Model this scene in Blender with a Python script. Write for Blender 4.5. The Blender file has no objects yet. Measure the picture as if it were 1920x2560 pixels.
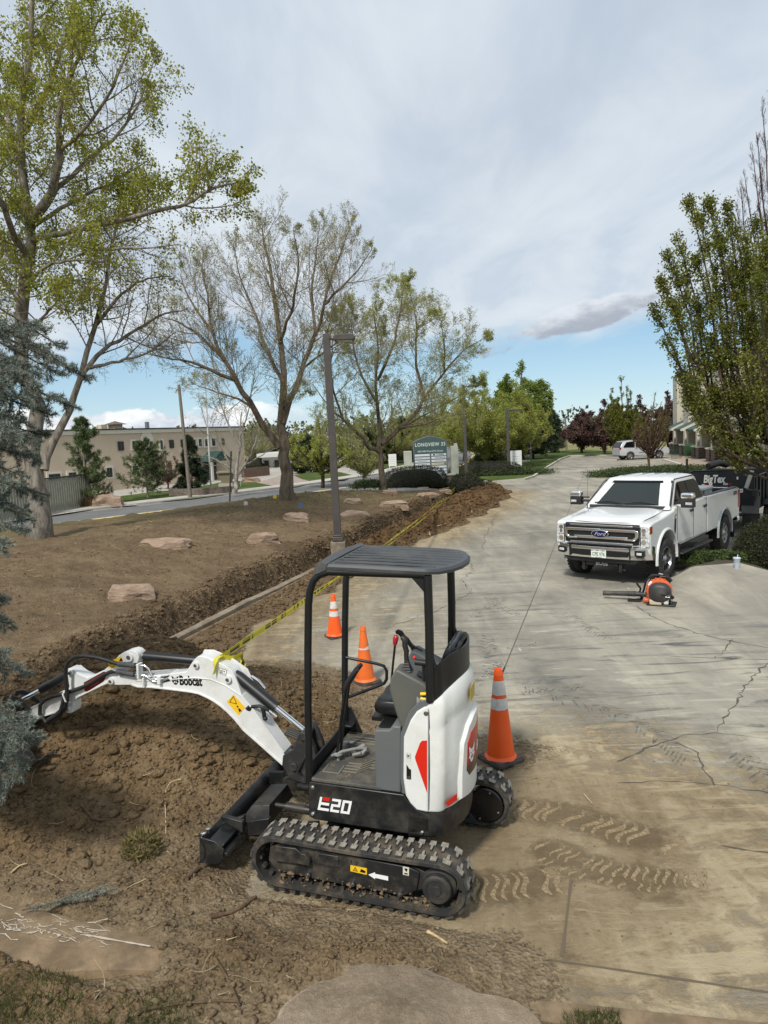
import bpy, bmesh, math, random
import numpy as np
from mathutils import Vector, Matrix, noise as mnoise
R = math.radians
scene = bpy.context.scene
COL = scene.collection
rng = np.random.default_rng(7)
random.seed(7)
# ---------------------------------------------------------------- camera
CAM_H, PITCH, ROLL, FPX = 3.2, 6.1, -2.6, 1795.0
cam = bpy.data.cameras.new('camera')
cam.sensor_fit = 'HORIZONTAL'; cam.sensor_width = 36.0
cam.lens = 36.0 * FPX / 1920.0
cam.clip_start = 0.05; cam.clip_end = 4000
camo = bpy.data.objects.new('camera', cam); COL.objects.link(camo)
CR = Matrix.Rotation(R(90 - PITCH), 3, 'X') @ Matrix.Rotation(R(ROLL), 3, 'Z')
camo.matrix_world = Matrix.Translation((0, 0, CAM_H)) @ CR.to_4x4()
scene.camera = camo
def ray(u, v):
 return CR @ Vector(((u - 960) / FPX, -(v - 1280) / FPX, -1))
def at(u, v, z=0.0):
 """ground point seen at photo pixel (u,v) at height z"""
 d = ray(u, v); t = (z - CAM_H) / d.z
 return Vector((t * d.x, t * d.y, z))
def aty(u, v, y):
 """point at forward distance y seen at photo pixel (u,v)"""
 d = ray(u, v); t = y / d.y
 return Vector((t * d.x, y, CAM_H + t * d.z))
# ---------------------------------------------------------------- sun and sky
SUN_EL, SUN_AZ = 48.0, 205.0      # azimuth clockwise from +Y (the camera's heading)
sd = bpy.data.lights.new('sun', 'SUN'); sd.energy = 3.1; sd.angle = R(7); sd.color = (1.0, 0.95, 0.87)
sun = bpy.data.objects.new('sun', sd); COL.objects.link(sun)
sv = Vector((math.sin(R(SUN_AZ)) * math.cos(R(SUN_EL)), math.cos(R(SUN_AZ)) * math.cos(R(SUN_EL)), math.sin(R(SUN_EL))))
sun.rotation_euler = sv.to_track_quat('Z', 'Y').to_euler()
sun.location = sv * 60
world = bpy.data.worlds.new("World"); scene.world = world; world.use_nodes = True
class NT:
 """tiny node-tree writer"""
 def __init__(s, nt): s.nt = nt; nt.nodes.clear()
 def n(s, typ, ins=None, **kw):
  nd = s.nt.nodes.new(typ)
  for k, v in kw.items(): setattr(nd, k, v)
  if ins:
   for k, v in ins.items():
    sk = nd.inputs[k]
    if hasattr(v, 'links') or isinstance(v, bpy.types.NodeSocket): s.nt.links.new(v, sk)
    else: sk.default_value = v
  return nd
 def link(s, a, b): s.nt.links.new(a, b)
 def noise(s, vec, scale, detail=4, rough=.55, dist=0., out='Fac'):
  return s.n('ShaderNodeTexNoise', {'Vector': vec, 'Scale': scale, 'Detail': detail, 'Roughness': rough, 'Distortion': dist}).outputs[out]
 def ramp(s, fac, stops, interp='LINEAR'):
  nd = s.n('ShaderNodeValToRGB', {'Fac': fac}); cr = nd.color_ramp; cr.interpolation = interp
  while len(cr.elements) > 1: cr.elements.remove(cr.elements[0])
  cr.elements[0].position = stops[0][0]; cr.elements[0].color = c4(stops[0][1])
  for p, c in stops[1:]:
   e = cr.elements.new(p); e.color = c4(c)
  return nd.outputs['Color']
 def mix(s, fac, a, b, mode='MIX'):
  nd = s.n('ShaderNodeMix', data_type='RGBA', blend_type=mode)
  for i, v in ((0, fac), (6, a), (7, b)):
   sk = nd.inputs[i]
   if isinstance(v, bpy.types.NodeSocket): s.nt.links.new(v, sk)
   elif i == 0: sk.default_value = v
   else: sk.default_value = c4(v)
  return nd.outputs[2]
 def math(s, op, a, b=0., c=0., clamp=False):
  nd = s.n('ShaderNodeMath', operation=op, use_clamp=clamp)
  for i, v in enumerate((a, b, c)):
   if isinstance(v, bpy.types.NodeSocket): s.nt.links.new(v, nd.inputs[i])
   else: nd.inputs[i].default_value = v
  return nd.outputs[0]
 def smooth(s, val, lo, hi):
  nd = s.n('ShaderNodeMapRange', {'Value': val, 'From Min': lo, 'From Max': hi}, interpolation_type='SMOOTHSTEP')
  return nd.outputs[0]
def c4(c):
 if isinstance(c, (int, float)): return (c, c, c, 1)
 return tuple(c) + (1,) if len(c) == 3 else tuple(c)
def build_world():
 T = NT(world.node_tree)
 sky = T.n('ShaderNodeTexSky', sky_type='NISHITA', sun_disc=False, sun_elevation=R(SUN_EL), sun_rotation=R(SUN_AZ), altitude=1500., air_density=1.0, dust_density=0.6, ozone_density=2.0)
 tc = T.n('ShaderNodeTexCoord').outputs['Generated']
 sep = T.n('ShaderNodeSeparateXYZ', {'Vector': tc}); x, y, z = sep.outputs
 # flat cloud layer: project the direction on a plane high above
 zc = T.math('MAXIMUM', T.math('ADD', z, 0.10), 0.03)
 px = T.math('DIVIDE', x, zc); py = T.math('DIVIDE', y, zc)
 P = T.n('ShaderNodeCombineXYZ', {'X': px, 'Y': py}).outputs[0]
 rot = T.n('ShaderNodeMapping', {'Vector': P, 'Rotation': (0, 0, R(-28)), 'Scale': (1.0, .42, 1.0), 'Location': (3.1, 1.7, 0)}).outputs[0]
 n1 = T.noise(rot, 0.75, 5, .52, .35)
 n2 = T.noise(rot, 2.3, 6, .58, .5)
 n3 = T.noise(T.n('ShaderNodeMapping', {'Vector': P, 'Scale': (.5, .9, 1)}).outputs[0], 0.55, 3, .5, .2)
 # high veil: brightness variation
 veil = T.math('ADD', T.math('MULTIPLY', n1, .62), T.math('MULTIPLY', n3, .38))
 vcol = T.ramp(veil, [(.34, (.43, .495, .60)), (.46, (.51, .58, .68)), (.58, (.59, .66, .745)), (.72, (.70, .77, .83))])
 vcol = T.mix(T.math('MULTIPLY', T.smooth(n2, .45, .72), .45), vcol, (.66, .73, .80)); vcol = T.mix(T.math('MULTIPLY', T.smooth(n2, .50, .34), .35), vcol, (.42, .48, .58))
 # cover: solid above ~11 deg, breaking into open blue lower down
 elev = T.math('ARCSINE', z)
 edge = T.math('ADD', elev, T.math('MULTIPLY', T.math('SUBTRACT', n1, .5), .16))
 edge = T.math('ADD', edge, T.math('MULTIPLY', T.math('SUBTRACT', n2, .5), .07))
 cover = T.smooth(edge, R(6.2), R(9.6))
 thin = T.math('MULTIPLY', T.smooth(n2, .60, .36), .10)
 cover = T.math('MULTIPLY', cover, T.math('SUBTRACT', 1.0, thin))
 blue = T.mix(.55, sky.outputs[0], (3.6, 5.6, 7.6), 'MIX')
 zen = T.n('ShaderNodeMapRange', {'Value': elev, 'From Min': 0.0, 'From Max': .16}).outputs[0]
 bl = T.mix(zen, (.50, .69, .80), (.25, .47, .70))
 skyc = T.mix(.3, bl, T.mix(1.0, sky.outputs[0], (.09, .09, .09), 'MULTIPLY'))
 # cumulus bank low over the horizon on the left, a lone one on the right
 dirv = T.n('ShaderNodeMapping', {'Vector': tc, 'Scale': (1, 1, 2.3)}).outputs[0]
 q1 = T.noise(dirv, 9., 6, .55, .2); q2 = T.noise(dirv, 30., 4, .6, .0)
 qb = T.math('ADD', q1, T.math('MULTIPLY', q2, .22))
 left = T.smooth(T.math('DIVIDE', x, T.math('MAXIMUM', y, .05)), -.04, -.22)
 band = T.math('SUBTRACT', 1.0, T.smooth(elev, R(1.5), R(4.2)))
 cum = T.smooth(T.math('ADD', qb, T.math('MULTIPLY', band, .40)), .80, .88)
 cum = T.math('MULTIPLY', cum, left)
 qcol = T.ramp(T.math('ADD', qb, T.math('MULTIPLY', elev, 1.2)), [(.52, (.50, .56, .66)), (.66, (.80, .83, .87)), (.8, (1.0, 1.0, 1.0))])
 # the lone cloud: an ellipse in direction space with a ragged rim
 d0 = ray(1450, 800).normalized()
 az = T.math('ARCTAN2', x, y); a0 = math.atan2(d0.x, d0.y); e0 = math.asin(d0.z)
 da = T.math('SUBTRACT', az, a0); de = T.math('SUBTRACT', elev, e0)
 de2 = T.math('SUBTRACT', de, T.math('MULTIPLY', da, .22))
 rr = T.math('ADD', T.math('POWER', T.math('DIVIDE', T.math('ABSOLUTE', da), .105), 2.0), T.math('POWER', T.math('DIVIDE', T.math('ABSOLUTE', de2), .017), 2.0))
 rr = T.math('ADD', rr, T.math('MULTIPLY', T.math('SUBTRACT', qb, .62), 6.5))
 lone = T.smooth(rr, 1.25, .55)
 lcol = T.mix(T.smooth(T.math('ADD', de2, T.math('MULTIPLY', T.math('SUBTRACT', q2, .5), .05)), -.014, .022), (.33, .37, .45), (.64, .69, .77))
 c = T.mix(cover, skyc, vcol)
 c = T.mix(T.math('MULTIPLY', cum, .95), c, qcol)
 c = T.mix(T.math('MULTIPLY', lone, .92), c, lcol)
 # below the horizon: dull ground light
 c = T.mix(T.smooth(z, -.02, -.10), c, (.20, .18, .15))
 # the shader's Background strength stays physical; colours above are display-scaled
 bg = T.n('ShaderNodeBackground', {'Color': T.mix(1.0, c, (9.9, 9.75, 9.4), 'MULTIPLY'), 'Strength': 0.1})
 out = T.n('ShaderNodeOutputWorld', {'Surface': bg.outputs[0]})
build_world()
# ---------------------------------------------------------------- render / exposure
scene.render.engine = 'CYCLES'
scene.render.resolution_x = 768; scene.render.resolution_y = 1024
scene.view_settings.view_transform = 'Standard'; scene.view_settings.look = 'None'
scene.view_settings.exposure = 0.30; scene.view_settings.gamma = 1.0
scene.cycles.max_bounces = 6; scene.cycles.diffuse_bounces = 3; scene.cycles.glossy_bounces = 3
scene.cycles.transparent_max_bounces = 12
# ---------------------------------------------------------------- materials
MATS = {}
def mat(name, col=(.5, .5, .5), rough=.6, metal=0., spec=.5, coat=0., var=0., vscale=6., dust=0., dustcol=(.22, .18, .12), dscale=3., bump=0., bscale=40., trans=0., emit=None, alpha=1.):
 """principled material; var = tonal variation, dust = worn-in dust patches, bump = fine relief"""
 if name in MATS: return MATS[name]
 m = bpy.data.materials.new(name); m.use_nodes = True
 T = NT(m.node_tree)
 tc = T.n('ShaderNodeTexCoord').outputs['Object']
 c = None
 if var > 0:
  n = T.noise(tc, vscale, 6, .6)
  c = T.mix(T.smooth(n, .3, .7), tuple(v * (1 - var) for v in col), tuple(min(1, v * (1 + var)) for v in col))
 rg = rough
 if dust > 0:
  n = T.noise(tc, dscale, 8, .68)
  f = T.math('MULTIPLY', T.smooth(n, .42, .72), dust)
  c = T.mix(f, c if c is not None else col, dustcol)
  rg = T.math('ADD', T.math('MULTIPLY', f, max(0., .85 - rough)), rough)
 b = T.n('ShaderNodeBsdfPrincipled', {'Base Color': c if c is not None else c4(col), 'Roughness': rg, 'Metallic': metal, 'Specular IOR Level': spec, 'Coat Weight': coat, 'Transmission Weight': trans, 'Alpha': alpha})
 if emit: b.inputs['Emission Color'].default_value = c4(emit); b.inputs['Emission Strength'].default_value = 1.
 if bump > 0:
  bn = T.n('ShaderNodeBump', {'Height': T.noise(tc, bscale, 5, .65), 'Strength': 1.0, 'Distance': bump})
  T.link(bn.outputs[0], b.inputs['Normal'])
 T.n('ShaderNodeOutputMaterial', {'Surface': b.outputs[0]})
 MATS[name] = m
 return m
# ---------------------------------------------------------------- mesh helpers
class MB:
 """collects vertices and faces of ONE mesh"""
 def __init__(s): s.v = []; s.f = []; s.m = []
 def add(s, vs, fs, mi=0):
  o = len(s.v); s.v.extend([tuple(p) for p in vs]); s.f.extend([tuple(i + o for i in f) for f in fs]); s.m.extend([mi] * len(fs)); return s
 def box(s, x0, x1, y0, y1, z0, z1, mi=0, M=None):
  vs = [Vector((x, y, z)) for z in (z0, z1) for y in (y0, y1) for x in (x0, x1)]
  if M is not None: vs = [M @ p for p in vs]
  return s.add(vs, [(0, 2, 3, 1), (4, 5, 7, 6), (0, 1, 5, 4), (2, 6, 7, 3), (0, 4, 6, 2), (1, 3, 7, 5)], mi)
 def prism(s, pts, axis, a, b, mi=0):
  """2-D polygon (in the two other axes) extruded along axis from a to b"""
  def P(p, t):
   q = list(p); q.insert(axis, t); return q
  n = len(pts)
  ar = sum(pts[i][0] * pts[(i + 1) % n][1] - pts[(i + 1) % n][0] * pts[i][1] for i in range(n))
  if (ar > 0) == (axis == 1): pts = pts[::-1]
  if a > b: a, b = b, a
  vs = [P(p, a) for p in pts] + [P(p, b) for p in pts]
  fs = [tuple(range(n))[::-1], tuple(range(n, 2 * n))] + [(i, (i + 1) % n, n + (i + 1) % n, n + i) for i in range(n)]
  return s.add(vs, fs, mi)
 def tube(s, pts, r, k=8, mi=0, cap=True, flat=1.):
  pts = [Vector(p) for p in pts]; n = len(pts)
  rs = r if hasattr(r, '__len__') else [r] * n
  t0 = (pts[1] - pts[0]).normalized()
  up = Vector((0, 0, 1)) if abs(t0.z) < .9 else Vector((1, 0, 0))
  u = t0.cross(up).normalized(); vs = []
  for i in range(n):
   t = (pts[min(i + 1, n - 1)] - pts[max(i - 1, 0)])
   if t.length < 1e-9: t = t0
   t.normalize(); u = (u - t * u.dot(t)); u.normalize(); w = t.cross(u)
   for j in range(k):
    a = 2 * math.pi * j / k
    vs.append(pts[i] + (u * math.cos(a) * flat + w * math.sin(a)) * rs[i])
  fs = [(i * k + j, i * k + (j + 1) % k, (i + 1) * k + (j + 1) % k, (i + 1) * k + j) for i in range(n - 1) for j in range(k)]
  if cap: fs += [tuple(range(k))[::-1], tuple(range((n - 1) * k, n * k))]
  return s.add(vs, fs, mi)
 def cyl(s, p0, p1, r, k=16, mi=0): return s.tube([p0, p1], r, k, mi)
 def lathe(s, prof, k=24, M=None, mi=0, cap=False):
  vs = []
  for r, z in prof:
   for j in range(k):
    a = 2 * math.pi * j / k; p = Vector((r * math.cos(a), r * math.sin(a), z)); vs.append(M @ p if M is not None else p)
  fs = [(i * k + j, i * k + (j + 1) % k, (i + 1) * k + (j + 1) % k, (i + 1) * k + j) for i in range(len(prof) - 1) for j in range(k)]
  if cap: fs += [tuple(range(k))[::-1], tuple(range((len(prof) - 1) * k, len(prof) * k))]
  return s.add(vs, fs, mi)
 def loft(s, rings, mi=0, close=True, cap=True):
  """rings: equal-length point lists"""
  k = len(rings[0]); vs = [p for r in rings for p in r]; n = len(rings)
  kk = k if close else k - 1
  fs = [(i * k + j, i * k + (j + 1) % k, (i + 1) * k + (j + 1) % k, (i + 1) * k + j) for i in range(n - 1) for j in range(kk)]
  if cap: fs += [tuple(range(k))[::-1], tuple(range((n - 1) * k, n * k))]
  return s.add(vs, fs, mi)
 def ico(s, c, r, sub=1, jit=0., sc=(1, 1, 1), mi=0, rnd=None):
  vs, fs = ICO[sub]; c = Vector(c); rnd = rnd or random
  out = [c + Vector((p[0] * sc[0], p[1] * sc[1], p[2] * sc[2])) * r * (1 + rnd.uniform(-jit, jit)) for p in vs]
  return s.add(out, fs, mi)
def _ico(sub):
 bm = bmesh.new(); bmesh.ops.create_icosphere(bm, subdivisions=sub, radius=1)
 r = ([tuple(v.co) for v in bm.verts], [tuple(v.index for v in f.verts) for f in bm.faces]); bm.free(); return r
ICO = {i: _ico(i) for i in (1, 2, 3)}
def tag(o, label=None, cat=None, group=None, kind=None):
 if label: o['label'] = label
 if cat: o['category'] = cat
 if group: o['group'] = group
 if kind: o['kind'] = kind
 return o
def link(name, mb, mats, parent=None, smooth=None, bevel=0., seg=2, sub=0, fix=False, solid=0.):
 me = bpy.data.meshes.new(name)
 if isinstance(mb, MB):
  me.from_pydata(mb.v, [], mb.f)
  if any(mb.m): me.polygons.foreach_set('material_index', mb.m)
 else:
  me.from_pydata(mb[0], [], mb[1])
 me.update()
 for m in (mats if isinstance(mats, (list, tuple)) else [mats]): me.materials.append(m)
 if fix:
  bm = bmesh.new(); bm.from_mesh(me); bmesh.ops.recalc_face_normals(bm, faces=bm.faces); bm.to_mesh(me); bm.free()
 if smooth is not None:
  me.shade_smooth()
  if smooth < 180: me.set_sharp_from_angle(angle=R(smooth))
 o = bpy.data.objects.new(name, me); COL.objects.link(o)
 if parent is not None: o.parent = parent
 if solid: md = o.modifiers.new('s', 'SOLIDIFY'); md.thickness = solid; md.offset = -1
 if bevel:
  md = o.modifiers.new('b', 'BEVEL'); md.width = bevel; md.segments = seg; md.limit_method = 'ANGLE'; md.angle_limit = R(40); md.harden_normals = False
  if smooth is None:
   me.shade_smooth(); me.set_sharp_from_angle(angle=R(50))
 if sub: md = o.modifiers.new('u', 'SUBSURF'); md.levels = sub; md.render_levels = sub
 return o
def linkp(name, mb, mats, parent=None, **k):
 """one object per connected piece"""
 par = list(range(len(mb.v)))
 def fd(i):
  while par[i] != i: par[i] = par[par[i]]; i = par[i]
  return i
 for f in mb.f:
  for i in f[1:]: par[fd(i)] = fd(f[0])
 gr = {}
 for f, m in zip(mb.f, mb.m): gr.setdefault(fd(f[0]), []).append((f, m))
 for fs in gr.values():
  ix = sorted({i for f, m in fs for i in f}); mp = {i: j for j, i in enumerate(ix)}
  q = MB(); q.v = [mb.v[i] for i in ix]; q.f = [tuple(mp[i] for i in f) for f, m in fs]; q.m = [m for f, m in fs]; o = link(name, q, mats, parent, **k)
 return o
def thing(name, label, cat, loc=(0, 0, 0), rz=0., group=None, mw=None):
 o = bpy.data.objects.new(name, None); COL.objects.link(o); o.empty_display_size = .2
 if mw is not None: o.matrix_world = mw
 else: o.location = loc; o.rotation_euler = (0, 0, rz)
 return tag(o, label, cat, group)
def big_mesh(name, V, F, mats, parent=None, smooth=None, mi=None):
 """numpy vertices (n,3), faces (m,k) with equal k"""
 V = np.asarray(V, np.float32); F = np.asarray(F, np.int32)
 me = bpy.data.meshes.new(name); k = F.shape[1]
 me.vertices.add(len(V)); me.vertices.foreach_set('co', V.ravel())
 me.loops.add(F.size); me.loops.foreach_set('vertex_index', F.ravel())
 me.polygons.add(len(F)); me.polygons.foreach_set('loop_start', np.arange(0, F.size, k, dtype=np.int32))
 me.polygons.foreach_set('loop_total', np.full(len(F), k, np.int32))
 if mi is not None: me.polygons.foreach_set('material_index', np.asarray(mi, np.int32))
 me.update(calc_edges=True); me.validate()
 for m in (mats if isinstance(mats, (list, tuple)) else [mats]): me.materials.append(m)
 if smooth is not None:
  me.shade_smooth()
 o = bpy.data.objects.new(name, me); COL.objects.link(o)
 if parent is not None: o.parent = parent
 return o
def text_mesh(s, size=1., bold=0., shear=0., sx=1., depth=.0, ch=1.):
 """returns MB of the text lying in XY, centred"""
 cu = bpy.data.curves.new('t', 'FONT'); cu.body = s; cu.size = size; cu.offset = bold; cu.shear = shear
 cu.align_x = 'CENTER'; cu.align_y = 'CENTER'; cu.extrude = depth; cu.resolution_u = 3; cu.space_character = ch
 ob = bpy.data.objects.new('t', cu); COL.objects.link(ob)
 dg = bpy.context.evaluated_depsgraph_get(); me = bpy.data.meshes.new_from_object(ob.evaluated_get(dg))
 mb = MB(); mb.add([(v.co.x * sx, v.co.y, v.co.z) for v in me.vertices], [tuple(p.vertices) for p in me.polygons])
 bpy.data.objects.remove(ob); bpy.data.curves.remove(cu); bpy.data.meshes.remove(me)
 return mb
def place(mb, M, mi=None):
 mb.v = [tuple(M @ Vector(p)) for p in mb.v]
 if mi is not None: mb.m = [mi] * len(mb.f)
 return mb
def merge(a, b):
 o = len(a.v); a.v += b.v; a.f += [tuple(i + o for i in f) for f in b.f]; a.m += b.m; return a
def frame(o, x, y):
 """matrix with local X along x, local Y along y (text baseline and up)"""
 x = Vector(x).normalized(); y = Vector(y); y = (y - x * y.dot(x)).normalized(); z = x.cross(y)
 M = Matrix((x, y, z)).transposed().to_4x4(); M.translation = Vector(o); return M
# numpy value noise -------------------------------------------------
def _hash(ix, iy, seed):
 h = (ix.astype(np.int64) * 374761393 + iy.astype(np.int64) * 668265263 + seed * 1442695041) & 0xffffffff
 h = ((h ^ (h >> 13)) * 1274126177) & 0xffffffff
 return ((h ^ (h >> 16)) & 0xffff) / 65535.0
def vnoise(x, y, seed=0):
 x = np.asarray(x, float); y = np.asarray(y, float)
 ix = np.floor(x); iy = np.floor(y); fx = x - ix; fy = y - iy
 fx = fx * fx * (3 - 2 * fx); fy = fy * fy * (3 - 2 * fy)
 a = _hash(ix, iy, seed); b = _hash(ix + 1, iy, seed); c = _hash(ix, iy + 1, seed); d = _hash(ix + 1, iy + 1, seed)
 return (a * (1 - fx) + b * fx) * (1 - fy) + (c * (1 - fx) + d * fx) * fy
def fbm(x, y, sc=1., octv=4, seed=0, gain=.5):
 t = 0; a = 1.; w = 0
 for i in range(octv):
  t = t + a * (vnoise(np.asarray(x) * sc + 17.3 * i, np.asarray(y) * sc - 9.1 * i, seed + i) - .5); w += a; a *= gain; sc *= 2.03
 return t / w * 2
def sstep(v, a, b):
 t = np.clip((v - a) / (b - a), 0, 1); return t * t * (3 - 2 * t)
# ================================================================ GROUND
KX0, KY0, KS = -3.52, 11.34, 0.300          # the old kerb line: x = KX0 + KS*(y-KY0)
KL = math.hypot(1, KS)
def kx(y): return KX0 + KS * (y - KY0)
def kdist(x, y): return (kx(y) - x) / KL       # >0 on the berm side
STREET = [(-60, -22), (-40, 1.2), (-28, 15.2), (-15.5, 29.8), (-6.1, 40.7), (-.8, 47.9), (4.4, 58), (8.9, 74), (12.6, 98), (17, 140), (30, 260)]
def street_off(off):
 P = [Vector((a, b, 0)) for a, b in STREET]; out = []
 for i, p in enumerate(P):
  t = (P[min(i + 1, len(P) - 1)] - P[max(i - 1, 0)]).normalized(); n = Vector((t.y, -t.x, 0))
  out.append(p + n * off)
 return out
def resample(P, step):
 out = [P[0]];
 for a, b in zip(P[:-1], P[1:]):
  n = max(1, int((b - a).length / step))
  out += [a.lerp(b, (i + 1) / n) for i in range(n)]
 return out
def poly_dist(x, y, pts):
 """signed distance of points to a polyline, >0 on its right-hand side"""
 best = np.full(np.shape(x), 1e9); sg = np.zeros(np.shape(x))
 for a, b in zip(pts[:-1], pts[1:]):
  ax, ay, bx, by = a[0], a[1], b[0], b[1]; dx, dy = bx - ax, by - ay; L2 = dx * dx + dy * dy
  t = np.clip(((x - ax) * dx + (y - ay) * dy) / L2, 0, 1); qx = x - ax - t * dx; qy = y - ay - t * dy
  d = np.hypot(qx, qy); s = np.sign(dy * (x - ax) - dx * (y - ay)); k = d < best; best = np.where(k, d, best); sg = np.where(k, s, sg)
 return best * sg
NEAR_EDGE = street_off(7.3)
LOT_NEAR = [(-7.5, 7.2), (-4.6, 5.5), (-2.84, 4.72), (-1.2, 4.12), (.73, 3.72), (1.92, 3.49), (8, 2.4), (30, -1.6)]
def berm_h(x, y, detail=True):
 d = kdist(x, y); s = poly_dist(x, y, NEAR_EDGE)       # s>0: camera side of the street edge
 wob = fbm(x, y, .9, 3, 3) * .12 if detail else 0
 bank = sstep(d + wob, .16, .48)
 h = .52 * bank + .54 * sstep(d, .6, 5.2)
 h = h * sstep(s + .3 * fbm(x, y, .35, 2, 9) * (1 if detail else 0), 0.0, 2.6) * (1 - .55 * sstep(y, 30, 40))
 h = h * (1 - sstep(y, 40.5, 43.5)) * (1 - .6 * sstep(-y, -6, 3))
 if detail:
  h = h + .05 * fbm(x, y, 1.6, 4, 21) * bank + .05 * fbm(x, y, 5., 4, 31, .6) * bank
  edge = np.exp(-((d - .42) / .22) ** 2)
  h = h + edge * .15 * fbm(x, y, 5.5, 4, 41, .65)
  h = h - .09 * edge * np.abs(fbm(x, y, 8, 2, 51))
 h = h - .05 * (1 - sstep(d, -.05, .2)) - .02
 return h
SPOILR = [(8.2, .9), (9.6, 2.0), (11.5, 1.15), (14, 1.35), (18.9, 1.25), (23, 2.0), (27, 2.45), (32.8, 2.65), (36.5, 2.7), (38.6, 1.7), (39.6, .2)]
def spoil_h(x, y, detail=True):
 """loose soil strewn over the kerb and the edge of the concrete"""
 e = -kdist(x, y); ys = [a for a, b in SPOILR]; w = np.interp(y, ys, [b for a, b in SPOILR])
 w = w + (fbm(x, y, .8, 3, 61) * .45 if detail else 0)
 far = sstep(y, 15.0, 20)
 mid = np.exp(-((e - .45 - .5 * w * .6) / (.42 * w + .1)) ** 2)
 h = (.05 + .36 * far) * mid
 h = h * sstep(w - e, 0, .7) * sstep(e, -.28, .25 + .0 * e) * (1 - sstep(y, 37.8, 39.8)) * sstep(y, 8.5, 10.5)
 thin = (.012 + .03 * (fbm(x, y, 1.3, 3, 71) if detail else 0)) * sstep(w - e, 0, .4) * sstep(e, .1, .4)
 h = h + thin
 if detail: h = h * (1 + .6 * fbm(x, y, 3., 3, 81)) + (h > .03) * .03 * fbm(x, y, 8., 3, 83)
 return h - .006
def soil_h(x, y, detail=True):
 """the heap beside the excavator and the dirt spread in front of it"""
 g = lambda cx, cy, sx, sy, a, r=0.: a * np.exp(-(((x - cx) * math.cos(r) + (y - cy) * math.sin(r)) / sx) ** 2 - ((-(x - cx) * math.sin(r) + (y - cy) * math.cos(r)) / sy) ** 2)
 h = g(-2.25, 7.1, 1.10, .82, 1.0, .1) + g(-3.6, 6.85, 1.2, .85, .66) + g(-1.35, 8.3, .75, 1.05, .30, .5) + g(-2.9, 8.6, 1.2, .9, .22) + g(-2.9, 5.8, 1.3, .7, .16)
 h = h + g(-1.2, 4.10, 1.2, .28, .06, -.12) + g(-2.6, 3.6, 1.2, .7, .14) + g(-.2, 4.05, .8, .25, .03) + g(-1.75, 4.75, .5, .3, .07)
 # spread zone: where dirt lies thin on the slab
 r = np.where(y < 4.7, 1.15 - (y - 3.4) * .35, .55)
 dl = (r - x)
 near = (1 - sstep(y, 4.45, 5.2)) + sstep(-x, .95, 1.7)
 spread = .040 * sstep(dl + .35 * fbm(x, y, 1.4, 3, 91) * (1 if detail else 0), 0, .9) * np.clip(near, 0, 1) * (1 - sstep(y, 9.2, 10.3))
 tail = .03 * np.exp(-(((x - .95) / .62) ** 2 + ((y - 6.9) / .42) ** 2))
 mx, my = x + .114, y - 5.26; lx = mx * math.cos(R(163.6)) + my * math.sin(R(163.6)); ly = -mx * math.sin(R(163.6)) + my * math.cos(R(163.6))
 foot = (1 - sstep(np.abs(lx) , .75, 1.05)) * (1 - sstep(np.abs(ly), .72, .85))
 h = h * (1 - foot)
 sN = poly_dist(x, y, LOT_NEAR); sN = sN + (.10 * fbm(x, y, 3., 4, 301, .6) if detail else 0); slab = sstep(sN, -.10, .0) * (1 - sstep(sN, .26, .50)) * sstep(-x + .35 * fbm(x, y, 2., 3, 303), 1.2, 1.75); keep = 1 - slab * .93
 h = h + (spread + tail) * (1 - .6 * foot)
 if detail:
  a = np.clip(h / .12, 0, 1)
  h = h + (1 - foot) * a * (.055 * fbm(x, y, 2.2, 3, 101) + .075 * (np.abs(fbm(x, y, 6., 4, 111, .62))) - .01) + .016 * fbm(x, y, 16., 2, 121) * a
 return h * keep * (1 - sstep(kdist(x, y), -.1, .5) * sstep(y, 9.0, 11)) - .008 - .05 * sstep(x, 2.2, 3.2)
def heights(x, y, fn, **k): return float(fn(np.array([x], float), np.array([y], float), **k)[0])
def ground_z(x, y):
 """height of the topmost soil or paving at x, y"""
 z = 0.
 if kdist(x, y) > -.3: z = max(z if kdist(x, y) < 0 else -.07, heights(x, y, berm_h))
 if 8 < y < 40: z = max(z, heights(x, y, spoil_h))
 if y < 11 and -7 < x < 3: z = max(z, heights(x, y, soil_h))
 return z
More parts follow.
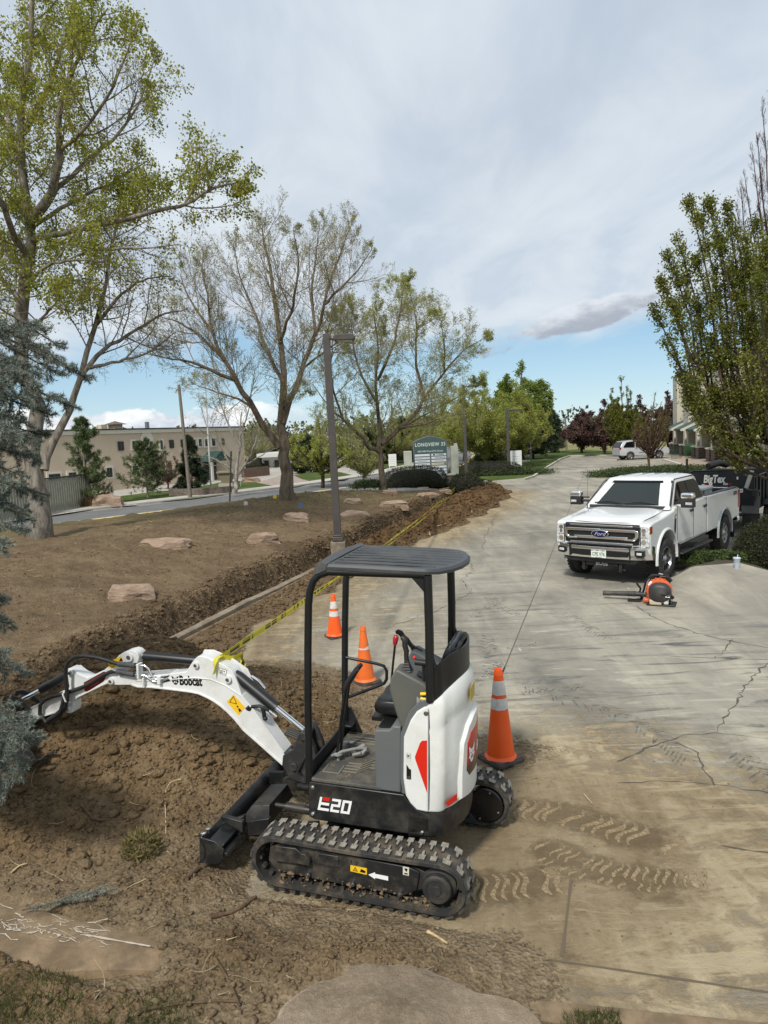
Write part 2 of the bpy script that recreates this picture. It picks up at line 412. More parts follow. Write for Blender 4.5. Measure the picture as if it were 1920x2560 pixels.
def dirt_material(name, dark=(.052, .032, .017), mid=(.115, .075, .042), light=(.19, .135, .082), grass=0., thin=False):
 m = bpy.data.materials.new(name); m.use_nodes = True; T = NT(m.node_tree)
 tc = T.n('ShaderNodeNewGeometry').outputs['Position']
 a = T.noise(tc, 1.1, 6, .6); b = T.noise(tc, 9., 8, .72); c = T.noise(tc, 55., 5, .7)
 vor = T.n('ShaderNodeTexVoronoi', {'Vector': tc, 'Scale': 34., 'Randomness': 1.}, feature='F1')
 f = T.math('ADD', T.math('MULTIPLY', a, .45), T.math('MULTIPLY', b, .55))
 col = T.ramp(f, [(.32, dark), (.5, mid), (.70, light)])
 col = T.mix(T.math('MULTIPLY', T.smooth(c, .50, .72), .55), col, light)
 col = T.mix(T.math('MULTIPLY', T.smooth(c, .46, .30), .5), col, dark)
 if grass > 0:
  col = T.mix(T.math('MULTIPLY', T.n('ShaderNodeAttribute', attribute_name='cut_dark').outputs['Fac'], T.smooth(b, .62, .40)), col, (.030, .019, .010))  # blotchy darker tone along the trench cut
  g = T.math('MULTIPLY', T.smooth(T.math('ADD', T.math('MULTIPLY', a, .5), T.math('MULTIPLY', b, .5)), .46, .55), grass)
  at_ = T.n('ShaderNodeAttribute', attribute_name='grass').outputs['Fac']
  g = T.math('MULTIPLY', g, at_)
  col = T.mix(g, col, T.ramp(c, [(.35, (.075, .080, .022)), (.55, (.17, .145, .062)), (.70, (.30, .24, .13))]))
 d_ = T.noise(tc, .55, 5, .6, .4); col = T.mix(T.math('MULTIPLY', T.smooth(d_, .50, .66), .5), col, dark)
 h = T.math('ADD', T.math('MULTIPLY', b, .6), T.math('ADD', T.math('MULTIPLY', c, .22), T.math('MULTIPLY', vor.outputs['Distance'], .35)))
 bn = T.n('ShaderNodeBump', {'Height': h, 'Strength': 1.0, 'Distance': .055})
 alpha = 1.0
 if thin:
  th = T.n('ShaderNodeAttribute', attribute_name='thick').outputs['Fac']
  col = T.mix(T.math('MULTIPLY', T.smooth(T.math('ADD', th, T.math('MULTIPLY', T.math('SUBTRACT', b, .5), .10)), .19, .02), .8 if name == 'soil' else .35), col, T.ramp(T.math('ADD', T.math('MULTIPLY', b, .6), T.math('MULTIPLY', c, .4)), [(.38, (.12, .088, .052)), (.5, (.215, .165, .105)), (.64, (.34, .275, .185))]))
  fine = T.noise(tc, 34., 5, .75)
  alpha = T.smooth(T.math('ADD', th, T.math('MULTIPLY', T.math('SUBTRACT', T.math('ADD', T.math('MULTIPLY', fine, .6), T.math('MULTIPLY', b, .4)), .5), .085)), .004, .010)
 p = T.n('ShaderNodeBsdfPrincipled', {'Base Color': col, 'Roughness': .95, 'Specular IOR Level': .15, 'Normal': bn.outputs[0], 'Alpha': alpha})
 T.n('ShaderNodeOutputMaterial', {'Surface': p.outputs[0]}); return m
M_SOIL = dirt_material('soil', (.066, .042, .021), (.170, .114, .060), (.31, .225, .135), thin=True)
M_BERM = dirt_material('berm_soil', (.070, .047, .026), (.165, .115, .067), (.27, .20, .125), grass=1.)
M_SPOIL = dirt_material('spoil_soil', (.055, .032, .015), (.118, .070, .033), (.185, .120, .062), thin=True)
def grid_mesh(name, X, Y, Z, m, keep=None, smooth=True):
 nu, nv = X.shape
 V = np.stack([X.ravel(), Y.ravel(), Z.ravel()], 1)
 idx = np.arange(nu * nv).reshape(nu, nv)
 F = np.stack([idx[:-1, :-1].ravel(), idx[1:, :-1].ravel(), idx[1:, 1:].ravel(), idx[:-1, 1:].ravel()], 1)
 if keep is not None:
  k = keep.ravel()[F].any(1); F = F[k]
  used = np.unique(F); mp = np.zeros(len(V), int); mp[used] = np.arange(len(used)); V = V[used]; F = mp[F]
 a, b, c = V[F[0][0]], V[F[0][1]], V[F[0][2]]
 if np.cross(b - a, c - a)[2] < 0: F = F[:, ::-1]
 return big_mesh(name, V, F, m, smooth=smooth)
def set_thick(o, fn):
 me = o.data; co = np.empty(len(me.vertices) * 3, np.float32); me.vertices.foreach_get('co', co); co = co.reshape(-1, 3)
 a = me.attributes.new('thick', 'FLOAT', 'POINT'); a.data.foreach_set('value', fn(co).astype(np.float32))
def build_ground():
 # far ground: dry grassland to the horizon
 m = bpy.data.materials.new('field'); m.use_nodes = True; T = NT(m.node_tree)
 tc = T.n('ShaderNodeNewGeometry').outputs['Position']
 a = T.noise(tc, .06, 5, .6); b = T.noise(tc, 1.2, 7, .7); c = T.noise(tc, 14., 4, .7)
 col = T.ramp(T.math('ADD', T.math('MULTIPLY', a, .5), T.math('MULTIPLY', b, .5)), [(.35, (.10, .115, .035)), (.5, (.20, .185, .075)), (.64, (.30, .26, .14))])
 col = T.mix(T.math('MULTIPLY', T.smooth(c, .4, .65), .5), col, (.22, .20, .10))
 bn = T.n('ShaderNodeBump', {'Height': c, 'Strength': .8, 'Distance': .08})
 p = T.n('ShaderNodeBsdfPrincipled', {'Base Color': col, 'Roughness': .95, 'Specular IOR Level': .1, 'Normal': bn.outputs[0]})
 T.n('ShaderNodeOutputMaterial', {'Surface': p.outputs[0]})
 mb = MB(); S = [-2500, -400, -150, -60, -20, 0, 20, 60, 150, 400, 2500]; n = len(S)
 mb.add([(x, y, -.09) for y in S for x in S], [(j * n + i, j * n + i + 1, (j + 1) * n + i + 1, (j + 1) * n + i) for j in range(n - 1) for i in range(n - 1)])
 tag(link('ground', mb, m), kind='structure')
 # berm in kerb coordinates
 ys = np.concatenate([np.arange(-6, 6, .3), np.arange(6, 24, .07), np.arange(24, 44.5, .14)])
 ds = np.concatenate([np.arange(-.3, 1.3, .045), np.arange(1.3, 7.5, .11), np.arange(7.5, 17, .3)])
 Yk, D = np.meshgrid(ys, ds, indexing='ij')
 nx, ny = -1 / KL, KS / KL
 X = kx(Yk) + nx * D; Y = Yk + ny * D
 Z = berm_h(X, Y)
 s = poly_dist(X, Y, NEAR_EDGE)
 Z = np.where(s < .1, -.14, Z)
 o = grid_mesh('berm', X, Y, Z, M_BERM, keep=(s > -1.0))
 me = o.data; co = np.empty(len(me.vertices) * 3, np.float32); me.vertices.foreach_get('co', co); co = co.reshape(-1, 3)
 s2 = poly_dist(co[:, 0], co[:, 1], NEAR_EDGE); d2 = kdist(co[:, 0], co[:, 1])
 g = np.clip(1 - sstep(s2, 3.2, 8.0), 0, 1) * 1. + .5 * sstep(co[:, 1], 26, 34) * sstep(d2, 2.5, 5)
 at_ = me.attributes.new('grass', 'FLOAT', 'POINT'); at_.data.foreach_set('value', np.clip(g, 0, 1).astype(np.float32))
 at_ = me.attributes.new('cut_dark', 'FLOAT', 'POINT'); at_.data.foreach_set('value', (.85 * np.exp(-((d2 - .22) / .30) ** 2)).astype(np.float32))  # soil colour goes darker in the trench and up the bank face
 tag(o, kind='structure')
 # heap and spread
 xs = np.concatenate([np.arange(-7.2, -4.6, .06), np.arange(-4.6, 2.6, .024)]); yy = np.concatenate([np.arange(3.0, 8.0, .024), np.arange(8.0, 11.2, .045)])
 Y, X = np.meshgrid(yy, xs, indexing='ij'); Z = soil_h(X, Y)
 o = grid_mesh('soil_heap', X, Y, Z, M_SOIL, keep=Z > -.004)
 set_thick(o, lambda c: c[:, 2])
 tag(o, 'loose brown heap of dug soil under the excavator arm', 'soil heap')
 ys = np.arange(8.2, 40.2, .07); es = np.arange(-.35, 3.6, .055)
 Yk, E = np.meshgrid(ys, es, indexing='ij'); X = kx(Yk) + E / KL; Y = Yk - E * KS / KL; Z = spoil_h(X, Y)
 o = grid_mesh('soil_ridge', X, Y, Z, M_SPOIL, keep=Z > -.002)
 set_thick(o, lambda c: c[:, 2])
 tag(o, 'long low ridge of dark soil thrown out along the trench onto the concrete', 'soil ridge')
build_ground()
# ---------------------------------------------------------------- concrete lot
LOT = LOT_NEAR + [(60, 0), (60, 80), (20.9, 79.6), (17.3, 70.2), (13.6, 58.6), (10.25, 48.5), (9.3, 45.8), (8.3, 45.4), (7.0, 46.2), (3.2, 51.6), (-1.6, 46.6), (2.6, 41.8), (4.4, 39.4), (kx(37), 37), (kx(9.0), 9.0), (-5.5, 7.8)]
def _unused(x, y, P):
 c = np.zeros(np.shape(x), bool); n = len(P)
 for i in range(n):
  x1, y1 = P[i]; x2, y2 = P[(i + 1) % n]
  k = ((y1 > y) != (y2 > y)) & (x < (x2 - x1) * (y - y1) / (y2 - y1 + 1e-12) + x1); c ^= k
 return c
def lot_dirt(x, y):
 """0..1 how much tan dust lies on the slab"""
 d1 = np.exp(-((x - 1.0) / 2.6) ** 2 - ((y - 5.4) / 2.4) ** 2) * 1.2
 d2 = np.exp(-((x - 3.0) / 3.2) ** 2 - ((y - 5.2) / 1.3) ** 2) * .85
 e = -kdist(x, y) - np.interp(y, [a for a, b in SPOILR], [b for a, b in SPOILR])
 d3 = np.exp(-np.clip(e, 0, 9) / 1.5) * (y > 8) * (y < 42) * .95
 d4 = .5 * np.exp(-((x + .2) / 2.2) ** 2 - ((y - 12.5) / 3.6) ** 2)
 d5 = .38 * sstep(4.3 - y, -.6, .5) + .25
 return np.clip(np.maximum.reduce([d1, d2, d3, d4, d5 * (y < 5.5)]), 0, 1)
def build_lot():
 m = bpy.data.materials.new('concrete_lot'); m.use_nodes = True; T = NT(m.node_tree)
 pos = T.n('ShaderNodeNewGeometry').outputs['Position']
 al = T.n('ShaderNodeMapping', {'Vector': pos, 'Rotation': (0, 0, R(17)), 'Scale': (1, .22, 1)}, vector_type='POINT').outputs[0]
 cr = T.n('ShaderNodeMapping', {'Vector': pos, 'Rotation': (0, 0, R(-12)), 'Scale': (.28, 1.5, 1)}, vector_type='POINT').outputs[0]
 dirt = T.n('ShaderNodeAttribute', attribute_name='dirt').outputs['Fac']
 tire = T.n('ShaderNodeAttribute', attribute_name='tire').outputs['Fac']
 n1 = T.noise(pos, .35, 5, .6); n2 = T.noise(al, 1.5, 7, .68, .6); n3 = T.noise(pos, 60., 4, .7); n4 = T.noise(cr, 2.6, 7, .7, .9); n5 = T.noise(pos, 5.5, 8, .72, .4)
 base = T.ramp(T.math('ADD', T.math('MULTIPLY', n1, .5), T.math('MULTIPLY', n2, .5)), [(.36, (.175, .164, .138)), (.50, (.275, .255, .210)), (.62, (.39, .36, .285))])
 # scuffed cool-grey wear and pale smears
 base = T.mix(T.math('MULTIPLY', T.smooth(n4, .50, .70), T.math('ADD', T.math('MULTIPLY', tire, .85), .22)), base, (.100, .100, .100))
 base = T.mix(T.math('MULTIPLY', T.smooth(n4, .44, .30), T.math('ADD', T.math('MULTIPLY', tire, .60), .20)), base, (.46, .43, .35))
 base = T.mix(T.math('MULTIPLY', T.smooth(n3, .45, .8), .25), base, (.12, .11, .10))
 sp = T.n('ShaderNodeTexVoronoi', {'Vector': pos, 'Scale': 3.1}, feature='F1').outputs['Distance']
 base = T.mix(T.math('MULTIPLY', T.smooth(sp, .035, .0), .8), base, (.05, .045, .04))
 sp2 = T.n('ShaderNodeTexVoronoi', {'Vector': al, 'Scale': 2.3}, feature='F1').outputs['Distance']
 base = T.mix(T.math('MULTIPLY', T.smooth(sp2, .06, .02), .6), base, (.62, .58, .48))
 # joints every slab far off, fine lines
 dn = T.math('ADD', dirt, T.math('ADD', T.math('MULTIPLY', T.math('SUBTRACT', n4, .5), 1.1), T.math('MULTIPLY', T.math('SUBTRACT', n5, .5), 1.2)))
 dfac = T.smooth(dn, .24, .80)
 dcol = T.ramp(T.math('ADD', T.math('MULTIPLY', n2, .5), T.math('MULTIPLY', n5, .5)), [(.38, (.145, .104, .056)), (.50, (.25, .192, .112)), (.60, (.39, .32, .205))])
 dcol = T.mix(T.math('MULTIPLY', T.smooth(n4, .52, .62), .6), dcol, (.44, .365, .24)); dcol = T.mix(T.math('MULTIPLY', T.smooth(n4, .46, .38), .5), dcol, (.155, .115, .068))
 col = T.mix(T.math('MULTIPLY', dfac, .93), base, dcol)
 mud = T.math('MULTIPLY', T.smooth(dn, .85, 1.25), .75)
 col = T.mix(mud, col, (.13, .090, .050))
 h = T.math('ADD', T.math('MULTIPLY', n3, .12), T.math('MULTIPLY', T.math('MULTIPLY', n5, dfac), 1.1))
 bn = T.n('ShaderNodeBump', {'Height': h, 'Strength': .9, 'Distance': .022})
 p = T.n('ShaderNodeBsdfPrincipled', {'Base Color': col, 'Roughness': .88, 'Specular IOR Level': .2, 'Normal': bn.outputs[0]})
 T.n('ShaderNodeOutputMaterial', {'Surface': p.outputs[0]})
 xs = np.concatenate([np.arange(-8, 9, .12), np.arange(9, 30, .6), np.arange(30, 61, 3)]); ys = np.concatenate([np.arange(-2, 20, .12), np.arange(20, 50, .5), np.arange(50, 82, 2)])
 # keep the rim exact: a fine grid clipped by keeping cells inside, plus a plain sheet below carrying the true outline
 Y, X = np.meshgrid(ys, xs, indexing='ij')
 bm = bmesh.new(); vs = [bm.verts.new((a, b, 0)) for a, b in LOT]; bm.faces.new(vs)
 for xx in list(np.arange(-8, 9, .5)) + list(np.arange(9, 60, 3)):
  bmesh.ops.bisect_plane(bm, geom=bm.verts[:] + bm.edges[:] + bm.faces[:], plane_co=(xx, 0, 0), plane_no=(1, 0, 0))
 for yy in list(np.arange(-1, 20, .5)) + list(np.arange(20, 80, 2.5)):
  bmesh.ops.bisect_plane(bm, geom=bm.verts[:] + bm.edges[:] + bm.faces[:], plane_co=(0, yy, 0), plane_no=(0, 1, 0))
 me = bpy.data.meshes.new('parking_lot'); bmesh.ops.recalc_face_normals(bm, faces=bm.faces)
 bm.to_mesh(me); bm.free()
 if me.polygons[0].normal.z < 0: me.flip_normals()
 me.materials.append(m); o = bpy.data.objects.new('parking_lot', me); COL.objects.link(o)
 co = np.empty(len(me.vertices) * 3, np.float32); me.vertices.foreach_get('co', co); co = co.reshape(-1, 3); x, y = co[:, 0], co[:, 1]
 a = me.attributes.new('dirt', 'FLOAT', 'POINT'); a.data.foreach_set('value', lot_dirt(x, y).astype(np.float32))
 t = np.exp(-((x - 3.2) / 2.6) ** 2 - ((y - 8.3) / 2.7) ** 2) + .55 * np.exp(-((x - 1.5) / 1.6) ** 2 - ((y - 12) / 3) ** 2) + .35
 a = me.attributes.new('tire', 'FLOAT', 'POINT'); a.data.foreach_set('value', np.clip(t, 0, 1).astype(np.float32))
 tag(o, kind='structure')
build_lot()
# ---------------------------------------------------------------- joints, cracks, tyre prints on the slab
M_CRACK = mat('crack', (.085, .075, .060), .95)
M_JOINT = mat('joint', (.115, .092, .062), .95)
def ribbon(pts, w, z=.004, jit=0.):
 mb = MB(); P = [Vector((p[0], p[1], z)) for p in pts]; vs = []
 for i, p in enumerate(P):
  t = (P[min(i + 1, len(P) - 1)] - P[max(i - 1, 0)]).normalized(); n = Vector((-t.y, t.x, 0))
  ww = w * (1 + random.uniform(-jit, jit)) / 2
  vs += [p - n * ww, p + n * ww]
 mb.add(vs, [(2 * i, 2 * i + 2, 2 * i + 3, 2 * i + 1) for i in range(len(P) - 1)]); return mb
def wander(px, step=.12, amp=.03):
 """a crack through the given photo points, wandering on the slab"""
 P = resample([at(u, v) for u, v in px], step)
 out = []
 for i, p in enumerate(P):
  k = amp * (1 + p.y * .02)
  out.append(Vector((p.x + random.gauss(0, k), p.y + random.gauss(0, k), 0)))
 return out
def build_cracks():
 mb = MB()
 for px, w, st, am in [
  ([(1545, 1905), (1640, 1862), (1700, 1842), (1790, 1832), (1810, 1800), (1838, 1760), (1860, 1720), (1895, 1680), (1920, 1660), (1960, 1648)], .022, .07, .014),
  ([(1690, 1856), (1740, 1880), (1752, 1905), (1765, 1945), (1780, 1962), (1920, 1978), (1990, 1985)], .016, .08, .014),
  ([(1780, 1962), (1660, 1952), (1545, 1960)], .012, .09, .010),
  ([(1790, 1832), (1900, 1845), (1990, 1850)], .008, .1, .01),
  ([(1590, 1512), (1625, 1540), (1690, 1567), (1800, 1598), (1960, 1628)], .018, .1, .012),
  ([(1830, 1600), (1815, 1620), (1793, 1645)], .018, .08, .02),
  ([(1600, 1638), (1750, 1645), (1960, 1651)], .010, .12, .008),
  ([(1170, 1400), (1182, 1425), (1155, 1450), (1180, 1480), (1135, 1508), (1060, 1540), (960, 1570)], .016, .1, .03),
  ([(1240, 1285), (1225, 1320), (1210, 1345), (1205, 1380)], .02, .15, .03),
  ([(1345, 1240), (1280, 1265), (1240, 1285)], .02, .2, .04),
  ([(1340, 1510), (1460, 1510), (1580, 1508)], .010, .2, .004),
  ([(1800, 2115), (1920, 2135), (2000, 2148)], .02, .1, .01)]:
  merge(mb, ribbon(wander(px, st, am), w * .72, .004, .8))
 tag(link('pavement_cracks', mb, M_CRACK), kind='structure')
 mb = MB()
 for a, b, w in [(at(1244, 1712), at(1470, 1160), .014), (at(1244, 1712), at(1262, 1668), .022)]:
  merge(mb, ribbon(resample([a, b], .8), w, .0045, .25))
 A, B = at(1260, 2383), at(1935, 2484)
 merge(mb, ribbon(resample([A + (A - B) * .35, B + (B - A) * .8], .15), .014, .0045, .5))
 A, B = at(1405, 2392), at(1428, 2200)
 merge(mb, ribbon(resample([A, B], .1), .020, .0045, .4))
 tag(link('pavement_joints', mb, M_JOINT), kind='structure')
 # tyre prints: rows of lug marks
 def track(mb, px, half, pitch, lug, wid, skew=.35, z=.005, gap=.0, fade=.25, curve=0.):
  P = resample([at(u, v) for u, v in px], .02); L = 0; nxt = 0
  for i in range(1, len(P) - 1):
   L += (P[i] - P[i - 1]).length
   if L < nxt: continue
   nxt += pitch
   t = (P[i + 1] - P[i - 1]).normalized(); n = Vector((-t.y, t.x, 0))
   for s in (-1, 1):
    if random.random() < fade: continue
    k = random.uniform(.75, 1.15); segs = 4; vs = []
    for q in range(segs + 1):
     f = q / segs; f0 = gap + f * (half - gap) * k
     c = P[i] + n * s * f0 + t * (skew * f0 * 1.1 + (pitch * .5 if s > 0 else 0) + curve * f * f * pitch)
     w = lug * (.5 + .5 * math.sin(math.pi * min(1, f * 1.15 + .1))) * random.uniform(.8, 1.2)
     vs += [c - t * w / 2 + Vector((0, 0, z)), c + t * w / 2 + Vector((0, 0, z))]
    mb.add(vs, [(2 * j, 2 * j + 2, 2 * j + 3, 2 * j + 1) for j in range(segs)])
 dk = bpy.data.materials.new('tire_print'); dk.use_nodes = True; T = NT(dk.node_tree)
 pos = T.n('ShaderNodeNewGeometry').outputs['Position']
 fac = T.math('MULTIPLY', T.smooth(T.noise(pos, 14., 6, .7), .42, .62), .62)
 b1 = T.n('ShaderNodeBsdfPrincipled', {'Base Color': (.09, .088, .086, 1), 'Roughness': .9, 'Alpha': fac})
 T.n('ShaderNodeOutputMaterial', {'Surface': b1.outputs[0]})
 mb = MB()
 track(mb, [(1310, 1715), (1400, 1745), (1520, 1775), (1640, 1840), (1720, 1900)], .16, .062, .030, .1, .9)
 track(mb, [(1290, 1735), (1370, 1730), (1450, 1722)], .10, .055, .026, .1, .9)
 track(mb, [(1240, 1700), (1225, 1640), (1215, 1590)], .17, .075, .040, .1, .5)
 track(mb, [(1180, 1545), (1215, 1520), (1250, 1500)], .14, .085, .045, .1, .6)
 track(mb, [(1290, 1540), (1250, 1515), (1225, 1495)], .14, .09, .045, .1, .6)
 track(mb, [(1405, 1525), (1470, 1570), (1530, 1600)], .15, .08, .035, .1, .8)
 track(mb, [(1180, 1620), (1260, 1622), (1340, 1612)], .10, .075, .035, .1, .8)
 track(mb, [(1840, 1880), (1890, 1920), (1960, 1990)], .16, .07, .034, .1, .7)
 track(mb, [(1170, 1760), (1200, 1700), (1260, 1660)], .09, .06, .03, .1, .8)
 o = tag(link('tire_prints', mb, dk), kind='structure')
 # raised dirt pads pressed by the rubber tracks, each a low rounded pat
 pd = dirt_material('track_pad_soil', (.20, .145, .08), (.30, .225, .135), (.42, .34, .22))
 pr = bpy.data.materials.new('pressed_soil'); pr.use_nodes = True; T = NT(pr.node_tree); ps_ = T.n('ShaderNodeNewGeometry').outputs['Position']
 T.n('ShaderNodeOutputMaterial', {'Surface': T.n('ShaderNodeBsdfPrincipled', {'Base Color': (.135, .098, .056, 1), 'Roughness': .95, 'Specular IOR Level': .1, 'Alpha': T.math('MULTIPLY', T.smooth(T.math('ADD', T.noise(ps_, 7., 6, .7), T.math('MULTIPLY', T.n('ShaderNodeAttribute', attribute_name='fade').outputs['Fac'], .35)), .56, .86), .42)}).outputs[0]})
 mb = MB(); fd_ = []
 for px, w in (([(1180, 2225), (1290, 2215), (1420, 2198)], .34), ([(1270, 2020), (1380, 2030), (1480, 2060), (1580, 2085), (1720, 2122)], .38), ([(1330, 2110), (1450, 2160), (1560, 2195), (1680, 2210), (1780, 2215)], .34)):
  P = resample([at(u, v) for u, v in px], .05); n = len(P); o_ = len(mb.v)
  for i, p in enumerate(P):
   t = (P[min(i + 1, n - 1)] - P[max(i - 1, 0)]).normalized(); q = Vector((-t.y, t.x, 0))
   for k in range(7): f = k / 3 - 1; mb.v.append(tuple(p + q * f * w * .75 + Vector((0, 0, .0022)))); fd_.append((1 - abs(f) ** 2.5) * min(1, 4.5 * (1 - i / (n - 1)), .5 + 6 * i / (n - 1)))
  F = [(o_ + 7 * i + k, o_ + 7 * i + 7 + k, o_ + 7 * i + 8 + k, o_ + 7 * i + 1 + k) for i in range(n - 1) for k in range(6)]; mb.f += F; mb.m += [0] * len(F)
 o = tag(link('track_bed_marks', mb, pr), kind='structure'); a_ = o.data.attributes.new('fade', 'FLOAT', 'POINT'); a_.data.foreach_set('value', np.array(fd_, np.float32))
 mb = MB()
 def pads(px, half, pitch, lug, s_curve, h, both=True, fade=.22):
  P = resample([at(u, v) for u, v in px], .02); L = 0; nxt = 0
  for i in range(1, len(P) - 1):
   L += (P[i] - P[i - 1]).length
   if L < nxt: continue
   nxt += pitch
   if random.random() < fade: continue
   t = (P[i + 1] - P[i - 1]).normalized(); n = Vector((-t.y, t.x, 0)); segs = 7; vs = []
   hh = h * random.uniform(.5, 1.1)
   for q in range(segs + 1):
    f = q / segs * 2 - 1
    c = P[i] + n * f * half + t * (s_curve * math.sin(f * math.pi * .9) * pitch) + t * random.uniform(-.004, .004)
    w = lug * (1 - .6 * abs(f) ** 3) * random.uniform(.8, 1.15)
    zz = hh * (1 - abs(f) ** 4)
    w *= .35 + .9 * float(vnoise(c.x * 22, c.y * 22, 6)); vs += [c - t * w * .5 + Vector((0, 0, .001)), c - t * w * .2 + Vector((0, 0, .003 + zz)), c + t * w * .25 + Vector((0, 0, .003 + zz * .9)), c + t * w * .55 + Vector((0, 0, .001))]
   mb.add(vs, [(4 * j + a, 4 * j + 4 + a, 4 * j + 5 + a, 4 * j + 1 + a) for j in range(segs) for a in range(3)])
 pads([(1180, 2225), (1290, 2215), (1400, 2200)], .15, .075, .050, .5, .012)
 pads([(1270, 2020), (1380, 2030), (1480, 2060), (1580, 2085), (1690, 2115)], .17, .088, .060, .55, .014)
 pads([(1350, 2110), (1450, 2150), (1560, 2180), (1680, 2195), (1770, 2200)], .10, .066, .036, .3, .010)
 pads([(1330, 2140), (1450, 2190), (1560, 2215), (1680, 2225)], .05, .066, .034, .2, .010)
 pads([(1440, 1812), (1480, 1840), (1530, 1868), (1560, 1890)], .05, .07, .03, .2, .006)
 tag(link('track_imprints', mb, pd, smooth=60), kind='structure')
build_cracks()
# ================================================================ EXCAVATOR
M_WHITE = mat('white_paint', (.70, .71, .69), .3, coat=.25, var=.05, vscale=3, dust=.42, dustcol=(.44, .40, .33), dscale=3.2)
M_BOOM = mat('boom_paint', (.69, .70, .69), .34, coat=.2, dust=.5, dustcol=(.42, .39, .34), dscale=4.)
M_BLACK = mat('black_paint', (.010, .011, .012), .38, dust=.5, dustcol=(.085, .072, .054), dscale=5)
M_FRAMEBLK = mat('frame_black', (.013, .014, .015), .45, dust=.75, dustcol=(.11, .088, .06), dscale=5)
M_POST = mat('canopy_black', (.008, .009, .010), .42, var=.3)
M_ROOF = mat('canopy_roof', (.040, .044, .048), .42, dust=.65, dustcol=(.12, .118, .108), dscale=1.6)
M_GREYP = mat('grey_plastic', (.105, .115, .120), .55, dust=.25, dustcol=(.16, .145, .12))
M_OLIVE = mat('console_plastic', (.095, .098, .088), .5, dust=.3, dustcol=(.14, .13, .10))
M_RUB = mat('rubber', (.022, .022, .021), .8, dust=.9, dustcol=(.13, .103, .070), dscale=6, bump=.002, bscale=60)
M_LUG = mat('rubber_lug_worn', (.036, .035, .033), .85, dust=.5, dustcol=(.10, .085, .062), dscale=20)
M_LUGTOP = mat('rubber_lug_dusty', (.225, .205, .17), .9, var=.3, vscale=30)
M_CHROME = mat('chrome', (.88, .89, .90), .16, metal=1.)
M_STEEL = mat('steel', (.35, .35, .36), .35, metal=1., dust=.3)
M_SEAT = mat('seat_vinyl', (.010, .010, .011), .30)
M_RUBBERPART = mat('hose_rubber', (.012, .012, .013), .55, dust=.35, dustcol=(.07, .06, .045))
M_MAT = mat('floor_mat', (.060, .058, .052), .8, dust=.9, dustcol=(.19, .165, .12), dscale=5, bump=.003, bscale=30)
M_RED = mat('decal_red', (.62, .020, .008), .3)
M_DRED = mat('decal_dark_red', (.24, .010, .010), .35)
M_YEL = mat('decal_yellow', (.80, .50, .02), .4)
M_INK = mat('decal_black', (.008, .008, .008), .4)
M_WINK = mat('decal_white', (.80, .80, .80), .4)
M_CAST = mat('dark_casting', (.020, .020, .021), .6, dust=.6, dustcol=(.09, .075, .055), dscale=8)
EXC_O = Vector((-.114, 5.26, .04))
EXC_M = (Matrix.Translation(EXC_O) @ Matrix.Rotation(R(163.6), 4, 'Z') @ Matrix.Rotation(R(-2.2), 4, 'Y'))
def arcpts(cx, cz, r, a0, a1, n): return [(cx + r * math.cos(R(a0 + (a1 - a0) * i / n)), cz + r * math.sin(R(a0 + (a1 - a0) * i / n))) for i in range(n + 1)]
def stadium(xr, xf, zr, zf, r, n=14):
 """closed loop (x,z) with outward normals, belt round two wheels"""
 P = []
 for i in range(n + 1):
  a = math.pi / 2 + math.pi * i / n; P.append((xr + r * math.cos(a), zr + r * math.sin(a), math.cos(a), math.sin(a)))
 for i in range(1, 24): P.append((xr + (xf - xr) * i / 24, zr - r + (zf - zr) * i / 24, 0, -1))
 for i in range(n + 1):
  a = -math.pi / 2 + math.pi * i / n; P.append((xf + r * math.cos(a), zf + r * math.sin(a), math.cos(a), math.sin(a)))
 for i in range(1, 24):
  f = i / 24; P.append((xf + (xr - xf) * f, zf + r + (zr - zf) * f - .006 * math.sin(math.pi * f), 0, 1))
 return P
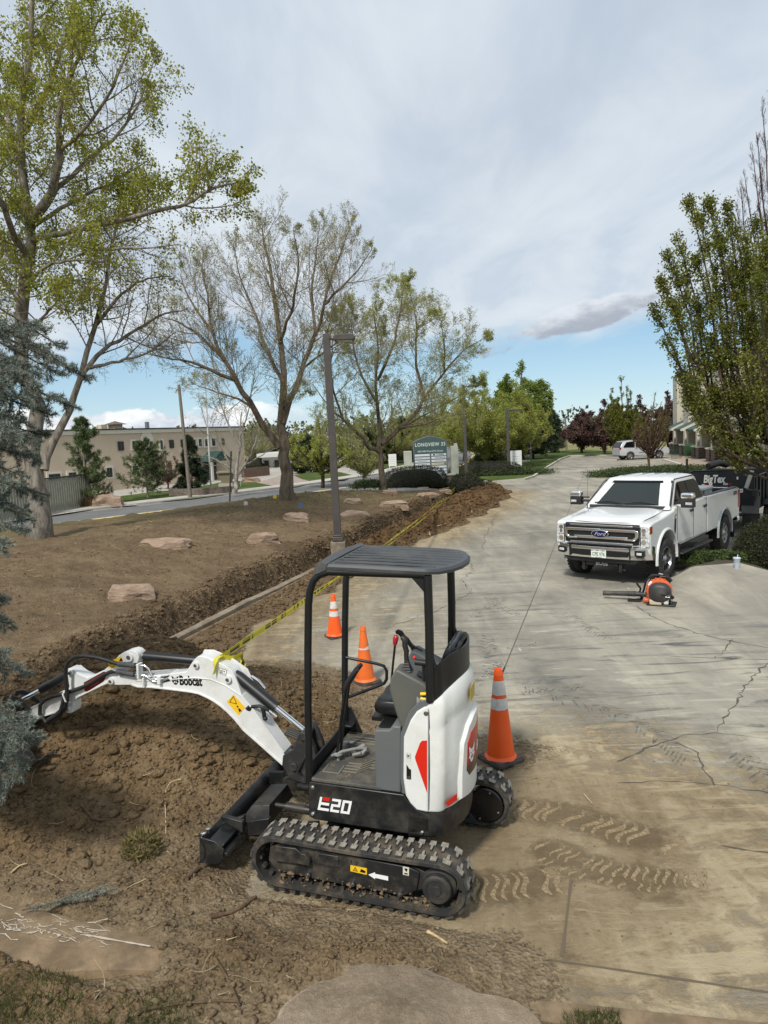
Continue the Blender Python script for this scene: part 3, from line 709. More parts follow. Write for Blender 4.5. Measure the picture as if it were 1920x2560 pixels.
def build_track(root, y0, y1, xo=0.):
 xr, xf, zr, zf, r = (-.575 if xo == 0 else -.615) + xo, .585 + xo, .198, .198, .158
 P = stadium(xr, xf, zr, zf, r); n = len(P); mb = MB()
 prof = [(y0, .020), (y0 + .012, .030), (y1 - .012, .030), (y1, .020), (y1, -.002), (y0, -.002)]   # (y, outward)
 rings = [[(x + nx * o, y, z + nz * o) for y, o in prof] for x, z, nx, nz in P]
 k = len(prof); vs = [p for q in rings for p in q]
 mb.add(vs, [(i * k + j, ((i + 1) % n) * k + j, ((i + 1) % n) * k + (j + 1) % k, i * k + (j + 1) % k) for i in range(n) for j in range(k)])
 # lugs: two staggered rows of T-shaped blocks
 L = [0];
 for i in range(n): a, b = P[i], P[(i + 1) % n]; L.append(L[-1] + math.hypot(a[0] - b[0], a[1] - b[1]))
 def pt(s):
  s %= L[-1]; i = max(j for j in range(n) if L[j] <= s + 1e-9); f = (s - L[i]) / max(1e-9, L[i + 1] - L[i]); a, b = P[i], P[(i + 1) % n]
  nx, nz = a[2] + (b[2] - a[2]) * f, a[3] + (b[3] - a[3]) * f; q = math.hypot(nx, nz)
  return Vector((a[0] + (b[0] - a[0]) * f, 0, a[1] + (b[1] - a[1]) * f)), Vector((nx / q, 0, nz / q))
 N = 42; lg = MB(); w = y1 - y0; ym = (y0 + y1) / 2
 for kk in range(N):
  for side in (0, 1):
   s0 = (kk + .5 * side) * L[-1] / N
   def q(ds, y, o):
    c, nn = pt(s0 + ds); return c + nn * o + Vector((0, y, 0))
   sg = 1 if side else -1
   ya, yb = ym + sg * .010, ym + sg * (w / 2 - .004)
   for (p0, p1, l0, l1) in ((ya, ya + (yb - ya) * .50, .010, .013), (ya + (yb - ya) * .50, yb, .027, .024)):
    o0, o1 = .028, .046; t = .004
    v = [q(-l0, p0, o0), q(l0, p0, o0), q(l1, p1, o0), q(-l1, p1, o0), q(-l0 + t, p0, o1), q(l0 - t, p0, o1), q(l1 - t, p1, o1), q(-l1 + t, p1, o1)]
    lg.add(v, [(0, 1, 5, 4), (1, 2, 6, 5), (2, 3, 7, 6), (3, 0, 4, 7)], 0); lg.add(v, [(4, 5, 6, 7)], 1)
    lg.v = lg.v
 # inner drive teeth seen inside the belt
 tb = MB()
 for kk in range(N):
  c, nn = pt(kk * L[-1] / N)
  t = nn.cross(Vector((0, 1, 0)))
  for yy in (ym - .05, ym + .05):
   M = Matrix((t, Vector((0, 1, 0)), nn)).transposed().to_4x4(); M.translation = c + Vector((0, yy, 0)) - nn * .012
   tb.box(-.013, .013, -.02, .02, -.014, .014, M=M)
 lg.m = [m + 1 for m in lg.m]; merge(merge(mb, lg), tb); link('track', mb, [M_RUB, M_LUG, M_LUGTOP], root, smooth=40)
 return xr, xf, zr, zf
def bolt(mb, p, ax, r=.010, h=.007, mi=0):
 p = Vector(p); d = Vector(ax).normalized(); mb.tube([p, p + d * h], r, 8, mi)
def text_on(name, s, size, o, x, y, m, parent, **k):
 mb = text_mesh(s, size, **k); place(mb, frame(o, x, y)); return link(name, mb, m, parent)
def cat_head(s=1.):
 """plain wildcat-head emblem as a flat outline in XY"""
 half = [(0, .30), (.16, .34), (.40, .56), (.46, .50), (.40, .22), (.36, .02), (.48, -.12), (.26, -.28), (.22, -.42), (.08, -.50), (0, -.50)]
 pts = half + [(-a, b) for a, b in half[::-1][1:-1]]
 mb = MB(); mb.add([(a * s, b * s, 0) for a, b in pts], [tuple(range(len(pts)))])
 return mb
def cat_face(s=1.):
 mb = MB()
 for sg in (1, -1):
  for P in ([(.06, .10), (.24, .16), (.16, .02)], [(.04, -.10), (.12, -.04), (.20, -.26), (.06, -.30)]):
   mb.add([(sg * a * s, b * s, 0) for a, b in P], [tuple(range(len(P)))])
 return mb
def build_excavator():
 root = thing('mini_excavator', 'white and black compact excavator with open canopy digging beside the soil heap', 'excavator', mw=EXC_M)
 # -------- undercarriage
 build_track(root, .475, .71); build_track(root, -.69, -.455, -.10)
 for sg, xo, y_in, y_out in ((1, 0, .50, .672), (-1, -.10, -.50, -.672)):
  fr = MB()
  pts = [(.60, .115), (.30, .098), (-.33, .092), (-.42, .15), (-.44, .28), (-.36, .305), (.31, .318), (.56, .328), (.645, .28), (.66, .18)]
  fr.prism([(x + xo, z) for x, z in pts], 1, min(y_in, y_out), max(y_in, y_out) - (0 if sg < 0 else .0))
  f = link('track_frame', fr, M_FRAMEBLK, root, bevel=.006, fix=True)
  if sg > 0:
   b = MB(); b.prism([(.59, .315), (.44, .322), (.375, .28), (.385, .21), (.60, .20)], 1, .665, .70)
   b.prism([(.36, .30), (.40, .30), (.40, .22), (.33, .22), (.33, .262)], 1, .665, .716)
   b.box(.13, .285, .668, .678, .215, .300)
   link('idler_cover', b, M_FRAMEBLK, f, bevel=.005, fix=True)
   bl = MB()
   for x, z in ((.352, .140), (.026, .128), (-.308, .115)):
    bl.tube([(x, .67, z), (x, .70, z)], .017, 12); bl.tube([(x, .70, z), (x, .712, z)], .008, 8)
   for x, z in ((.283, .290), (.138, .283), (.046, .283), (.005, .279)): bolt(bl, (x, .672, z), (0, 1, 0), .010, .010)
   linkp('bolt', bl, M_STEEL, f, smooth=40)
   s = MB(); s.prism([(.046, .250), (-.072, .247), (-.072, .200), (.046, .206)], 1, .6725, .6742)
   s = link('sticker', s, M_YEL, f, fix=True)
   k = MB(); k.prism([(.030, .212), (-.008, .212), (.011, .244)], 1, .6742, .6748); k.prism([(-.022, .212), (-.062, .210), (-.062, .226), (-.03, .236)], 1, .6742, .6748)
   linkp('sticker_print', k, M_INK, s, fix=True)
   k = MB(); k.prism([(.022, .216), (0, .216), (.011, .236)], 1, .6748, .6753); linkp('sticker_print', k, M_YEL, s, fix=True)
   k = MB(); k.prism([(.015, .216), (.007, .216), (.011, .232)], 1, .6753, .6757); linkp('sticker_print', k, M_INK, s, fix=True)
   a = MB(); a.prism([(-.082, .203), (-.130, .228), (-.130, .217), (-.222, .214), (-.222, .184), (-.130, .189), (-.130, .178)], 1, .6725, .674)
   link('arrow_decal', a, M_WINK, f, fix=True)
   t = MB(); t.prism([(-.325, .305), (-.368, .303), (-.366, .245), (-.325, .247)], 1, .6725, .675)
   t = link('tag_plate', t, mat('tag_plate', (.62, .60, .5), .5), f, fix=True)
   k = MB(); k.prism([(-.335, .295), (-.358, .294), (-.352, .27), (-.340, .28)], 1, .675, .6756); k.prism([(-.335, .262), (-.358, .262), (-.358, .252), (-.335, .253)], 1, .675, .6756); link('tag_print', k, M_INK, t, fix=True)
   # drive motor cover
   d = MB(); M = Matrix.Translation((-.562, .62, .198)) @ Matrix.Rotation(R(-90), 4, 'X')
   d.lathe([(.122, 0), (.122, .03), (.098, .045), (.098, .085), (.088, .098), (.072, .100), (.070, .094), (.034, .094), (.030, .103), (.0, .103)], 32, M)
   mt = link('drive_motor', d, M_CAST, f, smooth=35, fix=True)
   d = MB(); d.box(-.609, -.515, .7145, .7175, .153, .163); d.box(-.609, -.515, .7145, .7175, .128, .133)
   link('cast_ribs', d, M_CAST, mt)
   text_on('cast_lettering', 'BOBCAT', .020, (-.562, .7185, .143), (-1, 0, 0), (0, 0, 1), mat('cast_letters', (.05, .05, .05), .6), mt)
   g = MB(); g.prism([(-.44, .29), (-.37, .30), (-.37, .12), (-.43, .14), (-.50, .17), (-.50, .26)], 1, .55, .655)
   g.tube([(-.685, .60, .12), (-.702, .60, .198), (-.685, .60, .28)], .008, 6)
   linkp('motor_guard', g, M_CAST, f, bevel=.005, fix=True)
  else:
   d = MB(); M = Matrix.Translation((-.715, -.50, .198)) @ Matrix.Rotation(R(-90), 4, 'X')
   d.lathe([(.10, 0), (.142, .0), (.142, .055), (.132, .064), (0, .064)], 36, M)
   link('drive_motor', d, mat('gloss_black', (.008, .008, .009), .22, dust=.3, dustcol=(.05, .045, .04)), f, smooth=35, fix=True)
   bl = MB()
   for a in (20, 200, 110, 290): bolt(bl, (-.715 + .115 * math.cos(R(a)), -.437, .198 + .12 * math.sin(R(a))), (0, 1, 0), .008, .006)
   linkp('bolt', bl, M_CHROME, f)
 cf = MB(); cf.box(-.36, .36, -.48, .48, .17, .30); cf.box(-.26, .26, -.30, .30, .30, .345)
 cf.lathe([(.25, .345), (.25, .40)], 28, cap=True)
 link('chassis', cf, M_FRAMEBLK, root, bevel=.01, fix=True)
 mc = MB(); g_ = random.Random(8)
 for k in range(230):
  x = g_.uniform(-.55, .58); y, z = g_.choice(((g_.uniform(.50, .70), .052), (g_.uniform(.50, .70), .050), (g_.uniform(.48, .70), .385), (g_.uniform(.675, .69), g_.uniform(.09, .13)))); s_ = .005 + .014 * g_.random() ** 3
  if z > .3: s_ *= .55
  mc.ico((x, y, z), s_, 1, .3, (1.2, 1, .6), rnd=g_)
 for k in range(60): mc.ico((g_.uniform(-.05, .41), g_.uniform(-.38, .40), .702), .003 + .010 * g_.random() ** 4, 1, .3, (1.2, 1, .6), rnd=g_)
 o = link('caked_mud', mc, mat('dried_mud', (.16, .112, .062), .95, var=.3, vscale=20), root); o['kind'] = 'stuff'
 # -------- dozer blade
 bl = MB(); sec = [(1.225, .05), (1.20, .065), (1.165, .11), (1.158, .165), (1.178, .215), (1.203, .24), (1.213, .24), (1.192, .21), (1.174, .165), (1.180, .115), (1.215, .07), (1.238, .055)]
 bl.prism(sec, 1, -.70, .66)
 blade = link('dozer_blade', bl, M_BLACK, root, smooth=30, fix=True)
 e = MB()
 for yy in (-.70, .645): e.prism([(1.215, .255), (1.22, .055), (1.08, .07), (1.03, .11), (1.02, .19), (1.09, .245)], 1, yy, yy + .015)
 e.prism([(1.16, .15), (1.0, .13), (1.0, .155), (1.16, .18)], 1, .40, .645); e.prism([(1.16, .21), (1.04, .19), (1.04, .205), (1.16, .225)], 1, .40, .645)
 e.box(1.13, 1.15, -.66, .64, .10, .115)
 linkp('blade_wing', e, M_BLACK, blade, bevel=.003, fix=True)
 ch = MB(); ch.lathe([(.018, 0), (.018, .03), (.010, .035)], 10, Matrix.Translation((1.205, .62, .240)), cap=True); ch.lathe([(.014, 0), (.014, .03)], 10, Matrix.Translation((1.20, .56, .240)), cap=True)
 linkp('chrome_cap', ch, M_CHROME, blade, smooth=40)
 ar = MB()
 for sg in (1, -1):
  P = [(.42, sg * .30), (.80, sg * .34), (1.0, sg * .36), (1.16, sg * .42)]
  for (a, b) in zip(P[:-1], P[1:]):
   ar.add([(a[0], a[1] - .02, .17), (b[0], b[1] - .02, .14), (b[0], b[1] + .02, .14), (a[0], a[1] + .02, .17), (a[0], a[1] - .02, .30), (b[0], b[1] - .02, .25), (b[0], b[1] + .02, .25), (a[0], a[1] + .02, .30)], [(0, 3, 2, 1), (4, 5, 6, 7), (0, 1, 5, 4), (2, 3, 7, 6), (0, 4, 7, 3), (1, 2, 6, 5)])
 ar.add([(.86, -.24, .16), (.86, .24, .16), (1.14, .24, .12), (1.14, -.24, .12), (.88, -.17, .30), (.88, .18, .30), (1.03, .18, .275), (1.03, -.17, .275)], [(0, 1, 5, 4), (1, 2, 6, 5), (2, 3, 7, 6), (3, 0, 4, 7), (4, 5, 6, 7), (0, 3, 2, 1)])
 ar.prism([(.98, .29), (1.16, .31), (1.16, .28), (.98, .20)], 1, .40, .44)
 linkp('blade_arm', ar, M_BLACK, root, bevel=.004, fix=True)
 cy = MB(); cy.tube([(.36, .08, .24), (.78, .08, .25)], .035, 12); cy.tube([(.78, .08, .25), (.98, .08, .25)], .018, 10)
 link('blade_cylinder', cy, M_BLACK, root, smooth=40)
 # -------- upper house
 def plan(s=1., y=.425, r=.675, n=14, x0=-.30):
  """plan outline of the rear, left side round to right side"""
  out = [(x0, y * s)]; a0 = math.degrees(math.asin(min(.98, (y - .055) / r)))
  xs = -r * math.cos(R(a0))
  out.append((xs + .07, y * s))
  for i in range(1, 5):
   a = R(90 * i / 4); out.append((xs + .07 - .055 * math.sin(a) * 1.15, (y - .055 * (1 - math.cos(a))) * s))
  for i in range(1, n):
   a = R(180 - a0 + 2 * a0 * i / n); out.append((r * math.cos(a) * s, r * math.sin(a) * s))
  L = out[:6] + out[6:]
  mir = [(x, -yy) for x, yy in out[:6]][::-1]
  return L + mir
 PL = plan()
 # deck: black lower frame
 dk = MB(); dk.prism([(.445, .672), (.448, .405), (.40, .388), (-.45, .388), (-.45, .545), (-.36, .575), (-.29, .64), (-.27, .672)], 1, -.425, .425)
 deck = link('deck_frame', dk, M_BLACK, root, bevel=.006, fix=True)
 cw = MB()
 def ring(s, z, pl=PL): return [(x * s if x < -.3 else x, y * (s if x < -.45 else 1), z) for x, y in pl]
 cw.loft([ring(.93, .372), ring(.99, .40), ring(1.0, .44), ring(1.0, .52), ring(.992, .575)])
 link('counterweight', cw, M_BLACK, root, smooth=35, fix=True)
 for s, (x0, z0) in enumerate(((.413, .635), (.413, .432), (-.40, .415))):
  b = MB(); bolt(b, (x0, .424, z0), (0, 1, 0), .016, .006); bolt(b, (x0, .43, z0), (0, 1, 0), .009, .010); linkp('bolt', b, M_CHROME, deck, smooth=40)
 # E20 marking
 Mx = frame((.232, .4265, .520), (-1, 0, 0), (0, 0, 1))
 def glyph(polys, dx, m, nm, dz=0.):
  g = MB()
  for P in polys: g.add([((a + dx + b * .22), b, dz) for a, b in P], [tuple(range(len(P)))])
  place(g, Mx); return link(nm, g, m, deck)
 u = .0165; H = 3.1 * u
 def rect(x0, y0, x1, y1): return [(x0, y0), (x1, y0), (x1, y1), (x0, y1)]
 glyph([rect(-.135, -H, -.118, H), rect(-.118, -H, -.050, -H + .020), rect(-.118, -.009, -.056, .012)], 0, M_WINK, 'model_lettering')
 glyph([rect(-.110, .026, -.062, H + .002)], 0, M_RED, 'model_accent')
 glyph([rect(-.040, H - .019, .028, H), rect(.010, -.009, .028, H - .019), rect(-.040, -.009, .010, .009), rect(-.040, -H + .019, -.022, -.009), rect(-.040, -H, .028, -H + .019)], 0, M_WINK, 'model_lettering')
 glyph([rect(.040, -H, .058, H), rect(.090, -H, .108, H), rect(.058, H - .019, .090, H), rect(.058, -H, .090, -H + .019)], 0, M_WINK, 'model_lettering')
 # white hood: rear of the house, rim rising to the back
 def rimz(x): return 1.330 + .15 * sstep(-x, .42, .68)
 hood = MB(); rings = []
 sub = [p for p in PL if p[0] < -.42]
 sub = [(-.452, .427)] + sub + [(-.452, -.427)]
 for f, s in ((0, .985), (.02, .998), (.35, 1.012), (.72, 1.006), (.76, .998), (.80, 1.010), (.955, 1.0), (1.0, .965)):
  rings.append([(x * s, y * (1 if abs(x) < .46 else s), .578 + (float(rimz(np.float64(x))) - .578) * f) for x, y in sub])
 hood.loft(rings, close=False, cap=False)
 inner = [[(x * .93, y * .93, rings[-1][i][2] - .01) for i, (x, y) in enumerate(sub)]]
 hood.loft([rings[-1]] + inner, close=False, cap=False)
 hd = link('engine_hood', hood, M_WHITE, root, smooth=50, fix=False)
 # raised rear door panel with red emblem plate
 def on_rear(a, z, off=0.):
  r = .690 + off; return Vector((r * math.cos(R(a)), r * math.sin(R(a)), z))
 dp = MB(); out = [(156, .60), (156, .78), (158, 1.02), (165, 1.13), (174, 1.18), (190, 1.19), (205, 1.14), (208, .95), (208, .62), (190, .585), (168, .585)]
 def panel(out, o0, o1, m, nm, parent, n=5, inset=.0):
  """curved panel following the rear, made from an outline in (angle,z)"""
  mb = MB(); c = (sum(a for a, z in out) / len(out), sum(z for a, z in out) / len(out)); rings = []
  for sc, of in ((1.0, o0), (1.0 - inset, o1), (.66, o1), (.33, o1), (.03, o1)):
   ring_ = []
   for i in range(len(out)):
    a, b = out[i], out[(i + 1) % len(out)]
    for j in range(4):
     f = j / 4; aa = a[0] + (b[0] - a[0]) * f; zz = a[1] + (b[1] - a[1]) * f
     ring_.append(on_rear(c[0] + (aa - c[0]) * sc, c[1] + (zz - c[1]) * sc, of))
   rings.append(ring_)
  mb.loft(rings, cap=False); return link(nm, mb, m, parent, smooth=30, fix=True)
 panel(out, -.012, .016, M_WHITE, 'rear_door', hd, inset=.07)
 gr = bpy.data.materials.new('emblem_plate'); gr.use_nodes = True; T = NT(gr.node_tree)
 tz = T.n('ShaderNodeSeparateXYZ', {'Vector': T.n('ShaderNodeTexCoord').outputs['Object']}).outputs['Z']
 T.n('ShaderNodeOutputMaterial', {'Surface': T.n('ShaderNodeBsdfPrincipled', {'Base Color': T.ramp(T.smooth(tz, .80, .90), [(0, (.03, .008, .008)), (1, (.45, .02, .012))]), 'Roughness': .3}).outputs[0]})
 panel([(162.5, .80), (163.5, 1.00), (168, 1.06), (200, 1.09), (204, 1.03), (204, .82), (198, .75), (166, .75)], .012, .020, gr, 'emblem_plate', hd, inset=.02)
 def wrap(mb, a0, z0, sc, off):
  mb.v = [tuple(on_rear(a0 + math.degrees(p[0] * sc / .70), z0 + p[1] * sc, off)) for p in mb.v]; return mb
 link('emblem', wrap(cat_head(), 169, .90, .12, .0225), M_WINK, hd); link('emblem_detail', wrap(cat_face(), 169, .90, .12, .0235), M_DRED, hd)
 tb = text_mesh('Bobcat', .11, .004, 0, .8); link('lettering', wrap(tb, 189, .90, 1., .0225), M_WINK, hd)
 w = MB(); w.prism([(-.60, .665), (-.60, .62), (-.515, .60), (-.515, .645)], 1, 0, .001)
 rf = MB(); q = [on_rear(a, z, .006) for a, z in ((153.5, .625), (145.5, .612), (144.0, .650), (153.5, .672))]; rf.add(q, [(0, 1, 2, 3)])
 link('reflector', rf, M_RED, hd, fix=True, solid=.002)
 rf = MB(); q = [on_rear(a, z, .004) for a, z in ((148, .600), (136, .585), (136.5, .618), (148, .625))]; rf.add(q, [(0, 1, 2, 3)])
 ys = MB(); q = [on_rear(a, z, .010) for a, z in ((176, 1.30), (168, 1.28), (168, 1.38), (176, 1.41))]; ys.add(q, [(0, 1, 2, 3)]); link('sticker', ys, mat('decal_old_yellow', (.50, .36, .05), .4), hd, solid=.002)
 # side panel, dark outline behind it
 SP = [(-.446, 1.335), (-.415, 1.325), (-.365, 1.290), (-.322, 1.225), (-.272, 1.098), (-.266, .80), (-.283, .675), (-.315, .622), (-.362, .578), (-.446, .573)]
 for sg in (1, -1):
  p = MB(); p.prism(SP, 1, sg * .405, sg * .436); sp = link('side_panel', p, M_WHITE, root, bevel=.012, seg=3, fix=True)
  p = MB(); p.prism([(-.455, 1.385), (-.38, 1.36), (-.31, 1.28), (-.245, 1.115), (-.240, .80), (-.255, .675), (-.455, .66)], 1, sg * .39, sg * .418)
  link('panel_trim', p, M_GREYP, root, bevel=.006, fix=True)
  if sg > 0:
   r_ = MB(); r_.prism([(-.438, 1.095), (-.402, 1.088), (-.388, 1.07), (-.352, .968), (-.356, .945), (-.438, .715)], 1, .4362, .4372); link('red_decal', r_, M_RED, sp, fix=True)
   l_ = MB(); l_.tube([(-.43, .43, 1.285), (-.43, .4385, 1.285)], .016, 16); l_.tube([(-.43, .4385, 1.285), (-.43, .4415, 1.285)], .008, 10); link('lock', l_, M_STEEL, sp, smooth=30)
   d_ = MB(); d_.box(-.325, -.290, .4365, .4375, .93, .995); lb = link('service_decal', d_, mat('decal_pale', (.6, .62, .6), .4), sp)
   d_ = MB(); d_.box(-.322, -.293, .4375, .4379, .951, .953); d_.box(-.320, -.317, .4375, .4379, .955, .985); d_.tube([(-.306, .4375, .968), (-.306, .4379, .968)], .007, 10); d_.box(-.298, -.295, .4375, .4379, .955, .985); linkp('service_print', d_, M_INK, lb)
   d_ = MB(); d_.prism([(-.292, .905), (-.312, .875), (-.325, .87), (-.325, .80), (-.292, .80)], 1, .432, .4375); lt = link('latch', d_, M_INK, sp, fix=True)
   d_ = MB(); d_.box(-.320, -.298, .4377, .440, .80, .822); link('latch_plate', d_, M_STEEL, lt)
 # black cowl round the seat
 cowl = MB(); rings = [[], [], [], []]
 pc = [(-.43, .40)] + [(x * .955, y * .945) for x, y in PL if x < -.45] + [(-.43, -.40)]
 for (x, y) in pc:
  zb = float(rimz(np.float64(x))) - .02; f = float(sstep(-x, .43, .60)); zt = 1.66 - .09 * float(sstep(-x, .44, .50)) + .0 + .10 * f
  rings[0].append((x * 1.005, y, zb)); rings[1].append((x, y, zt)); rings[2].append((x * .975, y * .97, zt)); rings[3].append((x * .97, y * .965, zb))
 cowl.loft(rings, close=False, cap=False); cowl.loft([rings[3], rings[0]], close=False, cap=False)
 link('seat_cowl', cowl, M_POST, root, smooth=40, fix=False)
 # seat platform (engine cover under the seat)
 e = MB(); e.loft([[(x * .93, y * .93, z) for x, y in plan(x0=-.08)] for z in (.66, 1.02)]); link('engine_cover', e, M_GREYP, root, smooth=40, fix=True)
 # -------- floor, pedals, levers
 fl = MB(); fl.prism([(.43, .672), (-.10, .672), (-.10, .70), (.43, .70)], 1, -.415, .415); flo = link('floor_mat', fl, M_MAT, root, bevel=.008, fix=True)
 rb = MB(); M_RIB = mat('mat_rib', (.16, .145, .11), .85, dust=.6, dustcol=(.26, .23, .17))
 for k in range(4):
  y = .02 + k * .045; rb.box(-.07, .06, y, y + .016, .700, .706); rb.add([(.06, y, .706), (.06, y + .016, .706), (.13, y + .116, .706), (.13, y + .10, .706)], [(0, 3, 2, 1)]); rb.box(.13, .24, y + .10, y + .116, .70, .706)
 for k in range(3):
  y = -.33 + k * .05; rb.box(-.05, .34, y, y + .016, .70, .706)
 rb.box(.25, .38, .30, .312, .70, .706); rb.box(.25, .262, .18, .30, .70, .706); rb.box(.37, .382, .18, .30, .70, .706)
 link('mat_ribs', rb, M_RIB, flo, bevel=.002)
 fp = MB(); fp.box(.435, .452, -.42, .42, .55, .80); fp.prism([(.44, .70), (.44, .92), (.40, .92), (.30, .70)], 1, -.425, -.405)
 fp.box(.36, .452, -.42, -.30, .78, .80)
 fpo = link('front_guard', fp, M_POST, root, bevel=.005, fix=True)
 pd = MB()
 M_PEDAL = mat('cast_pedal', (.24, .245, .24), .5, dust=.3)
 for (x, y, r, w, l) in ((.335, .11, -.6, .045, .07), (.27, .01, .25, .035, .10), (.21, -.06, .9, .040, .09), (.20, .05, .2, .03, .07), (.32, -.13, -.4, .035, .11), (.16, .0, 1.2, .03, .06)):
  M = Matrix.Translation((x, y, .745)) @ Matrix.Rotation(r, 4, 'Z') @ Matrix.Rotation(.25, 4, 'Y'); pd.box(-l / 2, l / 2, -w / 2, w / 2, -.006, .006, M=M)
 pd.tube([(.38, .13, .74), (.30, .08, .765), (.22, .0, .76), (.15, -.05, .75)], .013, 6)
 for x, y in ((.33, .10), (.28, 0), (.20, -.06), (.32, -.16)): pd.tube([(x, y, .69), (x, y, .745)], .014, 6)
 linkp('foot_pedal', pd, M_PEDAL, root, bevel=.004)
 for y, dx in ((.10, 0), (-.02, .01)):
  lv = MB(); lv.tube([(.345 + dx, y, .72), (.30 + dx, y, 1.05), (.262 + dx, y, 1.30)], .011, 8); lv = link('travel_lever', lv, M_POST, root, smooth=60)
  gp = MB(); gp.tube([(.268 + dx, y, 1.27), (.245 + dx, y, 1.32), (.205 + dx, y, 1.385), (.165 + dx, y, 1.43)], [.016, .022, .022, .016], 10); link('grip', gp, M_RUBBERPART, lv, smooth=60)
 # front left storage box beside the seat
 gb = MB()
 for sg in (1, -1):
  gb.prism([(-.055, .675), (-.245, .675), (-.245, 1.16), (-.19, 1.16), (-.16, 1.125), (-.055, 1.115)], 1, sg * .13, sg * .412)
 link('side_console', gb, M_GREYP, root, bevel=.012, seg=3, fix=True)
 tr = MB(); tr.box(-.24, -.075, .16, .38, 1.128, 1.133); link('console_tray', tr, M_INK, root)
 # seat
 st = MB()
 def cush(cx, cz, hx, hz, hy, M=None):
  rr = []
  for y, s in ((-hy, .80), (-hy * .93, .95), (-hy * .5, .98), (0, .93), (hy * .5, .98), (hy * .93, .95), (hy, .80)):
   rr.append([(cx + hx * s * math.copysign(abs(math.cos(t)) ** .55, math.cos(t)), y, cz + hz * s * math.copysign(abs(math.sin(t)) ** .6, math.sin(t))) for t in [2 * math.pi * i / 16 for i in range(16)]])
  if M is not None: rr = [[M @ Vector(p) for p in r] for r in rr]
  return rr
 st.loft(cush(-.20, 1.20, .22, .060, .22)); seat = link('seat', st, M_SEAT, root, smooth=60, fix=True)
 bk = MB(); Mb = Matrix.Translation((-.43, 0, 1.22)) @ Matrix.Rotation(R(-15), 4, 'Y'); bk.loft(cush(0, .24, .045, .27, .21, Mb)); bk.loft(cush(-.045, .26, .022, .26, .17, Mb))
 link('backrest', bk, M_SEAT, root, smooth=60, fix=True)
 sb = MB(); sb.tube([(-.10, -.05, 1.00), (-.10, -.05, 1.14)], .10, 14); sb.box(-.22, .03, -.2, .2, 1.09, 1.12); link('seat_base', sb, M_INK, seat, smooth=40)
 # control consoles with joysticks
 for sg in (1, -1):
  cs = MB(); P = [(-.195, 1.545), (-.215, 1.555), (-.40, 1.47), (-.47, 1.40), (-.47, 1.28), (-.36, 1.24), (-.36, 1.10), (-.25, 1.10), (-.195, 1.25), (-.155, 1.40), (-.160, 1.48)]
  if sg < 0: P = [(x + .03, z - .05) for x, z in P]
  cs.prism(P, 1, sg * .215, sg * .375); co = link('control_console', cs, M_OLIVE if sg > 0 else M_GREYP, root, bevel=.016, seg=3, fix=True)
  jx, jy, jz = (-.265, .295, 1.525) if sg > 0 else (-.205, -.295, 1.475)
  tilt = R(4) if sg > 0 else R(38)
  MJ = Matrix.Translation((jx, jy, jz)) @ Matrix.Rotation(tilt, 4, 'Y')
  if sg < 0: MJ = Matrix.Translation((jx, jy, jz - .02)) @ Matrix.Rotation(R(42), 4, 'Y')
  be = MB(); pr = []
  for k in range(5):
   rr_ = .050 - k * .0065; pr += [(rr_, k * .017), (rr_ - .010, k * .017 + .009)]
  be.lathe(pr, 4 if sg > 0 else 12, MJ @ Matrix.Rotation(R(45), 4, 'Z')); be = link('bellows', be, M_RUBBERPART, co, smooth=20 if sg > 0 else 50)
  gp = MB(); gp.tube([MJ @ Vector(p) for p in ((0, 0, .07), (0, 0, .10), (-.004, 0, .14), (.004, 0, .18), (.0, 0, .215), (.012, 0, .235), (.028, 0, .24))], [.018, .017, .019, .020, .022, .021, .012], 12)
  link('joystick', gp, M_RUBBERPART, co, smooth=60, fix=True)
 ap = MB(); ap.tube([(-.33, .33, 1.605), (-.44, .33, 1.60)], .022, 10); ap.tube([(-.39, .33, 1.47), (-.39, .33, 1.59)], .012, 6)
 link('armrest', ap, M_RUBBERPART, root, smooth=50)
 bt = MB(); bt.ico((-.318, .30, 1.625), .013, 2); link('red_button', bt, M_RED, root, smooth=60)
 dsp = MB(); dsp.prism([(-.34, 1.512), (-.42, 1.475), (-.42, 1.481), (-.34, 1.518)], 1, .25, .33); link('switch_panel', dsp, M_INK, root, fix=True)
 lv = MB(); lv.tube([(-.115, .16, 1.28), (-.112, .16, 1.40), (-.125, .16, 1.53), (-.140, .16, 1.66)], .0085, 8); lv = link('throttle_lever', lv, M_CHROME if 0 else M_POST, root, smooth=60)
 kn = MB(); kn.lathe([(.010, 0), (.017, .02), (.021, .055), (.017, .075), (.0, .082)], 14, Matrix.Translation((-.138, .16, 1.655)) @ Matrix.Rotation(R(-8), 4, 'Y')); link('red_knob', kn, mat('knob_red', (.36, .02, .03), .3), lv, smooth=60)
 yb = MB(); yb.tube([(-.385, .40, 1.405), (-.43, .40, 1.412), (-.445, .40, 1.39), (-.43, .40, 1.37), (-.385, .40, 1.372)], .012, 8); yb.box(-.45, -.39, .385, .402, 1.33, 1.36); link('seat_belt_latch', yb, M_YEL, root, smooth=50)
 lb = MB(); lb.prism([(-.352, 1.375), (-.375, 1.36), (-.372, 1.29), (-.352, 1.32)], 1, .376, .378); link('sticker', lb, mat('decal_grey', (.3, .3, .3), .4), root, fix=True)
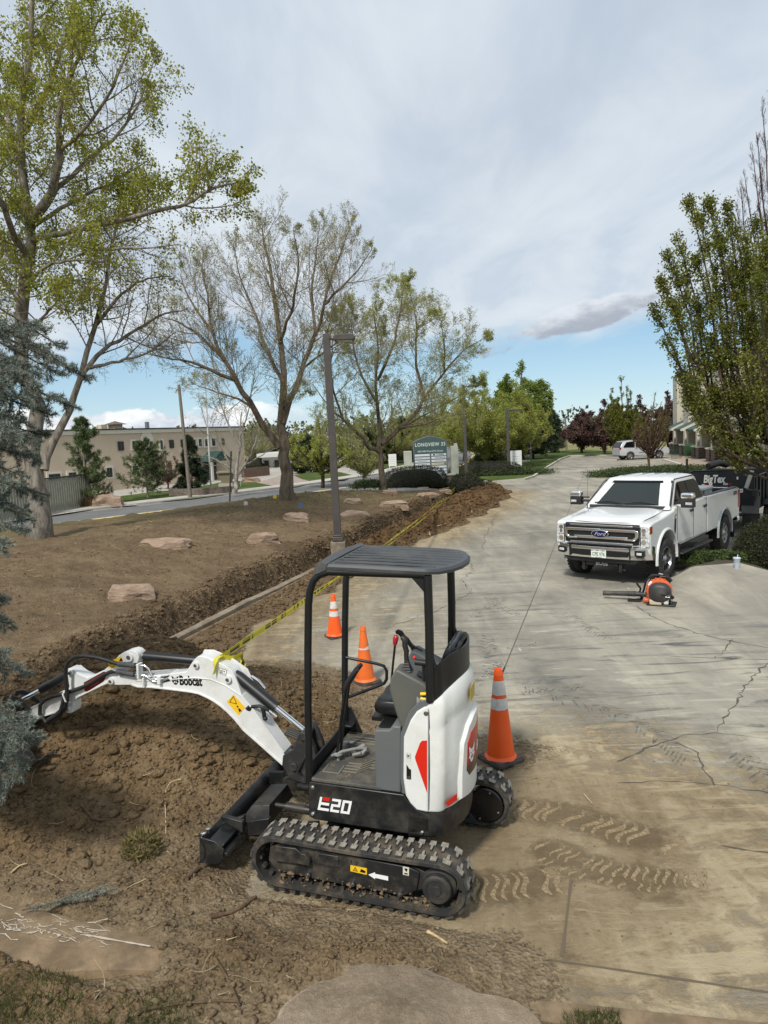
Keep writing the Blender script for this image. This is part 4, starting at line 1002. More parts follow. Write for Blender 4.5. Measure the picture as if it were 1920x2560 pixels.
 # -------- canopy
 for sg in (1, -1):
  f = MB(); y = sg * .402
  pts = [(.448, y, .66), (.446, y, 1.2), (.437, y, 1.65), (.425, y, 1.98), (.412, y, 2.08), (.385, y, 2.155), (.335, y, 2.205), (.27, y, 2.225), (-.10, y, 2.232), (-.42, y, 2.238)]
  f.tube(pts, .027, 10); f.tube([(-.435, y, 2.235), (-.447, y, 1.85), (-.452, y, 1.36)], .030, 10)
  f.prism([(-.43, 2.22), (-.32, 2.222), (-.405, 2.13), (-.43, 2.10)], 1, y - .012, y + .012)
  f.prism([(-.425, 1.72), (-.475, 1.66), (-.50, 1.60), (-.43, 1.58)], 1, y - .018, y + .006)
  link('canopy_frame', f, M_POST, root, smooth=50, fix=True)
 rf = MB()
 def roofout(s, dx=0.):
  P = [(.350, .425), (.10, .430), (-.42, .430)]
  for i in range(1, 8): a = R(90 + 180 * i / 8); P.append((-.43 + .215 * math.cos(a), .430 * math.sin(a)))
  P += [(-.42, -.430), (.10, -.430), (.350, -.425)]
  return [((x - (-.12)) * s - .12, y * s) for x, y in P]
 def camb(x, y): return .008 * (1 - (y / .43) ** 2) + .006 * math.sin((x + .6) * 2.6) - .012
 rf.loft([[(x, y, 2.243) for x, y in roofout(1.0)], [(x, y, 2.272 + camb(x, y)) for x, y in roofout(1.005)], [(x, y, 2.288 + camb(x, y)) for x, y in roofout(.975)], [(x, y, 2.287 + camb(x, y)) for x, y in roofout(.86)], [(x, y, 2.288 + camb(x, y)) for x, y in roofout(.4)], [(x, y, 2.289 + camb(x, y)) for x, y in roofout(.02)]])
 roof = link('canopy_roof', rf, M_ROOF, root, smooth=40, fix=True)
 rb = MB()
 for k in range(8):
  y = -.33 + k * .095; xr = -.60 + .14 * (abs(y) / .35) ** 2
  P = [(.24, y, 2.288 + camb(.24, y)), (.0, y, 2.290 + camb(0, y)), (-.3, y, 2.290 + camb(-.3, y)), (xr, y, 2.285 + camb(xr, y))]
  rb.tube(P, [.008, .010, .010, .006], 6, flat=2.6)
 link('roof_rib', rb, M_ROOF, roof, smooth=60)
 lip = MB()
 for a, b in (((.30, .43), (.30, -.43)),):
  lip.loft([[(.27, y, 2.292 + camb(.3, y)), (.31, y, 2.304 + camb(.3, y)), (.355, y, 2.295 - .02 * abs(y / .43) ** 2), (.375, y, 2.250 - .04 * abs(y / .43) ** 2), (.35, y, 2.230 - .02 * abs(y / .43)), (.28, y, 2.24)] for y in (.432, .40, .2, 0, -.2, -.40, -.432)])
 link('roof_visor', lip, M_ROOF, roof, smooth=45, fix=True)
 hr = MB(); y = -.39; hr.tube([(.43, y, 1.345), (.17, y, 1.315), (.105, y, 1.300), (.082, y, 1.262), (.084, y, 1.19), (.105, y, 1.155), (.16, y, 1.125), (.43, y, 1.0)], .013, 8); link('handrail', hr, M_POST, root, smooth=60)
 # -------- swing bracket
 sw = MB(); sw.prism([(.50, .50), (.62, .47), (.74, .50), (.80, .60), (.79, .68), (.70, .74), (.66, .86), (.58, .88), (.53, .78), (.50, .66)], 1, -.105, -.055)
 sw.prism([(.50, .50), (.62, .47), (.74, .50), (.80, .60), (.79, .68), (.70, .74), (.66, .86), (.58, .88), (.53, .78), (.50, .66)], 1, .055, .105)
 sw.prism([(.46, .45), (.62, .45), (.62, .62), (.46, .62)], 1, -.10, .10); sw.tube([(.53, 0, .38), (.53, 0, .68)], .055, 16)
 for z in (.60, .86): sw.tube([(.70 if z < .7 else .615, -.12, z), (.70 if z < .7 else .615, .12, z)], .035, 14)
 swo = link('swing_bracket', sw, M_CAST, root, bevel=.006, fix=True)
 hs = MB()
 for k in range(4): hs.tube([(.47, .03 - k * .04, .55), (.60, .07 - k * .05, .50 + k * .02), (.66, .12 - k * .06, .58), (.60, .10 - k * .05, .70), (.66, .05 - .03 * k, .80), (.80, .03 - .03 * k, .83)], .014, 7)
 hs.tube([(.45, .16, .50), (.58, .15, .47), (.66, .10, .45)], .022, 8)
 hs.tube([(.44, .24, .56), (.50, .24, .56)], .010, 8); linkp('hose', hs, M_RUBBERPART, swo, smooth=60)
 # -------- boom
 BP = [(.735, .585), (.80, .685), (.883, .787), (1.066, 1.023), (1.151, 1.113), (1.180, 1.208), (1.215, 1.285), (1.232, 1.315), (1.288, 1.345), (1.368, 1.380), (1.449, 1.403), (1.494, 1.410), (1.530, 1.405), (1.557, 1.383), (1.585, 1.35), (1.619, 1.300), (1.646, 1.264), (1.80, 1.237), (1.963, 1.210), (2.15, 1.180), (2.345, 1.165), (2.388, 1.15), (2.398, 1.115), (2.37, 1.090), (2.32, 1.092), (2.16, 1.108), (2.10, 1.095), (1.969, 1.104), (1.797, 1.103), (1.603, 1.099), (1.53, 1.092), (1.462, 1.070), (1.40, 1.044), (1.341, 1.010), (1.28, .966), (1.222, .915), (1.145, .830), (1.03, .745), (.918, .660), (.80, .572)]
 bm_ = MB(); bm_.prism(BP, 1, -.062, .062); boom = link('boom', bm_, M_BOOM, root, bevel=.004, fix=True)
 fl = MB()   # flange plates: bottom and top skins, proud of the web
 def skin(P, y, t, o=0.):
  n = len(P); vs = []
  for i, p in enumerate(P):
   a = P[max(0, i - 1)]; b = P[min(n - 1, i + 1)]; dx, dz = b[0] - a[0], b[1] - a[1]; L = math.hypot(dx, dz); nx, nz = -dz / L, dx / L
   for (yy, k) in ((-y, o), (y, o), (y, o + t), (-y, o + t)): vs.append((p[0] + nx * k, yy, p[1] + nz * k))
  return vs, [(4 * i + j, 4 * i + 4 + j, 4 * i + 4 + (j + 1) % 4, 4 * i + (j + 1) % 4) for i in range(n - 1) for j in range(4)] + [(0, 1, 2, 3), (4 * n - 1, 4 * n - 2, 4 * n - 3, 4 * n - 4)]
 v, f = skin(BP[25:], .074, .012, -.012); fl.add(v, f)
 v, f = skin([(.83, .72), (.95, .875), (1.066, 1.023), (1.151, 1.113), (1.30, 1.19), (1.42, 1.225), (1.56, 1.225), (1.7, 1.205), (1.963, 1.165), (2.12, 1.150)], .068, .008, -.004); fl.add(v, f)
 v, f = skin(BP[1:5], .074, .012, 0); fl.add(v, f)
 v, f = skin(BP[17:20], .074, .012, -.012); fl.add(v, f)
 link('flange_plate', fl, M_BOOM, boom, fix=True, bevel=.002)
 # far cheek, slightly wider top hump
 hm = MB(); hm.prism([(1.10, 1.16), (1.16, 1.29), (1.30, 1.375), (1.46, 1.425), (1.545, 1.42), (1.565, 1.38), (1.5, 1.3), (1.3, 1.25)], 1, -.078, -.062); link('cheek_plate', hm, M_BOOM, boom, bevel=.003, fix=True)
 ps = MB()
 for x, z, r in ((1.545, 1.335, .026), (1.262, 1.243, .030), (2.355, 1.128, .026)):
  ps.tube([(x, -.085, z), (x, .082, z)], r, 18)
 bs = linkp('pin_boss', ps, M_BOOM, boom, smooth=40)
 ps = MB()
 for x, z, r in ((1.545, 1.335, .013), (1.262, 1.243, .014), (2.355, 1.128, .013)): ps.tube([(x, -.09, z), (x, .090, z)], r, 12)
 linkp('pin', ps, M_STEEL, boom, smooth=40)
 for (x, z, w, h, rot) in ((1.205, 1.035, .098, .150, -53),):
  M = Matrix.Translation((x, .0632, z)) @ Matrix.Rotation(R(rot), 4, 'Y')
  # sticker in its own frame: x across, z up (mirrored so the machine's front is to the left)
  def sq(pts, y): return [M @ Vector((a, y, b)) for a, b in pts]
  s = MB(); s.add(sq([(-.049 - .0, -.075), (.049, -.075), (.049, .075), (-.049, .075)], .0), [(0, 1, 2, 3)]); s = MB()
 def decal(pts, y, m, nm, par):
  d = MB(); d.prism(pts, 1, y, y + .0008); return link(nm, d, m, par, fix=True)
 st = decal([(1.223, 1.118), (1.287, 1.052), (1.185, .949), (1.122, 1.022)], .0625, M_YEL, 'sticker', boom)
 decal([(1.222, 1.108), (1.263, 1.050), (1.193, 1.040)], .0634, M_INK, 'sticker_print', st); decal([(1.222, 1.098), (1.252, 1.054), (1.202, 1.047)], .0643, M_YEL, 'sticker_print', st)
 k = MB(); k.tube([(1.190, .0634, 1.022), (1.190, .0645, 1.022)], .008, 8); k.prism([(1.184, 1.013), (1.166, 1.004), (1.152, .984), (1.172, .986), (1.168, .972), (1.180, .985)], 1, .0634, .0645); k.prism([(1.228, 1.071), (1.216, 1.066), (1.222, 1.058), (1.236, 1.062)], 1, .0643, .065)
 linkp('sticker_print', k, M_INK, st, fix=True)
 d = decal([(1.338, 1.330), (1.272, 1.314), (1.284, 1.266), (1.344, 1.283)], .0625, M_INK, 'pictogram', boom); decal([(1.334, 1.326), (1.310, 1.320), (1.318, 1.278), (1.340, 1.286)], .0634, M_WINK, 'pictogram_face', d); decal([(1.306, 1.319), (1.276, 1.311), (1.287, 1.270), (1.313, 1.277)], .0634, M_WINK, 'pictogram_face', d)
 k = MB(); k.tube([(1.325, .0642, 1.305), (1.325, .065, 1.305)], .007, 8); k.box(1.32, 1.333, .0642, .065, 1.286, 1.296); k.tube([(1.297, .0642, 1.302), (1.297, .065, 1.302)], .006, 8); k.box(1.288, 1.305, .0642, .065, 1.280, 1.284); link('pictogram_print', k, M_INK, d)
 text_on('lettering', 'Bobcat', .108, (1.605, .0638, 1.192), (-1, 0, .05), (.05, 0, 1), M_INK, boom, bold=.0042, sx=.68)
 e = cat_head(.070); place(e, frame((1.745, .0638, 1.185), (-1, 0, .05), (.05, 0, 1))); link('emblem', e, M_INK, boom)
 e = cat_face(.070); place(e, frame((1.745, .0646, 1.185), (-1, 0, .05), (.05, 0, 1))); link('emblem_detail', e, M_BOOM, boom)
 # -------- boom cylinder on top
 cyb = MB(); cyb.tube([(1.238, 0, 1.262), (1.20, 0, 1.242), (.905, 0, 1.035), (.885, 0, 1.022)], [.040, .046, .046, .050], 18); bc = link('boom_cylinder', cyb, M_POST, root, smooth=40)
 rd = MB(); rd.tube([(.885, 0, 1.022), (.615, 0, .835)], .022, 14); link('piston_rod', rd, M_CHROME, bc, smooth=60)
 pp = MB(); pp.tube([(1.11, -.035, 1.245), (1.05, -.04, 1.21), (1.0, -.045, 1.15)], .013, 8); pp.tube([(.93, .04, 1.01), (.86, .045, .965)], .011, 8); linkp('fitting', pp, M_CHROME, bc, smooth=50)
 pp = MB(); pp.tube([(1.085, .055, 1.02), (1.06, .065, 1.035), (1.00, .06, 1.045), (.95, .055, 1.025), (.93, .04, 1.01)], .014, 8); pp.tube([(1.085, .05, 1.01), (1.105, .066, 1.03)], .022, 10); pp.tube([(.965, .05, .95), (.963, .062, 1.0), (.975, .06, 1.035)], .017, 8); pp.ico((.955, .055, .945), .022, 1)
 linkp('hose', pp, M_RUBBERPART, bc, smooth=60)
 # -------- arm cylinder
 ac = MB(); ac.tube([(1.575, 0, 1.343), (1.60, 0, 1.345), (2.05, 0, 1.345), (2.065, 0, 1.345)], [.032, .038, .038, .040], 18); a_ = link('arm_cylinder', ac, M_POST, root, smooth=40)
 ac = MB(); ac.tube([(2.06, 0, 1.345), (2.14, 0, 1.346)], .018, 12); link('piston_rod', ac, M_CHROME, a_, smooth=60)
 ac = MB(); ac.tube([(2.17, -.035, 1.347), (2.17, .035, 1.347)], .040, 14); link('rod_eye', ac, M_POST, a_, smooth=40)
 # -------- arm (dipper)
 AP = [(2.10, 1.30), (2.085, 1.345), (2.095, 1.378), (2.12, 1.397), (2.154, 1.404), (2.22, 1.385), (2.274, 1.352), (2.35, 1.275), (2.427, 1.212), (2.52, 1.165), (2.60, 1.125), (2.68, 1.150), (2.74, 1.185), (2.79, 1.192), (2.812, 1.165), (2.80, 1.12), (2.79, 1.02), (2.84, 1.0), (3.05, .885), (3.291, .760), (3.35, .735), (3.365, .70), (3.34, .665), (3.30, .655), (3.05, .745), (2.90, .80), (2.862, .825), (2.842, .795), (2.81, .788), (2.778, .80), (2.765, .84), (2.768, .895), (2.70, .950), (2.55, 1.025), (2.42, 1.09), (2.395, 1.10), (2.345, 1.09), (2.31, 1.12), (2.27, 1.19), (2.19, 1.25)]
 ab = MB(); ab.prism(AP, 1, -.055, .055); arm = link('arm', ab, M_BOOM, root, bevel=.004, fix=True)
 sk = MB(); v, f = skin(AP[17:20], .064, .010, -.010); sk.add(v, f); v, f = skin(AP[32:36], .064, .010, -.010); sk.add(v, f); v, f = skin(AP[23:26], .064, .010, -.010); sk.add(v, f); link('flange_plate', sk, M_BOOM, arm, fix=True)
 ps = MB()
 for x, z, r in ((2.172, 1.346, .036), (2.768, 1.158, .027), (2.812, .828, .024)): ps.tube([(x, -.07, z), (x, .072, z)], r, 18)
 linkp('pin_boss', ps, M_BOOM, arm, smooth=40)
 ps = MB()
 for x, z, r in ((2.172, 1.346, .018), (2.768, 1.158, .014), (2.812, .828, .013)): ps.tube([(x, -.08, z), (x, .079, z)], r, 12)
 linkp('pin', ps, M_STEEL, arm, smooth=40)
 rs = decal([(2.640, 1.082), (2.432, 1.198), (2.412, 1.192), (2.416, 1.150), (2.440, 1.110), (2.615, 1.000), (2.636, 1.008)], .0555, M_INK, 'sticker', arm)
 decal([(2.634, 1.078), (2.434, 1.191), (2.420, 1.184), (2.423, 1.150), (2.444, 1.116), (2.615, 1.007), (2.630, 1.015)], .0564, M_DRED, 'sticker_face', rs)
 text_on('sticker_print', 'BOBCAT', .034, (2.525, .0574, 1.108), (-1, 0, .58), (.58, 0, 1), M_WINK, rs, bold=.001); text_on('sticker_print', '_________', .022, (2.535, .0574, 1.085), (-1, 0, .58), (.58, 0, 1), M_WINK, rs)
 y2 = decal([(2.392, 1.278), (2.255, 1.346), (2.232, 1.292), (2.362, 1.222)], .0555, M_YEL, 'sticker', arm); decal([(2.372, 1.272), (2.312, 1.276), (2.350, 1.236)], .0564, M_INK, 'sticker_print', y2); decal([(2.366, 1.268), (2.320, 1.272), (2.350, 1.242)], .0572, M_YEL, 'sticker_print', y2); decal([(2.262, 1.326), (2.250, 1.330), (2.240, 1.305), (2.275, 1.30)], .0564, M_INK, 'sticker_print', y2)
 # bucket cylinder
 bc = MB(); bc.tube([(2.79, 0, 1.14), (2.82, 0, 1.125), (3.11, 0, .965), (3.13, 0, .955)], [.030, .038, .038, .040], 16); b_ = link('bucket_cylinder', bc, M_POST, root, smooth=40)
 bc = MB(); bc.tube([(3.12, 0, .96), (3.42, 0, .80)], .018, 12); link('piston_rod', bc, M_CHROME, b_, smooth=60)
 # linkage and bucket
 lk = MB()
 for y in (-.075, .060):
  lk.prism([(3.20, .80), (3.23, .73), (3.27, .71), (3.29, .73), (3.26, .80), (3.34, .845), (3.43, .86), (3.475, .83), (3.49, .77), (3.50, .84), (3.47, .885), (3.40, .90), (3.30, .885)], 1, y, y + .016)
 lk.tube([(3.42, -.08, .81), (3.42, .08, .81)], .025, 12); lk.prism([(3.44, .83), (3.50, .80), (3.52, .62), (3.48, .58), (3.42, .62)], 1, -.05, .05)
 link('bucket_link', lk, M_CAST, root, bevel=.004, fix=True)
 bk = MB()
 sec = [(3.50, .62), (3.46, .66), (3.36, .67), (3.27, .655), (3.20, .60), (3.10, .46), (3.05, .36), (3.0, .30), (2.99, .40), (3.06, .46)]
 out = [(3.46, .64), (3.36, .67), (3.25, .65), (3.16, .56), (3.09, .45), (3.04, .37)]
 # shell: back curved plate from the hinge down to the cutting edge at the far side
 shell = [(3.24, .66), (3.36, .69), (3.46, .66), (3.53, .56), (3.54, .44), (3.48, .33), (3.37, .28), (3.24, .28), (3.12, .33), (3.03, .40)]
 n = len(shell); vs = []
 for yy in (-.20, .20):
  for p in shell: vs.append((p[0], yy, p[1]))
 bk.add(vs, [(i, i + 1, n + i + 1, n + i) for i in range(n - 1)])
 bko = link('bucket', bk, M_CAST, root, smooth=50, solid=.014)
 sd = MB()
 for yy in (-.212, .20): sd.prism(shell, 1, yy, yy + .012)
 for k in range(4): y = -.18 + k * .11; sd.prism([(3.03, .40), (3.06, .37), (2.96, .43)], 1, y, y + .04)
 sd.prism([(3.22, .66), (3.48, .68), (3.40, .74), (3.28, .76)], 1, -.07, -.055); sd.prism([(3.22, .66), (3.48, .68), (3.40, .74), (3.28, .76)], 1, .055, .07)
 link('bucket_cheek', sd, M_CAST, bko, bevel=.003, fix=True)
 # auxiliary hoses and pipes
 hz = MB()
 hz.tube([(2.245, .10, 1.292), (2.291, .10, 1.300), (2.38, .11, 1.325), (2.467, .12, 1.340), (2.56, .12, 1.342), (2.65, .12, 1.330), (2.72, .12, 1.285), (2.757, .12, 1.225), (2.768, .12, 1.12), (2.762, .12, 1.01), (2.775, .11, .93), (2.815, .10, .86), (2.875, .09, .78), (2.95, .09, .715), (3.03, .09, .70), (3.085, .09, .77), (3.075, .09, .85), (3.02, .09, .905), (2.93, .09, .945), (2.80, .085, .985), (2.62, .075, 1.055), (2.45, .07, 1.155), (2.36, .075, 1.205), (2.30, .085, 1.222)], .017, 8)
 hz.tube([(2.80, .10, .88), (2.86, .10, .82), (2.92, .10, .77), (3.0, .1, .72)], .022, 8); hz.tube([(2.77, .11, 1.0), (2.80, .11, .95), (2.84, .11, .84)], .020, 8)
 hzo = link('hose', hz, M_RUBBERPART, root, smooth=60)
 sl = MB(); sl.tube([(2.25, .10, 1.293), (2.09, .10, 1.294)], .021, 10); sl.tube([(2.28, .09, 1.225), (2.11, .09, 1.212)], .021, 10); linkp('hose_sleeve', sl, mat('hose_sleeve', (.06, .06, .06), .7, var=.4, vscale=60), hzo, smooth=60)
 cp = MB(); cp.tube([(2.09, .10, 1.294), (2.0, .10, 1.30), (1.97, .095, 1.275), (1.945, .09, 1.21), (1.90, .085, 1.188), (1.84, .075, 1.195)], .010, 8); cp.tube([(2.11, .09, 1.212), (2.0, .09, 1.21), (1.965, .085, 1.18), (1.93, .08, 1.165), (1.885, .075, 1.168), (1.80, .07, 1.205)], .010, 8)
 cp.tube([(2.30, .10, 1.298), (2.25, .10, 1.293)], .013, 8); cp.tube([(2.33, .085, 1.235), (2.28, .09, 1.225)], .013, 8)
 linkp('steel_pipe', cp, M_CHROME, hzo, smooth=60)
 br = MB(); br.box(2.045, 2.065, .06, .125, 1.19, 1.315); br.box(2.02, 2.035, .06, .10, 1.12, 1.19); br.box(1.868, 1.898, .062, .095, 1.15, 1.215); linkp('pipe_bracket', br, M_BOOM, boom, bevel=.003)
 cl = MB(); cl.tube([(2.80, .095, 1.01), (2.80, .13, .99), (2.775, .13, .93), (2.765, .08, .90)], .007, 6); link('hose_clamp', cl, M_WHITE, arm, smooth=50)
 ov = MB(); ov.tube([(1.88, .066, 1.175), (1.80, .066, 1.20)], .022, 10, flat=.4); link('grommet', ov, M_INK, boom)
 return root
build_excavator()
# ================================================================ VEGETATION
def bark(name, a, b, sc=8.):
 m = bpy.data.materials.new(name); m.use_nodes = True; T = NT(m.node_tree)
 p = T.n('ShaderNodeNewGeometry').outputs['Position']
 st = T.n('ShaderNodeMapping', {'Vector': p, 'Scale': (1, 1, .25)}).outputs[0]
 n = T.noise(st, sc, 7, .7); c = T.ramp(n, [(.36, a), (.62, b)])
 bn = T.n('ShaderNodeBump', {'Height': n, 'Strength': 1., 'Distance': .04})
 T.n('ShaderNodeOutputMaterial', {'Surface': T.n('ShaderNodeBsdfPrincipled', {'Base Color': c, 'Roughness': .92, 'Specular IOR Level': .15, 'Normal': bn.outputs[0]}).outputs[0]}); return m
def leafmat(name, cols, trans=.35, rough=.6, gsc=.5):
 m = bpy.data.materials.new(name); m.use_nodes = True; T = NT(m.node_tree)
 g = T.n('ShaderNodeNewGeometry'); r = g.outputs['Random Per Island']
 n = T.noise(g.outputs['Position'], gsc, 3, .6)
 f = T.math('ADD', T.math('MULTIPLY', r, .5), T.math('MULTIPLY', n, .5))
 k = len(cols); c = T.ramp(f, [(.22 + .56 * i / (k - 1), cols[i]) for i in range(k)])
 d = T.n('ShaderNodeBsdfPrincipled', {'Base Color': c, 'Roughness': rough, 'Specular IOR Level': .25})
 t = T.n('ShaderNodeBsdfTranslucent', {'Color': c})
 mx = T.n('ShaderNodeMixShader', {0: trans, 1: d.outputs[0], 2: t.outputs[0]})
 T.n('ShaderNodeOutputMaterial', {'Surface': mx.outputs[0]}); return m
B_GREY = bark('bark_grey', (.09, .075, .06), (.29, .26, .22))
B_ASH = bark('bark_ash', (.07, .053, .038), (.21, .165, .12))
B_DARK = bark('bark_dark', (.035, .026, .018), (.10, .075, .055))
B_PALE = bark('bark_pale', (.14, .125, .105), (.34, .31, .27))
B_RED = bark('bark_red', (.055, .030, .026), (.14, .085, .072))
TWIG = {'bark_ash': bark('twig_ash', (.18, .15, .115), (.37, .315, .245)), 'bark_grey': bark('twig_grey', (.13, .11, .09), (.28, .25, .21)), 'bark_dark': bark('twig_dark', (.06, .043, .03), (.15, .11, .08))}
def nrm(a): return a / np.maximum(1e-9, np.linalg.norm(a, axis=-1, keepdims=True))
def tubes(P, Rr, k=3):
 """P (N,S,3), Rr (N,S) -> vertices, quads"""
 N, S, _ = P.shape
 t = np.empty_like(P); t[:, 1:-1] = P[:, 2:] - P[:, :-2]; t[:, 0] = P[:, 1] - P[:, 0]; t[:, -1] = P[:, -1] - P[:, -2]; t = nrm(t)
 ref = np.where(np.abs(t[:, :1, 2:3]) < .85, np.array([0, 0, 1.]), np.array([1., 0, 0])); ref = np.broadcast_to(ref, P.shape)
 u = nrm(np.cross(t, ref)); w = np.cross(t, u)
 a = np.arange(k) * 2 * np.pi / k
 V = P[:, :, None, :] + (u[:, :, None, :] * np.cos(a)[None, None, :, None] + w[:, :, None, :] * np.sin(a)[None, None, :, None]) * Rr[:, :, None, None]
 idx = np.arange(N * S * k).reshape(N, S, k); nx = np.roll(idx, -1, axis=2)
 F = np.stack([idx[:, :-1], nx[:, :-1], nx[:, 1:], idx[:, 1:]], -1).reshape(-1, 4)
 return V.reshape(-1, 3), F
class Acc:
 def __init__(s): s.V = []; s.F = []; s.n = 0
 def add(s, V, F):
  if len(V) == 0: return
  s.V.append(V); s.F.append(F + s.n); s.n += len(V)
 def obj(s, name, m, parent, smooth=None):
  if not s.V: return None
  return big_mesh(name, np.concatenate(s.V), np.concatenate(s.F), m, parent, smooth)
def extend(start, d, L, r0, r1, S, wig, up, g, grav=0.):
 """integrate wandering branches"""
 N = len(start); P = np.empty((N, S + 1, 3)); P[:, 0] = start; D = np.empty((N, S + 1, 3)); d = nrm(d); D[:, 0] = d
 for i in range(S):
  d = nrm(d + g.normal(0, wig, (N, 3)) + np.array([0, 0, up - grav * i / S]))
  P[:, i + 1] = P[:, i] + d * (L / S)[:, None]; D[:, i + 1] = d
 f = np.linspace(0, 1, S + 1)[None, :]
 return P, D, r0[:, None] * (1 - f) + r1[:, None] * f
def spawn(P, D, Rr, m, tmin, ang, g, tmax=1.0, jitter=.12):
 """m children per branch"""
 N, S1, _ = P.shape; t = (np.linspace(tmin, tmax, m)[None, :] + g.normal(0, jitter / m ** .5, (N, m))); t = np.where(t > .995, 1.99 - t, t).clip(tmin * .8, .995) * (S1 - 1)
 i = np.floor(t).astype(int).clip(0, S1 - 2); f = (t - i)[..., None]; ar = np.arange(N)[:, None]
 pos = P[ar, i] * (1 - f) + P[ar, i + 1] * f; dr = nrm(D[ar, i] * (1 - f) + D[ar, i + 1] * f); rr = Rr[ar, i] * (1 - f[..., 0]) + Rr[ar, i + 1] * f[..., 0]
 q = g.normal(0, 1, (N, m, 3)); perp = nrm(q - dr * (q * dr).sum(-1, keepdims=True))
 a = np.radians(ang[0] + (ang[1] - ang[0]) * g.random((N, m)))[..., None]
 nd = nrm(dr * np.cos(a) + perp * np.sin(a))
 return pos.reshape(-1, 3), nd.reshape(-1, 3), rr.reshape(-1), (t / (S1 - 1)).reshape(-1), np.repeat(np.arange(N), m)
def leaves(P, D, size, g, fold=.0, asp=1.7, droop=.2, spread=.05, seg=1):
 """one leaf quad at each point"""
 N = len(P); P = P + g.normal(0, spread, (N, 3))
 ax = nrm(D * .6 + g.normal(0, .7, (N, 3)) + np.array([0, 0, -droop])); q = g.normal(0, 1, (N, 3)); w = nrm(np.cross(ax, q))
 s = size * (.65 + .7 * g.random(N))[:, None]; h = np.cross(ax, w)
 a = P; b = P + ax * s * .5 + w * s * .5 / asp + h * s * fold; c = P + ax * s; d = P + ax * s * .5 - w * s * .5 / asp + h * s * fold
 V = np.stack([a, b, c, d], 1).reshape(-1, 3); F = np.arange(N * 4).reshape(N, 4); return V, F
def limb_path(pts, S=10):
 """Catmull-Rom through world points -> (1,S+1,3)"""
 Q = np.array([list(p) for p in pts], float); n = len(Q)
 if n == 2: return (Q[0] + (Q[1] - Q[0]) * np.linspace(0, 1, S + 1)[:, None])[None]
 out = []
 for t in np.linspace(0, n - 1 - 1e-6, S + 1):
  i = int(t); f = t - i; p0, p1, p2, p3 = Q[max(i - 1, 0)], Q[i], Q[i + 1], Q[min(i + 2, n - 1)]
  out.append(.5 * ((2 * p1) + (-p0 + p2) * f + (2 * p0 - 5 * p1 + 4 * p2 - p3) * f * f + (-p0 + 3 * p1 - 3 * p2 + p3) * f ** 3))
 return np.array(out)[None]
def make_tree(name, label, cat, base, limbs, levels, bk, leaf=None, group=None, seed=1, flare=None, limb_k=10, zmin=None):
 """limbs: [(world points, r0, r1)]; levels: dicts of branching rules; leaf: dict(mat,size,per,...)"""
 g = np.random.default_rng(seed); base = Vector(base)
 root = thing(name, label, cat, base, group=group)
 off = np.array(base); tr = Acc(); br = Acc(); cr = Acc()
 limbp = []
 for pts, r0, r1 in limbs:
  S = 14; P = limb_path([Vector(p) - base for p in pts], S); P[:, 1:-1] += g.normal(0, r0 * .25, (1, S - 1, 3))
  f = np.linspace(0, 1, S + 1); Rr = (r0 * (1 - f) + r1 * f)[None]
  if flare and not limbp: Rr = Rr * (1 + flare * np.exp(-f * S / .9))[None]
  D = nrm(np.gradient(P[0], axis=0))[None]; tr.add(*tubes(P, Rr, limb_k)); limbp.append((P, D, Rr, np.linalg.norm(np.diff(P[0], axis=0), axis=1).sum()))
 cur = None
 for li, lv in enumerate(levels):
  if li == 0:
   out = [[], [], [], []]
   for q, (P, D, Rr, Ln) in enumerate(limbp):
    m = max(1, int(Ln * lv['per_m'])); t0 = lv.get('t0', {}).get(q, lv.get('tmin', .3))
    if t0 >= 1: continue
    p, d, r, t, _ = spawn(P, D, Rr, m, t0, lv['ang'], g)
    L = lv['len'][0] + (lv['len'][1] - lv['len'][0]) * g.random(len(p)); L = L * (1.15 - lv.get('taper', .55) * t) * np.clip(r / lv.get('rref', .03), .38, 1)
    for o, v in zip(out, (p, d, r, L)): o.append(v)
   p, d, r, L = [np.concatenate(o) for o in out]
  else:
   P, D, Rr, Lp = cur; p, d, r, t, pi = spawn(P, D, Rr, lv['m'], lv.get('tmin', .2), lv['ang'], g)
   L = Lp[pi] * (lv['ratio'][0] + (lv['ratio'][1] - lv['ratio'][0]) * g.random(len(p))) * (1.1 - lv.get('taper', .5) * t)
  if 'bias' in lv: d = nrm(d + np.array(lv['bias']))
  r0 = np.minimum(r * .62, L * lv.get('thick', .018)); P, D, Rr = extend(p, d, L, r0, np.maximum(r0 * lv.get('tip', .35), lv.get('rmin', .0025)), lv.get('S', 4), lv.get('wig', .12), lv.get('up', .06), g, lv.get('grav', 0))
  if zmin is not None:
   ok = (P[:, -1, 2] + off[2] > zmin) & (P[:, 1, 2] + off[2] > zmin - .2); P, D, Rr, L = P[ok], D[ok], Rr[ok], L[ok]
  br.add(*tubes(P, Rr, lv.get('k', 3))); cur = (P, D, Rr, L)
  if leaf and lv.get('leaf', 0):
   n = lv['leaf']; lp, ld, _, _, pi = spawn(P, D, Rr, n, lv.get('leaf_t', .25), (20, 80), g, jitter=.3)
   keep = np.ones(len(lp), bool)
   if 'mask' in leaf: keep = g.random(len(lp)) < leaf['mask'](lp + off) * np.clip(L[pi] / leaf.get('lref', .01), .15, 1)
   cl = leaf.get('cluster', 1)
   lp = np.repeat(lp[keep], cl, 0); ld = np.repeat(ld[keep], cl, 0)
   cr.add(*leaves(lp, ld, leaf['size'], g, leaf.get('fold', .1), leaf.get('asp', 1.7), leaf.get('droop', .2), leaf.get('spread', .04)))
 tr.obj('trunk', bk, root, True); br.obj('branches', TWIG.get(bk.name, bk), root, True)
 if leaf: cr.obj('crown', leaf['mat'], root)
 return root
def PX(y0, *uvd): return [aty(u, v, y0 + (d[0] if d else 0)) for u, v, *d in uvd]
